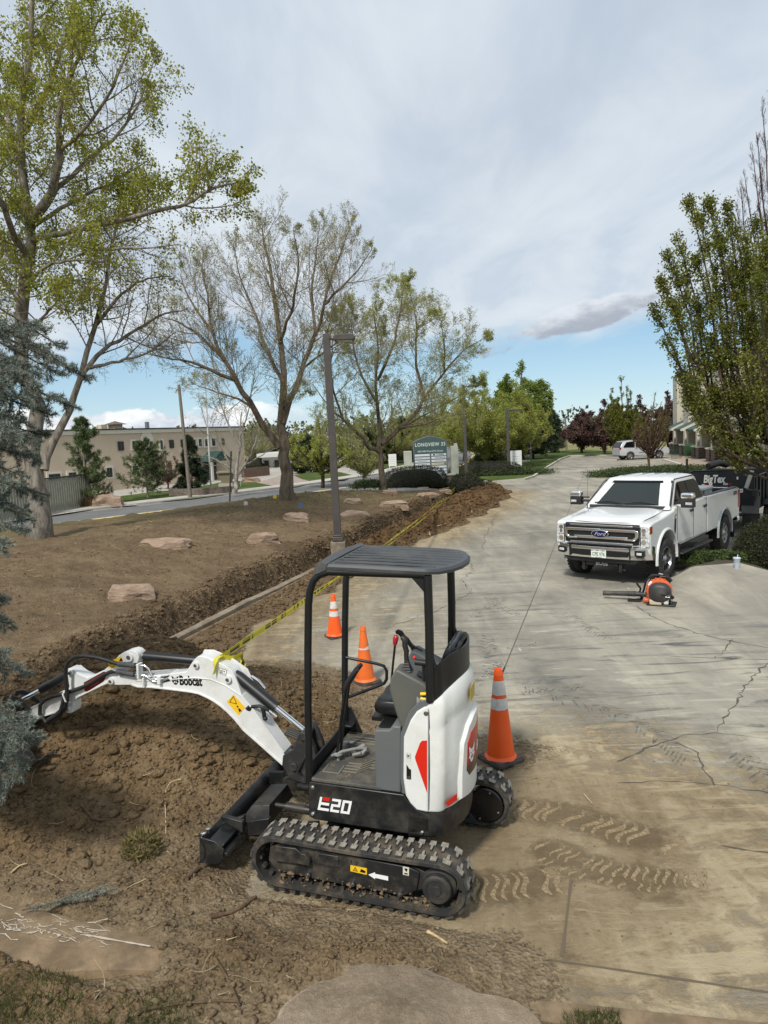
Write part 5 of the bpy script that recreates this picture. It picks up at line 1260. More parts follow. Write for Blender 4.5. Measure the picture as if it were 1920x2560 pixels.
L_MAPLE = leafmat('leaf_spring_maple', [(.12, .14, .016), (.25, .28, .032), (.40, .42, .06), (.30, .22, .05)], .55)
L_ASH = leafmat('leaf_bud_ash', [(.24, .22, .10), (.32, .33, .12), (.40, .42, .16)], .5)
L_ASH2 = leafmat('leaf_bud_green', [(.22, .22, .06), (.33, .36, .08), (.44, .47, .12)], .5)
L_FRESH = leafmat('leaf_fresh_green', [(.11, .16, .03), (.19, .26, .045), (.29, .35, .08)], .5)
L_CRAB = leafmat('leaf_purple', [(.06, .035, .032), (.11, .062, .055), (.17, .10, .085)], .3)
L_COL = leafmat('leaf_columnar', [(.080, .095, .016), (.17, .19, .032), (.30, .30, .06)], .5)
L_PINE = leafmat('needle_pine', [(.055, .078, .032), (.10, .135, .052), (.16, .19, .08)], .25)
L_DPINE = leafmat('needle_dark', [(.018, .028, .015), (.032, .048, .024), (.055, .075, .036)], .1)
L_SPRUCE = leafmat('needle_blue_spruce', [(.090, .115, .088), (.20, .24, .20), (.38, .43, .39)], .15, gsc=1.6)
L_HEDGE = leafmat('leaf_hedge', [(.016, .020, .009), (.034, .040, .016), (.065, .07, .027)], .15)
L_JUN = leafmat('leaf_juniper', [(.025, .045, .014), (.055, .085, .025), (.10, .135, .04)], .15)
def trees():
 # ---- big maple at the left edge
 y = 18.0; b = at(100, 1347, .98)
 trunk = [b + Vector((0, 0, -.25))] + PX(y, (98, 1290), (96, 1200), (88, 1100), (70, 980), (52, 868), (57, 740), (60, 650), (75, 567), (61, 480), (56, 324), (70, 150), (95, -60), (110, -260))
 limbs = [(trunk, .24, .035),
  (PX(y, (110, 1175), (135, 1105, .2), (173, 1024, .5), (202, 949, .6), (243, 810, .8), (262, 700, 1), (290, 560, 1.2), (310, 470, 1.4)), .115, .02),
  (PX(y, (202, 949, .6), (250, 880, .8), (318, 839, 1.0), (400, 790, 1.2), (470, 770, 1.5)), .07, .012),
  (PX(y, (215, 920, .6), (290, 905, .9), (370, 880, 1.0), (440, 830, 1.2)), .05, .012),
  (PX(y, (243, 810, .8), (300, 740, .3), (360, 700, .1), (430, 690, 0)), .05, .01),
  (PX(y, (75, 567), (127, 486, -.3), (150, 380, -.5), (150, 278, -.7), (200, 150, -.9), (270, 20, -1)), .13, .015),
  (PX(y, (78, 600), (203, 573, -.8), (347, 538, -1.0), (463, 509, -1.2), (540, 470, -1.3), (612, 455, -1.4)), .075, .012),
  (PX(y, (120, 600, -.3), (230, 620, -.6), (340, 620, -1), (450, 610, -1.2)), .05, .010),
  (PX(y, (463, 509, -1.2), (500, 450, -1.2), (570, 410, -1.3)), .03, .008),
  (PX(y, (127, 486, -.3), (220, 400, 0), (300, 330, .3), (350, 250, .5), (395, 110, .7)), .06, .01),
  (PX(y, (60, 440), (20, 300, .8), (-30, 180, 1.2), (-60, 40, 1.4)), .09, .015),
  (PX(y, (58, 330), (120, 220, 1.2), (160, 100, 1.6), (200, -40, 1.8)), .08, .012),
  (PX(y, (60, 640), (10, 520, -1.2), (-40, 400, -1.6), (-50, 250, -2)), .09, .012),
  (PX(y, (55, 760), (0, 690, .6), (-50, 600, 1)), .07, .012),
  (PX(y, (56, 720), (130, 660, -1.2), (200, 650, -1.6), (270, 660, -1.8)), .05, .01),
  (PX(y, (150, 380, -.5), (230, 300, -1), (300, 180, -1.2), (340, 60, -1.4)), .05, .01),
  (PX(y, (90, 560), (190, 500, 1.2), (290, 450, 1.8), (370, 400, 2)), .06, .01),
  (PX(y, (54, 850), (110, 790, -.8), (160, 740, -1.2), (215, 730, -1.4)), .04, .008)]
 def mk(P): # leaves thin out near the bare right-hand sweep and low down
  u = (P[:, 0] / P[:, 1]) * FPX + 960; v = 1280 - (P[:, 2] - 3.2) / P[:, 1] * FPX * 1.0 - 192
  k = np.clip((sstep(v, 860, 680) + .0), .02, 1); k = np.where((u > 300) & (v > 560), k * .25 * sstep(v, 900, 560) + .02, k); k = np.where((u > 330) & (u < 440) & (v > 180) & (v < 360), .12, k)
  return k * np.clip(vnoise(P[:, 0] * 3.2 + P[:, 1], P[:, 2] * 3.2, 8) * 1.7 - .1, .3, 1)
 make_tree('maple_tree', 'tall pale-barked tree in spring leaf with a scarred fork, left edge beside the street', 'tree', b, limbs,
  [dict(per_m=3.7, ang=(30, 80), len=(.7, 1.9), tmin=.2, t0={0: .34, 1: .5}, wig=.12, up=.08, S=5, k=4, thick=.014),
   dict(m=9, ang=(25, 70), ratio=(.32, .62), wig=.14, up=.06, S=4, leaf=6, thick=.013),
   dict(m=5, ang=(20, 65), ratio=(.35, .65), wig=.14, up=.0, S=3, leaf=13, thick=.013)], B_GREY,
  leaf=dict(mat=L_MAPLE, lref=.24, size=.060, mask=mk, cluster=1, spread=.07, droop=.5, fold=.12, asp=1.3, twig=B_GREY), seed=3, flare=.42, limb_k=14)
 # ---- two bare ashes on the berm
 y = 26.; b = at(722, 1250, .95)
 limbs = [([b - Vector((0, 0, .2))] + PX(b.y, (718, 1200), (710, 1140), (705, 1085), (712, 1020), (708, 940), (700, 850), (690, 740), (672, 640), (655, 570)), .25, .02),
  (PX(b.y, (700, 1120), (660, 1060), (625, 1005, -.3), (590, 950, -.5), (560, 900, -.6), (530, 830, -.6), (520, 740, -.5), (505, 660, -.5)), .14, .015),
  (PX(b.y, (590, 950, -.5), (540, 930, -.8), (480, 905, -1), (420, 895, -1.2), (350, 880, -1.2)), .08, .01),
  (PX(b.y, (560, 900, -.6), (500, 840, -.9), (450, 810, -1), (400, 790, -1.2)), .07, .01),
  (PX(b.y, (706, 1060), (730, 990, .4), (758, 920, .8), (790, 840, 1), (812, 760, 1), (845, 650, 1), (880, 560, 1)), .13, .014),
  (PX(b.y, (812, 760, 1), (850, 720, .6), (890, 680, .5), (930, 620, .4)), .06, .01), (PX(b.y, (790, 840, 1), (780, 740, 1.6), (790, 640, 2), (800, 560, 2)), .07, .01),
  (PX(b.y, (708, 960), (670, 880, 1), (640, 790, 1.4), (600, 690, 1.8), (580, 600, 2)), .08, .01), (PX(b.y, (700, 860), (730, 770, -.8), (745, 670, -1.2), (735, 570, -1.5)), .07, .01),
  (PX(b.y, (758, 920, .8), (810, 880, 1.8), (850, 850, 2), (890, 800, 2.2)), .05, .01), (PX(b.y, (530, 830, -.6), (470, 740, -.2), (450, 680, 0)), .05, .008), (PX(b.y, (640, 1030, 0), (600, 1000, 1.6), (540, 980, 2.2), (480, 960, 2.6)), .06, .01)]
 lv = [dict(per_m=3.4, ang=(28, 65), len=(1.0, 2.5), tmin=.22, t0={0: .4, 1: .35}, wig=.10, up=.12, S=5, k=3, thick=.012), dict(m=9, ang=(22, 55), ratio=(.35, .65), wig=.10, up=.12, S=4, thick=.011), dict(m=8, ang=(18, 52), ratio=(.35, .68), wig=.12, up=.10, S=3, leaf=4, leaf_t=.4, thick=.012, rmin=.0048)]
 make_tree('ash_tree', 'large bare budding tree on the soil bank left of the near lamp post', 'tree', b, limbs, lv, B_ASH, leaf=dict(mat=L_ASH, size=.050, mask=lambda P: np.full(len(P), .5), spread=.03), group='budding trees on the soil bank', seed=5, flare=.5)
 b = at(957, 1215, .85)
 limbs = [([b - Vector((0, 0, .2))] + PX(b.y, (953, 1170), (950, 1120), (946, 1040), (942, 950), (945, 860), (930, 760)), .16, .02),
  (PX(b.y, (950, 1130), (915, 1115, -.3), (905, 1090, -.5), (860, 1055, -.8), (820, 1010, -1), (780, 960, -1)), .12, .01),
  (PX(b.y, (952, 1110), (990, 1080, .3), (1030, 1040, .6), (1060, 995, .8), (1110, 930, 1), (1160, 880, 1.2), (1215, 840, 1.4)), .13, .01),
  (PX(b.y, (1060, 995, .8), (1040, 900, 1.4), (1040, 800, 2), (1020, 710, 2)), .08, .01), (PX(b.y, (946, 1010), (900, 930, .8), (880, 840, 1), (880, 760, 1)), .08, .01), (PX(b.y, (943, 950), (980, 870, -.8), (1000, 780, -1), (1010, 700, -1.2)), .08, .01),
  (PX(b.y, (1110, 930, 1), (1110, 860, 0), (1100, 790, -.4)), .05, .008), (PX(b.y, (860, 1055, -.8), (830, 960, -1.6), (830, 870, -2), (845, 790, -2)), .06, .008), (PX(b.y, (1000, 1070, .3), (1060, 1060, -1.2), (1120, 1040, -1.8), (1180, 1030, -2)), .05, .008), (PX(b.y, (990, 1080, .3), (1050, 1045, 2), (1130, 1000, 3), (1200, 960, 3)), .05, .008)]
 lv2 = [dict(per_m=3.4, ang=(30, 70), len=(1.1, 2.5), tmin=.22, t0={0: .35}, wig=.11, up=.07, S=5, k=3, thick=.012), dict(m=9, ang=(22, 62), ratio=(.35, .65), wig=.12, up=.06, S=4, thick=.011), dict(m=9, ang=(18, 58), ratio=(.35, .68), wig=.12, up=.03, S=3, leaf=5, leaf_t=.3, thick=.012, rmin=.0048)]
 make_tree('ash_tree', 'budding tree with yellow-green haze right of the near lamp post, behind the clipped hedge', 'tree', b, limbs, lv2, B_ASH, leaf=dict(mat=L_ASH2, size=.056, mask=lambda P: np.full(len(P), .95), spread=.04), group='budding trees on the soil bank', seed=6, flare=.4, zmin=3.35)
def upright(name, label, cat, b, H, W, n, bk, leaf=None, seed=1, group=None, trunk=.8, lean=0., per=5., rad=.05, l2=7, l3=5, ang=(12, 35), leafn=5, crown0=.1, sub=(.3, .5)):
 """tree whose limbs fan upward (columnar or vase-shaped)"""
 g = np.random.default_rng(seed); b = Vector(b); limbs = [([b - Vector((0, 0, .15)), b + Vector((0, 0, trunk)), b + Vector((lean * .3, 0, H * .55)), b + Vector((lean, 0, H * .97))], rad, rad * .15)]
 for i in range(n):
  a = g.random() * 6.283; z0 = trunk * (.7 + .9 * g.random()); w = W * .5 * (.45 + .55 * g.random() ** .5); h = H * (.55 + .42 * g.random()) * (1 - .25 * (w / (W * .5)) ** 2)
  c, s = math.cos(a) * w, math.sin(a) * w
  limbs.append(([b + Vector((0, 0, z0)), b + Vector((c * .55, s * .55, z0 + (h - z0) * .22)), b + Vector((c, s, z0 + (h - z0) * .6)), b + Vector((c * .85 + lean * .8, s * .85, h))], rad * .45, rad * .08))
 lv = [dict(per_m=per, ang=ang, len=(H * .06, H * .13), tmin=crown0, t0={0: .2}, wig=.08, up=.22, S=4, thick=.014), dict(m=l2, ang=ang, ratio=sub, wig=.1, up=.2, S=3, leaf=leafn), dict(m=l3, ang=ang, ratio=(.4, .6), wig=.1, up=.15, S=3, leaf=leafn)]
 return make_tree(name, label, cat, b, limbs, lv[:2] if l3 == 0 else lv, bk, leaf, group=group, seed=seed, limb_k=6)
def conifer(name, label, b, H, W, m, bk, seed=1, dens=1., tuft=.16, z0=.15, droop=-.1, group=None, nl=12, irregular=.25, power=.8, cat='tree', trunks=1):
 """trunk, whorled boughs, tufts of needles"""
 g = np.random.default_rng(seed); b = Vector(b); root = thing(name, label, cat, b, group=group)
 tr = Acc(); br = Acc(); cr = Acc()
 P = limb_path([(0, 0, -.2), (g.normal(0, .05), g.normal(0, .05), H * .5), (0, 0, H)], 8); tr.add(*tubes(P, np.linspace(H * .022, H * .004, 9)[None], 8))
 n = int(46 * dens * H ** .5); f = np.linspace(z0, .97, n) + g.normal(0, .01, n); L = W / 2 * (1 - f) ** power / (1 - z0) ** power * (1 - irregular + 2 * irregular * g.random(n)) + .05 * H * .3
 a = g.random(n) * 6.283; up = .10 + .5 * f
 d = np.stack([np.cos(a), np.sin(a), up], 1); st = np.stack([np.zeros(n), np.zeros(n), f * H], 1)
 P, D, Rr = extend(st, d, L, np.full(n, H * .006), np.full(n, H * .001), 5, .08, droop * .3 + .06, g); br.add(*tubes(P, Rr, 4))
 p, dd, r, t, pi = spawn(P, D, Rr, 7, .25, (25, 60), g); L2 = L[pi] * .38 * (1.2 - .7 * t)
 P2, D2, R2 = extend(p, dd, L2, np.full(len(p), H * .002), np.full(len(p), .003), 3, .12, .05 + droop * .5, g); br.add(*tubes(P2, R2, 3))
 for (PP, DD, RR, m_) in ((P, D, Rr, int(8 * dens)), (P2, D2, R2, int(6 * dens))):
  q, qd, _, _, _ = spawn(PP, DD, RR, m_, .2, (5, 50), g)
  q = np.repeat(q, nl, 0); qd = np.repeat(qd, nl, 0); N = len(q)
  ax = nrm(qd * .7 + g.normal(0, .6, (N, 3)) + np.array([0, 0, .12])); w = nrm(np.cross(ax, g.normal(0, 1, (N, 3)))) * tuft * .085
  s = tuft * (.6 + .6 * g.random(N))[:, None]; q = q + g.normal(0, tuft * .2, (N, 3))
  V = np.stack([q - w, q + w, q + ax * s], 1).reshape(-1, 3); cr.add(V, np.arange(N * 3).reshape(N, 3))
 tr.obj('trunk', bk, root, True); br.obj('branches', bk, root, True); cr.obj('crown', m, root); return root
def bush(name, label, cat, b, sx, sy, sz, m, seed=1, n=5000, leaf=.05, rz=0., group=None, box=2., ragged=.06, core=True, asp=1.8, up=0.):
 """dense clipped or spreading shrub: leafy shell over a dark twiggy core"""
 g = np.random.default_rng(seed); root = thing(name, label, cat, b, rz, group=group)
 u = nrm(g.normal(0, 1, (n, 3))); u[:, 2] = np.abs(u[:, 2]) * 1.0 - .12
 k = (np.abs(u) ** box).sum(1) ** (-1 / box); u = u * k[:, None]
 bump = 1 + ragged * 2 * (vnoise(u[:, 0] * 3.2 * sx / max(sz, .3) + 5, u[:, 1] * 3.2 + u[:, 2] * 4 + 5, seed) - .5) + g.normal(0, ragged * .35, n) - (g.random(n) ** 3) * .22
 P = u * bump[:, None] * np.array([sx, sy, sz]); P[:, 2] = np.maximum(P[:, 2], .01 * leaf)
 V, F = leaves(P, nrm(P / np.array([sx, sy, sz])) + np.array([0, 0, up]), leaf, g, .1, asp, -.1 - up, leaf * .3); a = Acc(); a.add(V, F); a.obj('foliage', m, root)
 if core:
  mb = MB(); mb.ico((0, 0, 0), 1, 3); mb.v = [tuple(np.array(p) * (sum(abs(q) ** box for q in p) ** (-1 / box)) * np.array([sx, sy, sz]) * .86) for p in mb.v]; mb.v = [(x, y_, max(z, .0)) for x, y_, z in mb.v]
  link('stems', mb, mat('shrub_core', (.012, .012, .007), .95), root, smooth=180)
 return root
def more_trees():
 # foreground columnar pair at the right edge
 y = 15.5; b = aty(2015, 1330, y); b.z = .15
 g = np.random.default_rng(11); limbs = []
 tips = [(1632, 770), (1650, 700), (1668, 640), (1690, 590), (1722, 505), (1745, 540), (1770, 500), (1790, 560), (1815, 520), (1840, 570), (1862, 600), (1890, 560), (1915, 600), (1640, 850), (1680, 760), (1710, 700), (1740, 650), (1700, 900), (1660, 930), (1735, 980), (1780, 700), (1820, 680), (1860, 760), (1900, 700), (1720, 1060), (1780, 1150), (1690, 1010), (1940, 620), (1930, 800), (1830, 900), (1760, 850)]
 for i, (u, v) in enumerate(tips):
  u += 55 * float(sstep(np.float64(v), 780, 980)); d = g.normal(0, .55); z0 = b + Vector((-.1, 0, 1.5 + 1.0 * g.random())); tip = aty(u, v, y + d)
  mid = z0.lerp(tip, .42) + Vector(((tip.x - z0.x) * .24, 0, -(tip.z - z0.z) * .16)); limbs.append(([z0, mid, z0.lerp(tip, .75) + Vector(((tip.x - z0.x) * .10, 0, -.1)), tip], .040, .006))
 limbs.insert(0, ([b - Vector((0, 0, .3)), b + Vector((0, 0, 1)), b + Vector((-.1, 0, 2.4))], .12, .07))
 make_tree('columnar_tree', 'leafy upright tree with fanning branches at the right edge, beside the trailer', 'tree', b, limbs,
  [dict(per_m=5.0, ang=(12, 32), len=(.25, .62), rref=.018, tmin=.22, t0={0: 1.}, wig=.08, up=.22, S=4, thick=.013), dict(m=6, ang=(20, 50), ratio=(.3, .55), wig=.1, up=.15, S=3, leaf=7), dict(m=2, ang=(20, 50), ratio=(.4, .6), S=3, leaf=5)],
  B_DARK, leaf=dict(mat=L_COL, size=.049, spread=.06, asp=1.3, droop=.1, mask=lambda P: np.clip(vnoise(P[:, 0] * 2.6, P[:, 2] * 2.2, 5) * 1.8 - .15, .28, 1)), seed=12, group='upright trees at the right edge')
 y = 17.5; b = aty(2060, 1290, y); b.z = .15; limbs = [([b - Vector((0, 0, .3)), b + Vector((0, 0, 1.5)), b + Vector((-.1, 0, 4))], .15, .06)]
 for i, (u, v) in enumerate([(1905, 265), (1925, 230), (1880, 380), (1862, 440), (1890, 330), (1945, 250), (1840, 520), (1850, 470), (1900, 420), (1930, 350), (1960, 300), (1870, 560), (1835, 620), (1900, 520), (1985, 280), (1850, 700), (1880, 640), (1920, 480)]):
  tip = aty(u, v, y + g.normal(0, .5)); z0 = b + Vector((0, 0, .8 + g.random()))
  limbs.append(([z0, z0.lerp(tip, .35) + Vector(((tip.x - z0.x) * .28, 0, -.3)), z0.lerp(tip, .7) + Vector(((tip.x - z0.x) * .14, 0, 0)), tip], .045, .006))
 make_tree('columnar_tree', 'bare reddish upright tree rising behind the leafy one at the right edge', 'tree', b, limbs,
  [dict(per_m=4.6, ang=(10, 32), len=(.5, 1.2), tmin=.3, t0={0: 1.}, wig=.08, up=.25, S=4, thick=.012), dict(m=6, ang=(14, 40), ratio=(.35, .6), wig=.1, up=.18, S=3), dict(m=4, ang=(15, 45), ratio=(.4, .6), S=3, leaf=2)],
  B_RED, leaf=dict(mat=L_COL, size=.05, mask=lambda P: (P[:, 2] < 7.2) * .25), seed=13, group='upright trees at the right edge')
 # beyond the drive, left to right
 def G(u, v, z=.05): return at(u, v, z)
 b = G(1215, 1168, .2); upright('shade_tree', 'wide olive-hazed budding tree behind the second lamp post, over the round shrub', 'tree', b, 7.8, 8.2, 44, B_ASH, dict(mat=L_ASH2, size=.10, spread=.12), seed=21, trunk=1.3, rad=.17, per=2.6, ang=(25, 60), l2=7, l3=5, leafn=4)
 b = G(1300, 1150, .2); upright('shade_tree', 'bright green-leaved tall tree between the budding tree and the dark pine', 'tree', b + Vector((1.5, 6, 0)), 9.6, 6.2, 44, B_ASH, dict(mat=L_FRESH, size=.20, spread=.14), seed=22, trunk=1.8, rad=.24, per=1.9, ang=(22, 50), l2=6, l3=3, leafn=6)
 b = G(1262, 1158, .2); upright('shade_tree', 'low budding tree with pale twigs filling the gap left of the dark pine', 'tree', b + Vector((1.2, 0, 0)), 6.6, 6.0, 26, B_ASH, dict(mat=L_ASH2, size=.14, spread=.08), seed=23, trunk=1.2, rad=.18, per=1.9, ang=(25, 60), l2=6, l3=3, leafn=4)
 b = G(1333, 1146, .1); conifer('pine_tree', 'dark green pine by the left edge of the lot, in front of the grass', b, 5.6, 4.6, L_DPINE, B_DARK, 24, 1.2, .36, .08, irregular=.3, power=.55)
 b = G(1383, 1135, .1); conifer('pine_tree', 'smaller dark pine right of the larger one at the far end of the lot', b + Vector((1, 8, 0)), 5.6, 4.2, L_DPINE, B_DARK, 25, 1.0, .42, .06, irregular=.3, power=.6)
 cr = dict(mat=L_CRAB, size=.22, spread=.1)
 for i, (u, v, H, W, lb) in enumerate([(1512, 1138, 5.8, 6.6, 'purple-leaved rounded tree standing left of the silver car'), (1455, 1132, 4.6, 5.6, 'purple-leaved low tree farthest left in the purple row'), (1600, 1128, 6.2, 7.5, 'purple-leaved tree behind the bare vase-shaped tree, right of the silver car'), (1670, 1122, 6.6, 6, 'purple-leaved tree against the corner of the stone-pillared building')]):
  b = G(u, v, .05); upright('crabapple_tree', lb, 'tree', b, H, W, 22, B_DARK, cr, seed=30 + i, trunk=1.1, rad=.16, per=1.7, ang=(30, 70), l2=5, l3=3, leafn=5, group='purple-leaved trees beyond the lot')
 b = G(1556, 1140, .05); upright('pear_tree', 'narrow green-leaved tree with open top behind the silver car', 'tree', b, 7.8, 3.6, 34, B_DARK, dict(mat=L_COL, size=.12, spread=.06, mask=lambda P: np.clip(1.1 - P[:, 2] / 9, .3, 1)), seed=40, trunk=.8, rad=.15, per=2.4, ang=(14, 35), leafn=5, l3=3)
 b = G(1622, 1172, .08); upright('vase_tree', 'small bare brown vase-shaped tree on the shrub island beside the silver car', 'tree', b, 5.3, 2.5, 46, B_RED, dict(mat=L_COL, size=.07, mask=lambda P: np.full(len(P), .12)), seed=41, trunk=1.0, lean=.5, rad=.10, per=6.5, ang=(10, 30), leafn=1, l2=7, l3=4)
 # across the street, left to right
 PN = 'pines across the street'
 b = at(222, 1262, .15); conifer('pine_tree', 'open green pine in front of the pale fence across the street', b, 4.7, 2.3, L_PINE, B_GREY, 51, .55, .19, .04, group=PN, irregular=.35, power=.5)
 b = at(370, 1240, .15); conifer('pine_tree', 'bushy two-stemmed pine in front of the tan building', b, 3.3, 2.9, L_PINE, B_GREY, 52, .62, .19, .10, group=PN, irregular=.4, power=.45)
 b = at(482, 1232, .15); conifer('spruce_tree', 'dark narrow spruce behind the wooden utility pole', b, 3.5, 1.9, L_DPINE, B_DARK, 53, .9, .18, .06, irregular=.2, power=.8, droop=-.3)
 b = at(588, 1235, .15); limbs = [([b] + PX(b.y, (590, 1210), (593, 1180), (600, 1100), (604, 1030)), .17, .03), (PX(b.y, (593, 1190), (575, 1170), (540, 1150), (500, 1130)), .07, .01), (PX(b.y, (596, 1185), (620, 1150), (640, 1100), (655, 1050)), .09, .012), (PX(b.y, (598, 1120), (570, 1060), (550, 1000), (540, 950)), .07, .01), (PX(b.y, (600, 1090), (620, 1030), (630, 970)), .06, .01), (PX(b.y, (610, 1165), (650, 1140), (690, 1120)), .05, .01), (PX(b.y, (585, 1185), (550, 1110), (520, 1070), (500, 1010)), .06, .01)]
 lv = [dict(per_m=1.7, ang=(30, 60), len=(1.0, 2.2), tmin=.25, t0={0: .4}, up=.1, S=4, thick=.013), dict(m=6, ang=(22, 55), ratio=(.35, .6), up=.1, S=3), dict(m=5, ang=(20, 50), ratio=(.4, .6), S=3, leaf=1, rmin=.006)]
 make_tree('birch_tree', 'pale-trunked bare tree beside the stone planter across the street', 'tree', b, limbs, lv, B_PALE, dict(mat=L_ASH, size=.09, mask=lambda P: np.full(len(P), .4)), seed=54)
 b = at(806, 1212, .2); upright('budding_tree', 'round budding tree on the grass bank across the street, left of the lamp post', 'tree', b, 4.2, 4.2, 30, B_DARK, dict(mat=L_ASH2, size=.10, spread=.07), seed=55, trunk=.9, rad=.15, per=2., ang=(25, 60), l2=6, l3=3, leafn=4)
 b = at(420, 1218, .1); upright('redbud_tree', 'small pinkish-brown bare tree against the tan building', 'tree', b, 3.0, 2.8, 24, B_RED, dict(mat=leafmat('leaf_pink', [(.14, .06, .055), (.2, .1, .09)], .2), size=.09), seed=56, trunk=.4, rad=.08, per=3.6, ang=(20, 45), leafn=1, l3=3)
 for i, (u, v, z, H, W, lb, mm) in enumerate([(240, 1150, 0, 9.5, 8, 'grey bare tree rising behind the roof line at the far left', L_ASH), (745, 1175, .1, 4.6, 4.6, 'grey-green bush-like tree behind the near ash trunk', L_ASH2), (910, 1205, .1, 3.6, 3.0, 'small staked young tree by the street kerb', L_ASH), (870, 1165, 0, 7.5, 8, 'hazy budding tree far behind the lamp post', L_ASH), (985, 1160, 0, 8.0, 9, 'hazy budding tree far behind the monument sign', L_ASH2), (1085, 1150, 0, 8.5, 9, 'hazy budding tree right behind the sign top', L_ASH), (640, 1165, 0, 7.0, 8, 'hazy bare tree behind the pale building across the street', L_ASH), (1160, 1152, 0, 8, 9, 'hazy bare tree behind the second lamp post', L_ASH2)]):
  b = at(u, v, z); upright('bare_tree', lb, 'tree', b, H, W, 24, B_ASH, dict(mat=mm, size=.10, mask=lambda P: np.full(len(P), .55), spread=.1), seed=60 + i, trunk=H * .15, rad=H * .018, per=2.6, ang=(28, 60), l2=7, l3=5, leafn=2, group='budding trees beyond the street')
 for i, (u, v, H, W, lb) in enumerate([(668, 1150, 4.0, 4.5, 'dark evergreen behind the pale trunk across the street'), (770, 1180, 3.0, 3.2, 'low dark evergreen behind the near ash tree'), (1010, 1150, 4.8, 5, 'dark evergreen behind the left sign pylon'), (935, 1160, 3.6, 4.5, 'dark evergreen left of the far bank')]):
  conifer('spruce_tree', lb, at(u, v, .1), H, W, L_DPINE, B_DARK, 80 + i, .8, .4, .02, group='dark evergreens beyond the street', power=.5)
 # hedges and low shrubs
 H = 'clipped dark hedges'
 bush('hedge', 'long low clipped dark hedge in front of the monument sign', 'hedge', at(1038, 1216, .35), 1.75, .8, 1.08, L_HEDGE, 91, 9000, .055, R(-8), H, 3.2, .05)
 bush('hedge', 'rounded dark hedge at the end of the bank, by the yellow tape', 'hedge', at(1166, 1226, .25), .85, .8, .85, L_HEDGE, 92, 6000, .055, 0, H, 2.6, .06)
 bush('hedge', 'clipped dark hedge behind the second lamp post', 'hedge', at(1212, 1185, .15), 2.7, .9, .85, L_HEDGE, 93, 8000, .07, R(-8), H, 3.2, .05)
 bush('juniper_shrub', 'small spreading green shrub against the rounded dark hedge', 'shrub', at(1196, 1226, .1), .65, .6, .5, L_JUN, 94, 2600, .07, 0, None, 2, .2)
 bush('juniper_shrub', 'low green juniper strip along the kerb in front of the hedge', 'shrub', at(1255, 1186, .1), 3.3, .7, .42, L_JUN, 95, 7000, .09, R(-5), 'junipers around the lot', 2.4, .2)
 bush('juniper_shrub', 'low green juniper bed under the bare vase-shaped tree', 'shrub', at(1636, 1184, .08), 3.6, 1.2, .42, L_JUN, 96, 12000, .09, R(-4), 'junipers around the lot', 2.8, .2)
 bush('round_shrub', 'pale green leafy shrub above the clipped hedge, by the white sign post', 'shrub', at(1225, 1165, .1), 1.9, 1.2, 1.5, L_JUN, 97, 6000, .11, 0, None, 2., .2)
 bush('hedge', 'dark spreading evergreen mound across the street by the pale building', 'hedge', at(645, 1168, .1), 3.4, 2, 1.15, L_HEDGE, 98, 5000, .12, 0, None, 2, .1)
 bush('hedge', 'big dark evergreen shrub at the right edge behind the plastic cup', 'hedge', at(1990, 1425, .0) + Vector((.30, .55, 0)), 1.2, .9, 1.05, L_HEDGE, 99, 26000, .042, 0, H, 2.6, .07)
 bush('juniper_shrub', 'bright green juniper creeping along the concrete rim by the plastic cup', 'shrub', at(1782, 1404, .16), .80, .26, .19, L_JUN, 100, 7000, .05, R(-6), 'junipers around the lot', 2.4, .25)
 bush('juniper_shrub', 'green juniper tuft on the bank at the foot of the second ash', 'shrub', at(925, 1218, .8), .9, .5, .35, L_JUN, 101, 2500, .07, 0, 'junipers around the lot', 2, .25)
 for k, (u, v, lb) in enumerate([(1870, 1110, 'dark shrub in front of the brick pillars'), (1560, 1108, 'dark shrub beyond the silver car')]):
  bush('round_shrub', lb, 'shrub', at(u, v, .0) if k else at(1860, 1165, .0), 1.4, 1.0, .9, L_HEDGE, 110 + k, 2500, .09)
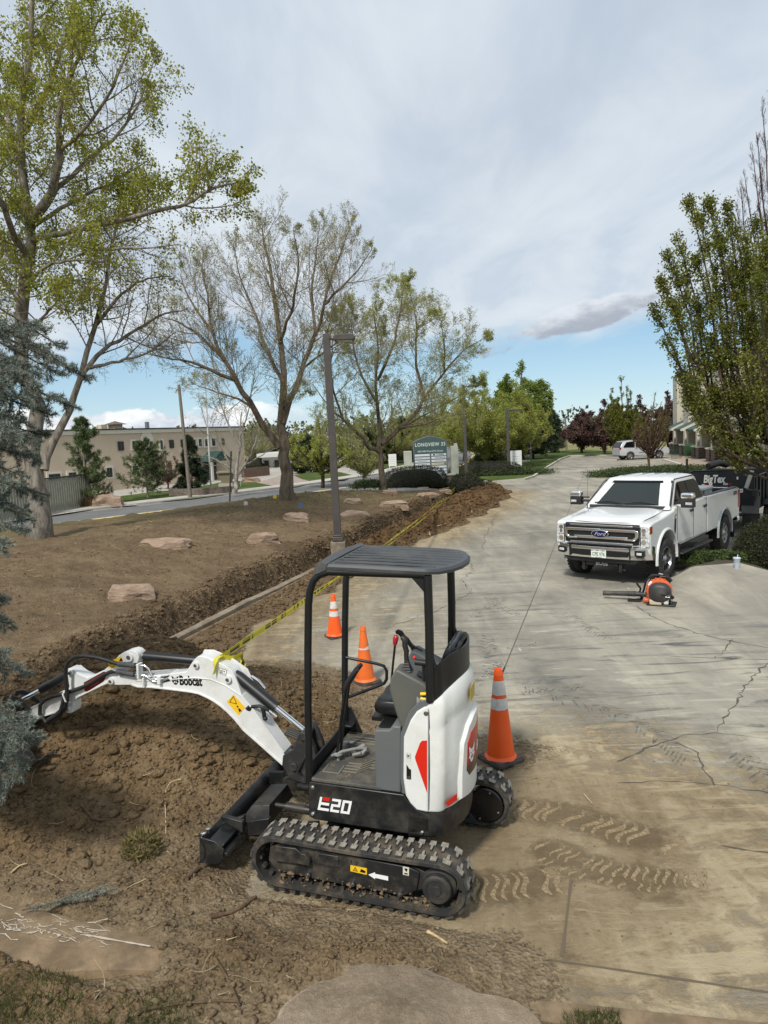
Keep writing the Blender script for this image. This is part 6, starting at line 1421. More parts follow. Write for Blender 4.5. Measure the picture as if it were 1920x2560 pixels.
def blue_spruce():
 g = np.random.default_rng(77)
 T0 = Vector((-4.55, 5.5, -.05)); root = thing('blue_spruce', 'blue-green spruce reaching in from the left edge over the excavator bucket', 'tree', T0)
 off = np.array(T0); tr = Acc(); br = Acc(); cr = Acc()
 tr.add(*tubes(limb_path([(0, 0, 0), (0.02, 0, 3.5), (0, 0, 7.5)], 8), np.linspace(.16, .04, 9)[None], 10))
 # boughs: height on the trunk, photo point of the tip, distance of the tip
 boughs = [(5.2, 210, 850, 5.5), (5.0, 150, 810, 5.9), (4.9, 90, 880, 5.1), (4.7, 250, 905, 6.0), (4.6, 60, 930, 4.8), (4.5, 170, 960, 5.3), (4.3, 235, 985, 5.7), (4.2, 110, 1010, 4.9), (4.1, 30, 960, 5.9),
    (4.0, 165, 1040, 5.4), (3.8, 120, 1100, 5.0), (3.7, 60, 1080, 4.7), (3.6, 130, 1150, 5.4), (3.5, 90, 1190, 5.0), (3.3, 140, 1235, 5.4), (3.2, 50, 1210, 4.8), (3.0, 110, 1290, 5.2), (2.8, 45, 1360, 4.9), (2.9, 90, 1330, 5.1), (3.1, 20, 1240, 5.6),
    (5.0, 20, 860, 5.6), (4.5, -20, 950, 5.2), (4.0, -30, 1050, 5.0), (3.5, -20, 1150, 5.0), (5.4, 190, 800, 5.9), (4.4, 70, 1000, 5.6), (3.9, 0, 1120, 5.3), (5.3, 60, 860, 5.4),
    (4.8, 130, 870, 5.3), (4.6, 20, 900, 5.0), (4.4, 130, 930, 5.0), (4.2, 60, 1060, 5.2), (4.0, 100, 1060, 5.2), (3.8, 20, 1110, 4.9), (3.4, 100, 1140, 5.3), (3.3, 30, 1170, 5.1), (3.6, 150, 1090, 5.6), (3.0, 60, 1260, 5.3), (4.9, 60, 830, 5.7), (4.7, 190, 900, 5.9),
    (1.9, 40, 1560, 5.9), (1.8, 75, 1680, 5.9), (2.0, 20, 1500, 6.3), (1.7, 20, 1640, 5.6), (1.9, -10, 1570, 5.9),
    (1.35, 115, 1795, 4.75), (1.25, 100, 1835, 4.6), (1.15, 120, 1850, 4.7), (1.05, 70, 1880, 4.55), (1.0, 90, 1915, 4.6), (.95, 60, 1950, 4.6), (1.1, 20, 1860, 4.6), (.9, 15, 1930, 4.7), (1.2, 15, 1820, 4.8), (.8, 30, 1985, 4.8)]
 tips = []; st = [];
 Ps = []
 for z, u, v, y in boughs:
  tip = np.array(aty(u - (34 if v < 1400 else 30 if v > 1750 else 10), v + (70 if v < 900 else 40 if v < 1000 else 0), y)) - off; z -= .25 if v < 900 else 0; s0 = np.array([0, 0, z - .05 + .0]); mid = s0 * .45 + tip * .55 + np.array([0, 0, .16]); P = limb_path([s0, mid, tip], 8); Ps.append(P[0])
 P = np.array(Ps); D = nrm(np.gradient(P, axis=1)); N = len(P); Rr = np.repeat(np.linspace(.018, .004, 9)[None], N, 0); br.add(*tubes(P, Rr, 5))
 L = np.linalg.norm(np.diff(P, axis=1), axis=2).sum(1)
 # side twigs, flat sprays that sag
 p, d, r, t, pi = spawn(P, D, Rr, 30, .22, (30, 65), g, jitter=.15); d = nrm(d * np.array([1, 1, .55]) + np.array([0, 0, -.18]))
 L2 = np.clip((1.18 - t), .16, .8) * .38 * (.7 + .6 * g.random(len(p)))
 P2, D2, R2 = extend(p, d, L2, np.full(len(p), .005), np.full(len(p), .0025), 5, .07, -.02, g); br.add(*tubes(P2, R2, 3))
 p3, d3, r3, t3, pi3 = spawn(P2, D2, R2, 9, .15, (35, 62), g); L3 = L2[pi3] * .42 * (1.15 - .5 * t3)
 P3, D3, R3 = extend(p3, d3, L3, np.full(len(p3), .003), np.full(len(p3), .002), 3, .08, -.03, g); br.add(*tubes(P3, R3, 3))
 def needles(P, D, per_m, ln, Lr):
  n = np.maximum(4, (Lr * per_m)).astype(int); idx = np.repeat(np.arange(len(P)), n); M = len(idx); tt = g.random(M) ** .9 * (P.shape[1] - 1.001); i = tt.astype(int); f = (tt - i)[:, None]
  q = P[idx, i] * (1 - f) + P[idx, i + 1] * f; dd = nrm(D[idx, i]); pr = g.normal(0, 1, (M, 3)); pr[:, 2] += .25; pr = nrm(pr - dd * (pr * dd).sum(1, keepdims=True))
  ax = nrm(dd * (.55 + .35 * g.random(M))[:, None] + pr); s = ln * (.75 + .5 * g.random(M))[:, None]; w = nrm(np.cross(ax, g.normal(0, 1, (M, 3)))) * ln * .064
  V = np.stack([q - w, q + w, q + ax * s], 1).reshape(-1, 3); cr.add(V, np.arange(M * 3).reshape(M, 3))
 vis = (P[:, -1, 0] + off[0]) > -3.4
 needles(P[:, 4:], D[:, 4:], 400, .032, L * .5); needles(P2, D2, 420, .031, L2); needles(P3, D3, 420, .029, L3)
 tr.obj('trunk', B_DARK, root, True); br.obj('branches', bark('spruce_twig', (.06, .04, .025), (.14, .10, .065)), root, True); cr.obj('crown', L_SPRUCE, root)
trees(); more_trees(); blue_spruce()
# ================================================================ PICKUP TRUCK, TRAILER, SUV
M_TRUCK = mat('truck_white', (.64, .655, .655), .22, coat=.6, var=.02, vscale=2, dust=.14, dustcol=(.50, .48, .43), dscale=1.2)
M_GLASSD = mat('tinted_glass', (.004, .0045, .005), .04, spec=.18)
M_WSHIELD = mat('windshield_glass', (.020, .026, .026), .05, spec=.35)
M_TIRE = mat('tire_rubber', (.018, .018, .018), .85, dust=.7, dustcol=(.075, .062, .045), dscale=9, bump=.004, bscale=50)
M_TRIM = mat('black_trim', (.012, .012, .013), .5, dust=.4, dustcol=(.06, .055, .045))
M_RIM = mat('wheel_alloy', (.50, .50, .51), .25, metal=1., dust=.5, dustcol=(.2, .18, .15))
M_LAMP = mat('headlamp_lens', (.70, .72, .73), .15, metal=.35, var=.35, vscale=25)
M_AMBER = mat('amber_lens', (.28, .055, .006), .2)
M_TAIL = mat('tail_lens', (.30, .010, .012), .2)
def arc(cx, cz, r, a0, a1, n=10): return [(cx + r * math.cos(R(a0 + (a1 - a0) * i / n)), cz + r * math.sin(R(a0 + (a1 - a0) * i / n))) for i in range(n + 1)]
def wheel(root, x, y, r, w, rim=.26, spokes=8, steer=0., name='wheel', out=1):
 M = Matrix.Translation((x, y, r)) @ Matrix.Rotation(R(steer), 4, 'Z') @ Matrix.Rotation(R(-90 * out), 4, 'X')
 mb = MB(); h = w / 2
 mb.lathe([(rim * .98, h * .55), (rim, h * .86), (r * .80, h), (r * .93, h * .96), (r * .985, h * .80), (r, h * .5), (r, -h * .5), (r * .985, -h * .80), (r * .93, -h * .96), (r * .8, -h), (rim, -h * .86), (rim * .98, -h * .5)], 40, M)
 k = 34
 for i in range(k):
  a = 2 * math.pi * i / k
  for s in (-1, 1):
   B = M @ Matrix.Rotation(a + (.09 if s > 0 else 0), 4, 'Z') @ Matrix.Translation((r * .995, 0, s * h * .55)) @ Matrix.Rotation(R(18 * s), 4, 'X')
   mb.box(-.012, .012, -r * .055, r * .055, -h * .38, h * .38, M=B)
 t = link(name, mb, M_TIRE, root, smooth=40, fix=True)
 rm = MB(); rm.lathe([(rim, h * .80), (rim * .96, h * .84), (rim * .90, h * .60), (rim * .86, h * .1), (0, h * .1)], 32, M)
 for i in range(spokes):
  B = M @ Matrix.Rotation(2 * math.pi * i / spokes, 4, 'Z')
  rm.add([B @ Vector(p) for p in ((rim * .25, -rim * .10, h * .62), (rim * .95, -rim * .14, h * .74), (rim * .95, rim * .14, h * .74), (rim * .25, rim * .10, h * .62), (rim * .25, -rim * .06, h * .3), (rim * .95, -rim * .09, h * .3), (rim * .95, rim * .09, h * .3), (rim * .25, rim * .06, h * .3))], [(0, 1, 2, 3), (0, 4, 5, 1), (3, 2, 6, 7), (1, 5, 6, 2)])
 rm.lathe([(rim * .34, h * .3), (rim * .34, h * .66), (rim * .24, h * .72), (rim * .14, h * .86), (0, h * .86)], 16, M)
 link('rim', rm, M_RIM, t, smooth=35, fix=True)
 return t
def build_truck():
 MW = Matrix.Translation((4.975, 15.07, 0)) @ Matrix.Rotation(R(-130.74), 4, 'Z')
 root = thing('pickup_truck', 'white crew cab pickup truck parked in front of the trailer', 'truck', mw=MW)
 WY = .985
 # front clip and cab lower body
 P = [(.90, .64), (.93, .86), (.925, 1.18), (.90, 1.245), (.70, 1.275), (.2, 1.31), (-.42, 1.385), (-.50, 1.44), (-2.62, 1.46), (-2.64, .62), (-.58, .60)] + arc(0, .47, .555, 168, 12, 12) + [(.60, .62)]
 mb = MB(); mb.prism(P, 1, -WY, WY); body = link('body', mb, M_TRUCK, root, bevel=.045, seg=3, fix=True)
 # hood skin with raised centre
 def hy(x): return .80 - .05 * sstep(x, .5, .9)
 rings = []
 for x, z in ((.905, 1.235), (.88, 1.275), (.72, 1.315), (.35, 1.350), (-.05, 1.385), (-.34, 1.410)):
  x_ = np.float64(x); w = float(hy(x_)); rings.append([(x - .10 * (abs(f) ** 3), f * w, z + .030 * (1 - abs(f) ** 4) - .012 * math.cos(f * 3.2) - .03 * abs(f) ** 6) for f in np.linspace(-1, 1, 17)])
 mb = MB(); mb.loft(rings, close=False, cap=False); link('hood', mb, M_TRUCK, body, smooth=50, fix=False)
 # greenhouse
 def gring(x0, x1, y, z, r=.10):
  pts = []
  for cx, cy, a0 in ((x0 - r, y - r, 0), (x1 + r, y - r, 90), (x1 + r, -y + r, 180), (x0 - r, -y + r, 270)):
   for i in range(5): a = R(a0 + 90 * i / 4); pts.append((cx + r * math.cos(a), cy + r * math.sin(a), z))
  return pts
 mb = MB(); mb.loft([gring(-.30, -2.62, .93, 1.40), gring(-.36, -2.62, .925, 1.46), gring(-1.02, -2.54, .765, 1.935, .12), gring(-1.10, -2.50, .72, 1.995, .14), gring(-1.30, -2.40, .58, 2.025, .2)])
 cab = link('cab', mb, M_TRUCK, root, smooth=45, fix=True)
 mb = MB()
 for k in (-.42, -.14, .14, .42): mb.tube([(-1.2, k, 2.016), (-2.35, k, 2.016)], .016, 6, flat=2)
 link('roof_rib', mb, M_TRUCK, cab, smooth=60)
 def sy(z): return .925 - (.925 - .765) * (z - 1.46) / (1.935 - 1.46)
 def side_poly(pts, off, sg=1): return [(x, sg * (sy(z) + off), z) for x, z in pts]
 for sg in (1, -1):
  A = [(-.66, 1.50), (-1.10, 1.83), (-1.17, 1.87), (-1.60, 1.895), (-1.62, 1.50)]; B = [(-1.70, 1.50), (-1.68, 1.895), (-2.28, 1.875), (-2.36, 1.82), (-2.46, 1.52), (-2.44, 1.50)]
  tr_ = [(-.56, 1.475), (-1.10, 1.875), (-1.2, 1.91), (-2.30, 1.905), (-2.42, 1.84), (-2.52, 1.51), (-2.48, 1.475)]
  m_ = MB(); q = side_poly(tr_, .004, sg); m_.add(q, [tuple(range(len(q)))]); link('window_surround', m_, M_TRIM, cab, fix=True, solid=.004)
  for W in (A, B): m_ = MB(); q = side_poly(W, .012, sg); m_.add(q, [tuple(range(len(q)))]); link('side_window', m_, M_GLASSD, cab, fix=True, solid=.004)
  # roof gutter
  m_ = MB(); m_.tube([(-.40, sg * .925, 1.45), (-1.03, sg * .775, 1.935), (-1.14, sg * .745, 1.975), (-2.45, sg * .74, 1.985)], .010, 5); link('roof_gutter', m_, M_TRIM, cab, smooth=60)
 def wp(y, f, off): # windscreen point, f 0 bottom .. 1 top
  x = -.375 - .66 * f; z = 1.468 + .470 * f; w = 1 - .185 * f; return (x + off * .6 - .05 * (y ** 4), y * .915 * w, z + off * .8)
 m_ = MB(); n = 12; V = [wp(-1 + 2 * i / n, f, .012) for f in (0, .5, 1.0) for i in range(n + 1)]; m_.add(V, [(j * (n + 1) + i, j * (n + 1) + i + 1, (j + 1) * (n + 1) + i + 1, (j + 1) * (n + 1) + i) for j in range(2) for i in range(n)]); ws = link('windshield', m_, M_WSHIELD, cab, smooth=180)
 m_ = MB()
 for i in range(n): a, b = -1 + 2 * i / n, -1 + 2 * (i + 1) / n; h = .06 + .10 * max(0, 1 - abs((a + b) / 2) / .3) * 0; q = [wp(a, .9, .016), wp(b, .9, .016), wp(b, 1.0, .016), wp(a, 1.0, .016)]; m_.add(q, [(0, 1, 2, 3)])
 link('sun_band', m_, M_GLASSD, ws)
 m_ = MB(); q = [wp(.88, .60, .018), wp(.92, .60, .018), wp(.92, .68, .018), wp(.88, .68, .018)]; m_.add(q, [(0, 1, 2, 3)]); link('windshield_sticker', m_, M_WINK, ws)
 m_ = MB()
 for y0, y1 in ((-.80, -.10), (-.05, .72)):
  m_.tube([Vector(wp(y0, .03, .035)), Vector(wp((y0 + y1) / 2, .10, .04)), Vector(wp(y1, .015, .03))], .011, 5)
 link('wiper', m_, M_TRIM, cab)
 m_ = MB(); m_.add([(-.28, -.80, 1.432), (-.28, .80, 1.432), (-.40, .84, 1.480), (-.40, -.84, 1.480)], [(0, 1, 2, 3)]); link('cowl_panel', m_, M_TRIM, cab, solid=.01)
 # interior hints seen through the screen: headrests and a wheel sit just behind dark glass, so only their pale shapes
 # doors, seams, handles
 sm = MB()
 for pts in ([(-.62, 1.46), (-.62, .78), (-.56, .66)], [(-1.66, 1.46), (-1.66, .66)], [(-2.58, 1.46), (-2.58, .80), (-2.62, .66)]):
  for sg in (1, -1): sm.tube([(x, sg * (WY + .0005), z) for x, z in pts], .0055, 4)
 for sg in (1, -1): sm.tube([(-.56, sg * (WY + .0005), .665), (-2.6, sg * (WY + .0005), .665)], .004, 4)
 link('door_seam', sm, M_TRIM, body)
 for sg in (1, -1):
  for x in (-1.50, -2.44): m_ = MB(); m_.box(x - .10, x + .08, sg * WY, sg * (WY + .035), 1.245, 1.30); m_.box(x - .13, x - .09, sg * WY, sg * (WY + .02), 1.235, 1.31); link('door_handle', m_, M_TRIM, body, bevel=.008)
  m_ = MB(); m_.prism([(-.46, 1.27), (-.54, 1.30), (-.52, 1.0), (-.45, .86), (-.43, 1.0)], 1, sg * WY, sg * (WY + .012)); v = link('fender_vent', m_, M_TRIM, body, fix=True, bevel=.004)
  m_ = MB(); m_.box(-.515, -.455, sg * (WY + .012), sg * (WY + .018), 1.21, 1.27); link('chrome_badge', m_, M_CHROME, v)
  # wheel-arch lips
  for cx in (0, -4.06):
   m_ = MB(); pts = arc(cx, .47, .585, 188, -8, 18)
   m_.loft([[(x * .0 + cx + (x - cx) * k, sg * yy, .47 + (z - .47) * k) for k, yy in ((.95, WY - .02), (.955, WY + .022), (.985, WY + .032), (1.035, WY + .020), (1.05, WY - .01))] for x, z in pts], close=True); link('fender_flare', m_, M_TRUCK, body, smooth=50, fix=True)
  # mirrors
  m_ = MB(); m_.box(-.62, -.50, sg * 1.10, sg * 1.32, 1.47, 1.60); m_.tube([(-.62, sg * .95, 1.52), (-.58, sg * 1.12, 1.53)], .03, 8); m_.tube([(-.62, sg * .95, 1.60), (-.58, sg * 1.12, 1.60)], .02, 8); m_.box(-.64, -.47, sg * 1.10, sg * 1.35, 1.44, 1.62); mr = link('mirror', m_, M_TRIM, root, bevel=.025, seg=3)
  m_ = MB(); m_.box(-.63, -.460, sg * 1.098, sg * 1.355, 1.62, 1.74); link('mirror_cap', m_, M_CHROME, mr, bevel=.035, seg=3); m_ = MB(); m_.box(-.478, -.466, sg * 1.20, sg * 1.33, 1.50, 1.55); link('mirror_lamp', m_, M_LAMP, mr)
  # running board
  m_ = MB(); m_.box(-2.72, -.64, sg * .93, sg * 1.10, .42, .47); link('running_board', m_, M_TRIM, root, bevel=.02)
  m_ = MB(); m_.box(-.66, -.64, sg * .80, sg * 1.03, .28, .66); m_.box(-4.70, -4.68, sg * .78, sg * 1.03, .24, .66); linkp('mud_flap', m_, M_RUBBERPART, root)
 # bed
 bp = [(-2.67, 1.47), (-5.26, 1.455), (-5.33, 1.42), (-5.36, 1.0), (-5.34, .72), (-4.75, .68)] + arc(-4.06, .47, .555, 168 + 0, 12, 12)[::1] + [(-3.46, .64), (-2.67, .62)]
 bp = [(-2.67, 1.47), (-5.26, 1.455), (-5.33, 1.42), (-5.36, 1.0), (-5.34, .72), (-4.66, .68)] + arc(-4.06, .47, .555, 168, 12, 12) + [(-3.46, .64), (-2.67, .62)]
 for sg in (1, -1):
  m_ = MB(); m_.prism(bp, 1, sg * .82, sg * WY); bs = link('bed_side', m_, M_TRUCK, root, bevel=.035, seg=3, fix=True)
  m_ = MB(); m_.box(-5.27, -2.70, sg * .815, sg * .95, 1.468, 1.482); link('bed_rail', m_, M_TRIM, bs, bevel=.006)
  m_ = MB(); m_.box(-5.375, -5.20, sg * .90, sg * (WY + .006), .95, 1.40); link('tail_lamp', m_, M_TAIL, bs, bevel=.012)
  if sg > 0: text_on('trim_decal', 'TREMOR', .12, (-4.95, WY + .003, 1.34), (-1, 0, 0), (0, 0, 1), M_INK, bs, bold=.006, sx=.78, shear=.3)
 m_ = MB(); m_.box(-5.36, -5.28, -.86, .86, .86, 1.45); link('tailgate', m_, M_TRUCK, root, bevel=.02)
 m_ = MB(); m_.box(-5.30, -2.68, -.83, .83, .86, .92); m_.box(-2.72, -2.66, -.83, .83, .86, 1.45); m_.box(-5.285, -5.27, -.82, .82, .9, 1.43); link('bed_floor', m_, M_TRIM, root)
 m_ = MB(); m_.box(-5.52, -5.37, -.95, .95, .55, .72); link('rear_bumper', m_, M_CHROME, root, bevel=.03)
 # underbody
 m_ = MB(); m_.box(-5.2, .75, -.62, .62, .42, .62); m_.tube([(0, -.8, .43), (0, .8, .43)], .07, 10); m_.tube([(-4.06, -.8, .43), (-4.06, .8, .43)], .07, 10); m_.ico((-4.06, 0, .43), .17, 2); m_.box(-2.6, .7, -.97, .97, .60, .66); link('chassis', m_, M_INK, root, smooth=40)
 wl = MB()
 for cx in (0, -4.06):
  for sg in (1, -1): wl.add([(x, sg * .60, z) for x, z in arc(cx, .47, .56, 180, 0, 14)] + [(x, sg * (WY - .03), z) for x, z in arc(cx, .47, .56, 180, 0, 14)], [(i, i + 1, i + 16, i + 15) for i in range(14)])
 link('wheel_well', wl, M_INK, root, smooth=60)
 # front end
 m_ = MB(); m_.prism([(.90, .80), (.955, .84), (.955, 1.20), (.90, 1.235)], 1, -.78, .78); grille = link('grille', m_, M_INK, root, bevel=.01, fix=True)
 ch = MB()
 for z, w, h in ((1.195, .66, .016), (.845, .66, .016)): ch.box(.956, .975, -w, w, z - h, z + h)
 link('chrome_bar', ch, M_CHROME, grille, bevel=.006)
 sc = MB(); X0, X1 = .956, .995
 for sg in (1, -1):
  sc.prism([(sg * 0, 1.135), (sg * .70, 1.135), (sg * .775, 1.11), (sg * .775, .985), (sg * .69, .915), (sg * .50, .915), (sg * .50, .950), (sg * .66, .950), (sg * .715, .995), (sg * .715, 1.075), (sg * .675, 1.08), (sg * 0, 1.08)][::1], 0, X0, X1)
  sc.prism([(sg * 0, .985), (sg * .56, .985), (sg * .56, .925), (sg * 0, .925)], 0, X0, X1 - .004)
 link('chrome_surround', sc, M_CHROME, grille, bevel=.007, fix=True)
 gm = MB()
 for k in range(7): gm.box(.957, .962, -.62, .62, 1.0 + k * .011, 1.004 + k * .011)
 link('grille_mesh', gm, mat('mesh_grey', (.03, .03, .03), .5), grille)
 M0 = Matrix.Translation((.985, 0, 1.025)) @ Matrix.Rotation(R(90), 4, 'Y')
 def oval(a, b, x0, x1): return MB().prism([(a * math.cos(2 * math.pi * i / 32), 1.03 + b * math.sin(2 * math.pi * i / 32)) for i in range(32)], 0, x0, x1)
 ov = link('badge_rim', oval(.185, .080, .99, 1.010), M_CHROME, grille, fix=True, bevel=.004); link('badge', oval(.168, .066, 1.008, 1.014), mat('badge_blue', (.006, .010, .055), .2), ov, fix=True)
 text_on('badge_script', 'Ford', .105, (1.0155, 0, 1.030), (0, 1, 0), (0, 0, 1), mat('badge_silver', (.6, .62, .68), .3, metal=.6), ov, bold=.001, shear=.4, sx=1.15)
 for sg in (1, -1):
  m_ = MB(); m_.prism([(sg * .79, 1.215), (sg * .975, 1.205), (sg * .978, .80), (sg * .79, .80), (sg * .70, .83), (sg * .79, .93)], 0, .86, .945); hl = link('headlamp', m_, M_LAMP, root, bevel=.012, fix=True)
  m_ = MB(); m_.box(.946, .952, sg * .80, sg * .93, .985, 1.0);
  for yy, zz, r_ in ((.87, 1.13, .045), (.87, 1.05, .035), (.87, .90, .05)): m_.tube([(.944, sg * yy, zz), (.953, sg * yy, zz)], r_, 14)
  link('projector', m_, M_CHROME, hl, smooth=30)
  m_ = MB(); m_.box(.80, .925, sg * .950, sg * .988, 1.06, 1.205); link('side_marker', m_, M_AMBER, hl, bevel=.006)
  m_ = MB(); m_.box(.944, .950, sg * .79, sg * .81, .82, 1.19); link('lamp_trim', m_, M_INK, hl)
 # bumper
 br = []
 for y in np.linspace(-1, 1, 21):
  d = -.20 * abs(y) ** 5; h = .02 * abs(y) ** 2; br.append([(1.00 + d, y * 1.0, .80 + h), (1.055 + d, y * 1.0, .775 + h), (1.065 + d, y * 1.0, .68), (1.035 + d, y * 1.0, .545), (.96 + d, y * 1.0, .52), (.90 + d, y * 1.0, .60), (.90 + d, y, .78)])
 m_ = MB(); m_.loft(br); bu = link('front_bumper', m_, M_CHROME, root, smooth=40, fix=True)
 m_ = MB(); m_.prism([(-.62, .715), (.62, .715), (.60, .60), (.36, .585), (-.36, .585), (-.60, .60)], 0, .98, 1.0705); link('air_intake', m_, M_INK, bu, bevel=.012, fix=True)
 m_ = MB(); m_.box(1.0, 1.066, -.64, -.62, .56, .80); m_.box(1.0, 1.066, .62, .64, .56, .80); m_.box(1.0, 1.060, -.66, .66, .80, .826); link('bumper_gap', m_, M_INK, bu)
 for sg in (1, -1):
  m_ = MB(); m_.prism([(sg * .74, .745), (sg * .94, .745), (sg * .93, .62), (sg * .78, .60), (sg * .74, .64)], 0, .90, 1.062 - .045);
  fx = .987; m_ = MB(); m_.prism([(sg * .72, .745), (sg * .90, .745), (sg * .90, .62), (sg * .77, .60), (sg * .72, .64)], 0, .9, 1.046); fo = link('fog_recess', m_, M_INK, bu, fix=True, bevel=.01)
  m_ = MB(); m_.box(1.046, 1.052, sg * .765, sg * .865, .655, .705); link('fog_lamp', m_, M_LAMP, fo, bevel=.004)
 m_ = MB(); m_.prism([(-.80, .54), (.80, .54), (.70, .44), (-.70, .44)], 0, .80, .97); link('air_dam', m_, M_TRIM, root, bevel=.02, fix=True)
 m_ = MB(); m_.box(1.072, 1.080, -.158, .158, .555, .715); pl = link('license_plate', m_, mat('plate_white', (.68, .72, .66), .45), bu, bevel=.004)
 text_on('plate_number', 'CPE V76', .105, (1.0812, 0, .625), (0, 1, 0), (0, 0, 1), mat('plate_green', (.02, .07, .045), .5), pl, bold=.0015, sx=.70)
 m_ = MB(); m_.add([(1.0812, -.15, .69), (1.0812, -.08, .705), (1.0812, -.03, .692), (1.0812, .03, .706), (1.0812, .09, .690), (1.0812, .15, .703), (1.0812, .15, .711), (1.0812, -.15, .711)], [tuple(range(8))]); m_.box(1.0812, 1.0815, -.07, .07, .563, .570); link('plate_scenery', m_, mat('plate_green', ()), pl)
 # plough mount
 m_ = MB(); m_.box(.80, .93, -.34, .34, .36, .46)
 pm = link('plow_mount', m_, M_INK, root, bevel=.01)
 text_on('plow_lettering', 'BOSS', .105, (.9325, 0, .41), (0, 1, 0), (0, 0, 1), mat('letter_grey', (.42, .42, .42), .4), pm, bold=.002, sx=1.05)
 for sg in (1, -1):
  m_ = MB(); m_.box(.78, .93, sg * .36, sg * .42, .26, .48); m_.tube([(.86, sg * .34, .30), (.86, sg * .47, .30)], .02, 8); m_.tube([(.86, sg * .34, .42), (.86, sg * .47, .42)], .02, 8); link('mount_bracket', m_, M_TRIM, pm, bevel=.006)
 wheel(root, 0, .86, .43, .29, steer=-3); wheel(root, 0, -.86, .43, .29, out=-1, steer=-3); wheel(root, -4.06, .86, .43, .29); wheel(root, -4.06, -.86, .43, .29, out=-1)
 m_ = MB(); m_.tube([(-.30, -.86, 1.40), (-.30, -.86, 1.47)], .010, 6); m_.tube([(-.30, -.86, 1.45), (-.34, -.86, 2.16)], [.004, .0022], 5); link('antenna', m_, M_TRIM, root)
 # things resting in the bed
 cb = MW @ Vector((-4.35, .25, .92)); c = thing('cooler', 'pale grey cooler box standing in the truck bed', 'cooler', cb, R(-130.7))
 m_ = MB(); m_.box(-.42, .42, -.24, .24, .0, .52); m_.box(-.30, -.10, .24, .262, .36, .47); link('box', m_, mat('cooler_grey', (.50, .51, .48), .5), c, bevel=.03)
 m_ = MB(); m_.box(-.44, .44, -.26, .26, .53, .62); link('lid', m_, mat('cooler_lid', (.58, .59, .56), .5), c, bevel=.03);
 m_ = MB(); m_.box(.36, .40, .26, .275, .38, .56); m_.box(-.40, -.36, .26, .275, .38, .56); link('latch', m_, M_TRIM, c)
build_truck()
def build_trailer():
 MW = Matrix.Translation((4.975, 15.07, 0)) @ Matrix.Rotation(R(-130.74), 4, 'Z')
 B = MW @ Vector((-6.55, 0, 0)); root = thing('dump_trailer', 'black dump trailer hitched behind the white pickup, front board lettered', 'trailer', B, R(-130.74 + 4))
 mk = M_POST
 m_ = MB(); m_.box(-4.2, 0, -1.02, 1.02, .66, .84); m_.box(-4.2, -4.14, -1.02, 1.02, .84, 1.60); m_.box(-4.2, 0, -1.02, -.97, .84, 1.62); m_.box(-4.2, 0, .97, 1.02, .84, 1.62)
 for k in range(8):
  for sg in (1, -1): m_.box(-4.1 + k * .56, -4.04 + k * .56, sg * 1.02, sg * 1.07, .70, 1.62)
 bd = link('bed', m_, mk, root, bevel=.008)
 m_ = MB(); m_.prism([(-1.04, .84), (1.04, .84), (1.04, 1.68), (.88, 1.83), (-.50, 1.80), (-1.04, 1.60)], 0, -.03, .03); m_.tube([(.035, -1.0, 1.60), (.035, -.50, 1.795), (.035, .88, 1.825)], .022, 6)
 m_.tube([(.05, -.6, 1.36), (.05, .68, 1.40)], .014, 6)
 fb = link('front_board', m_, mk, root, bevel=.006, fix=True)
 text_on('lettering', 'BigTex', .30, (.034, .02, 1.56), (0, 1, 0), (0, 0, 1), mat('letter_cream', (.66, .66, .60), .5), fb, bold=.010, sx=.66, shear=.15)
 for a, b, c in ((-.30, -.22, 0), (-.21, -.11, 1), (.26, .38, 0), (.39, .48, 1)): m_ = MB(); m_.box(.031, .034, a, b, 1.37 + .03 * (a > 0), 1.425 + .03 * (a > 0)); link('reflector', m_, M_TAIL if c else mat('reflector_pale', (.45, .45, .45), .4), fb)
 m_ = MB(); m_.box(.031, .035, .60, .76, 1.20, 1.30); t = link('tag_plate', m_, mat('tag_white', (.62, .63, .60), .5), fb); text_on('tag_print', '22SR', .07, (.0362, .68, 1.25), (0, 1, 0), (0, 0, 1), M_INK, t)
 m_ = MB(); m_.box(.031, .034, .60, .64, 1.56, 1.63); link('sticker', m_, mat('tag_white', ()), fb)
 m_ = MB(); m_.tube([(.05, .84, 1.32), (.02, .98, 1.80)], .034, 6, flat=1.6); link('brace', m_, mat('brace_grey', (.42, .43, .42), .4, metal=.3), root)
 m_ = MB(); m_.tube([(.08, .86, 1.28), (.08, 1.18, 1.24)], .035, 8); m_.tube([(.08, 1.08, 1.32), (.08, 1.08, .95)], .022, 8); m_.box(-.02, .12, 1.0, 1.14, 1.12, 1.24); link('hydraulic_latch', m_, M_CAST, root, smooth=40)
 m_ = MB(); m_.box(-.02, .02, .72, 1.16, .62, 1.10); m_.add([(.021, .76, .78), (.021, 1.10, .66), (.021, .76, .66)], [(0, 1, 2)]); link('side_box', m_, mat('panel_grey', (.10, .105, .11), .5, dust=.5), root, bevel=.005)
 m_ = MB(); m_.box(-.03, -.005, .74, 1.18, .14, .62); link('mud_flap', m_, M_RUBBERPART, root)
 m_ = MB(); m_.tube([(.0, -.8, .60), (1.15, 0, .55)], .05, 6); m_.tube([(.0, .8, .60), (1.15, 0, .55)], .05, 6); m_.box(.35, .75, -.25, .25, .60, .95); m_.tube([(.85, .0, .30), (.85, .0, 1.05)], .035, 8); link('tongue', m_, mk, root)
 m_ = MB(); m_.tube([(-.6, -.85, 1.62), (-.6, -.85, 2.12)], .035, 6); m_.tube([(-.3, -.2, 1.9), (-.7, .0, 1.98), (-1.2, .1, 1.9)], .10, 8); m_.tube([(-.5, .6, 1.85), (-1.4, .5, 1.88)], .08, 8); link('tarp_roll', m_, M_RUBBERPART, root, smooth=50)
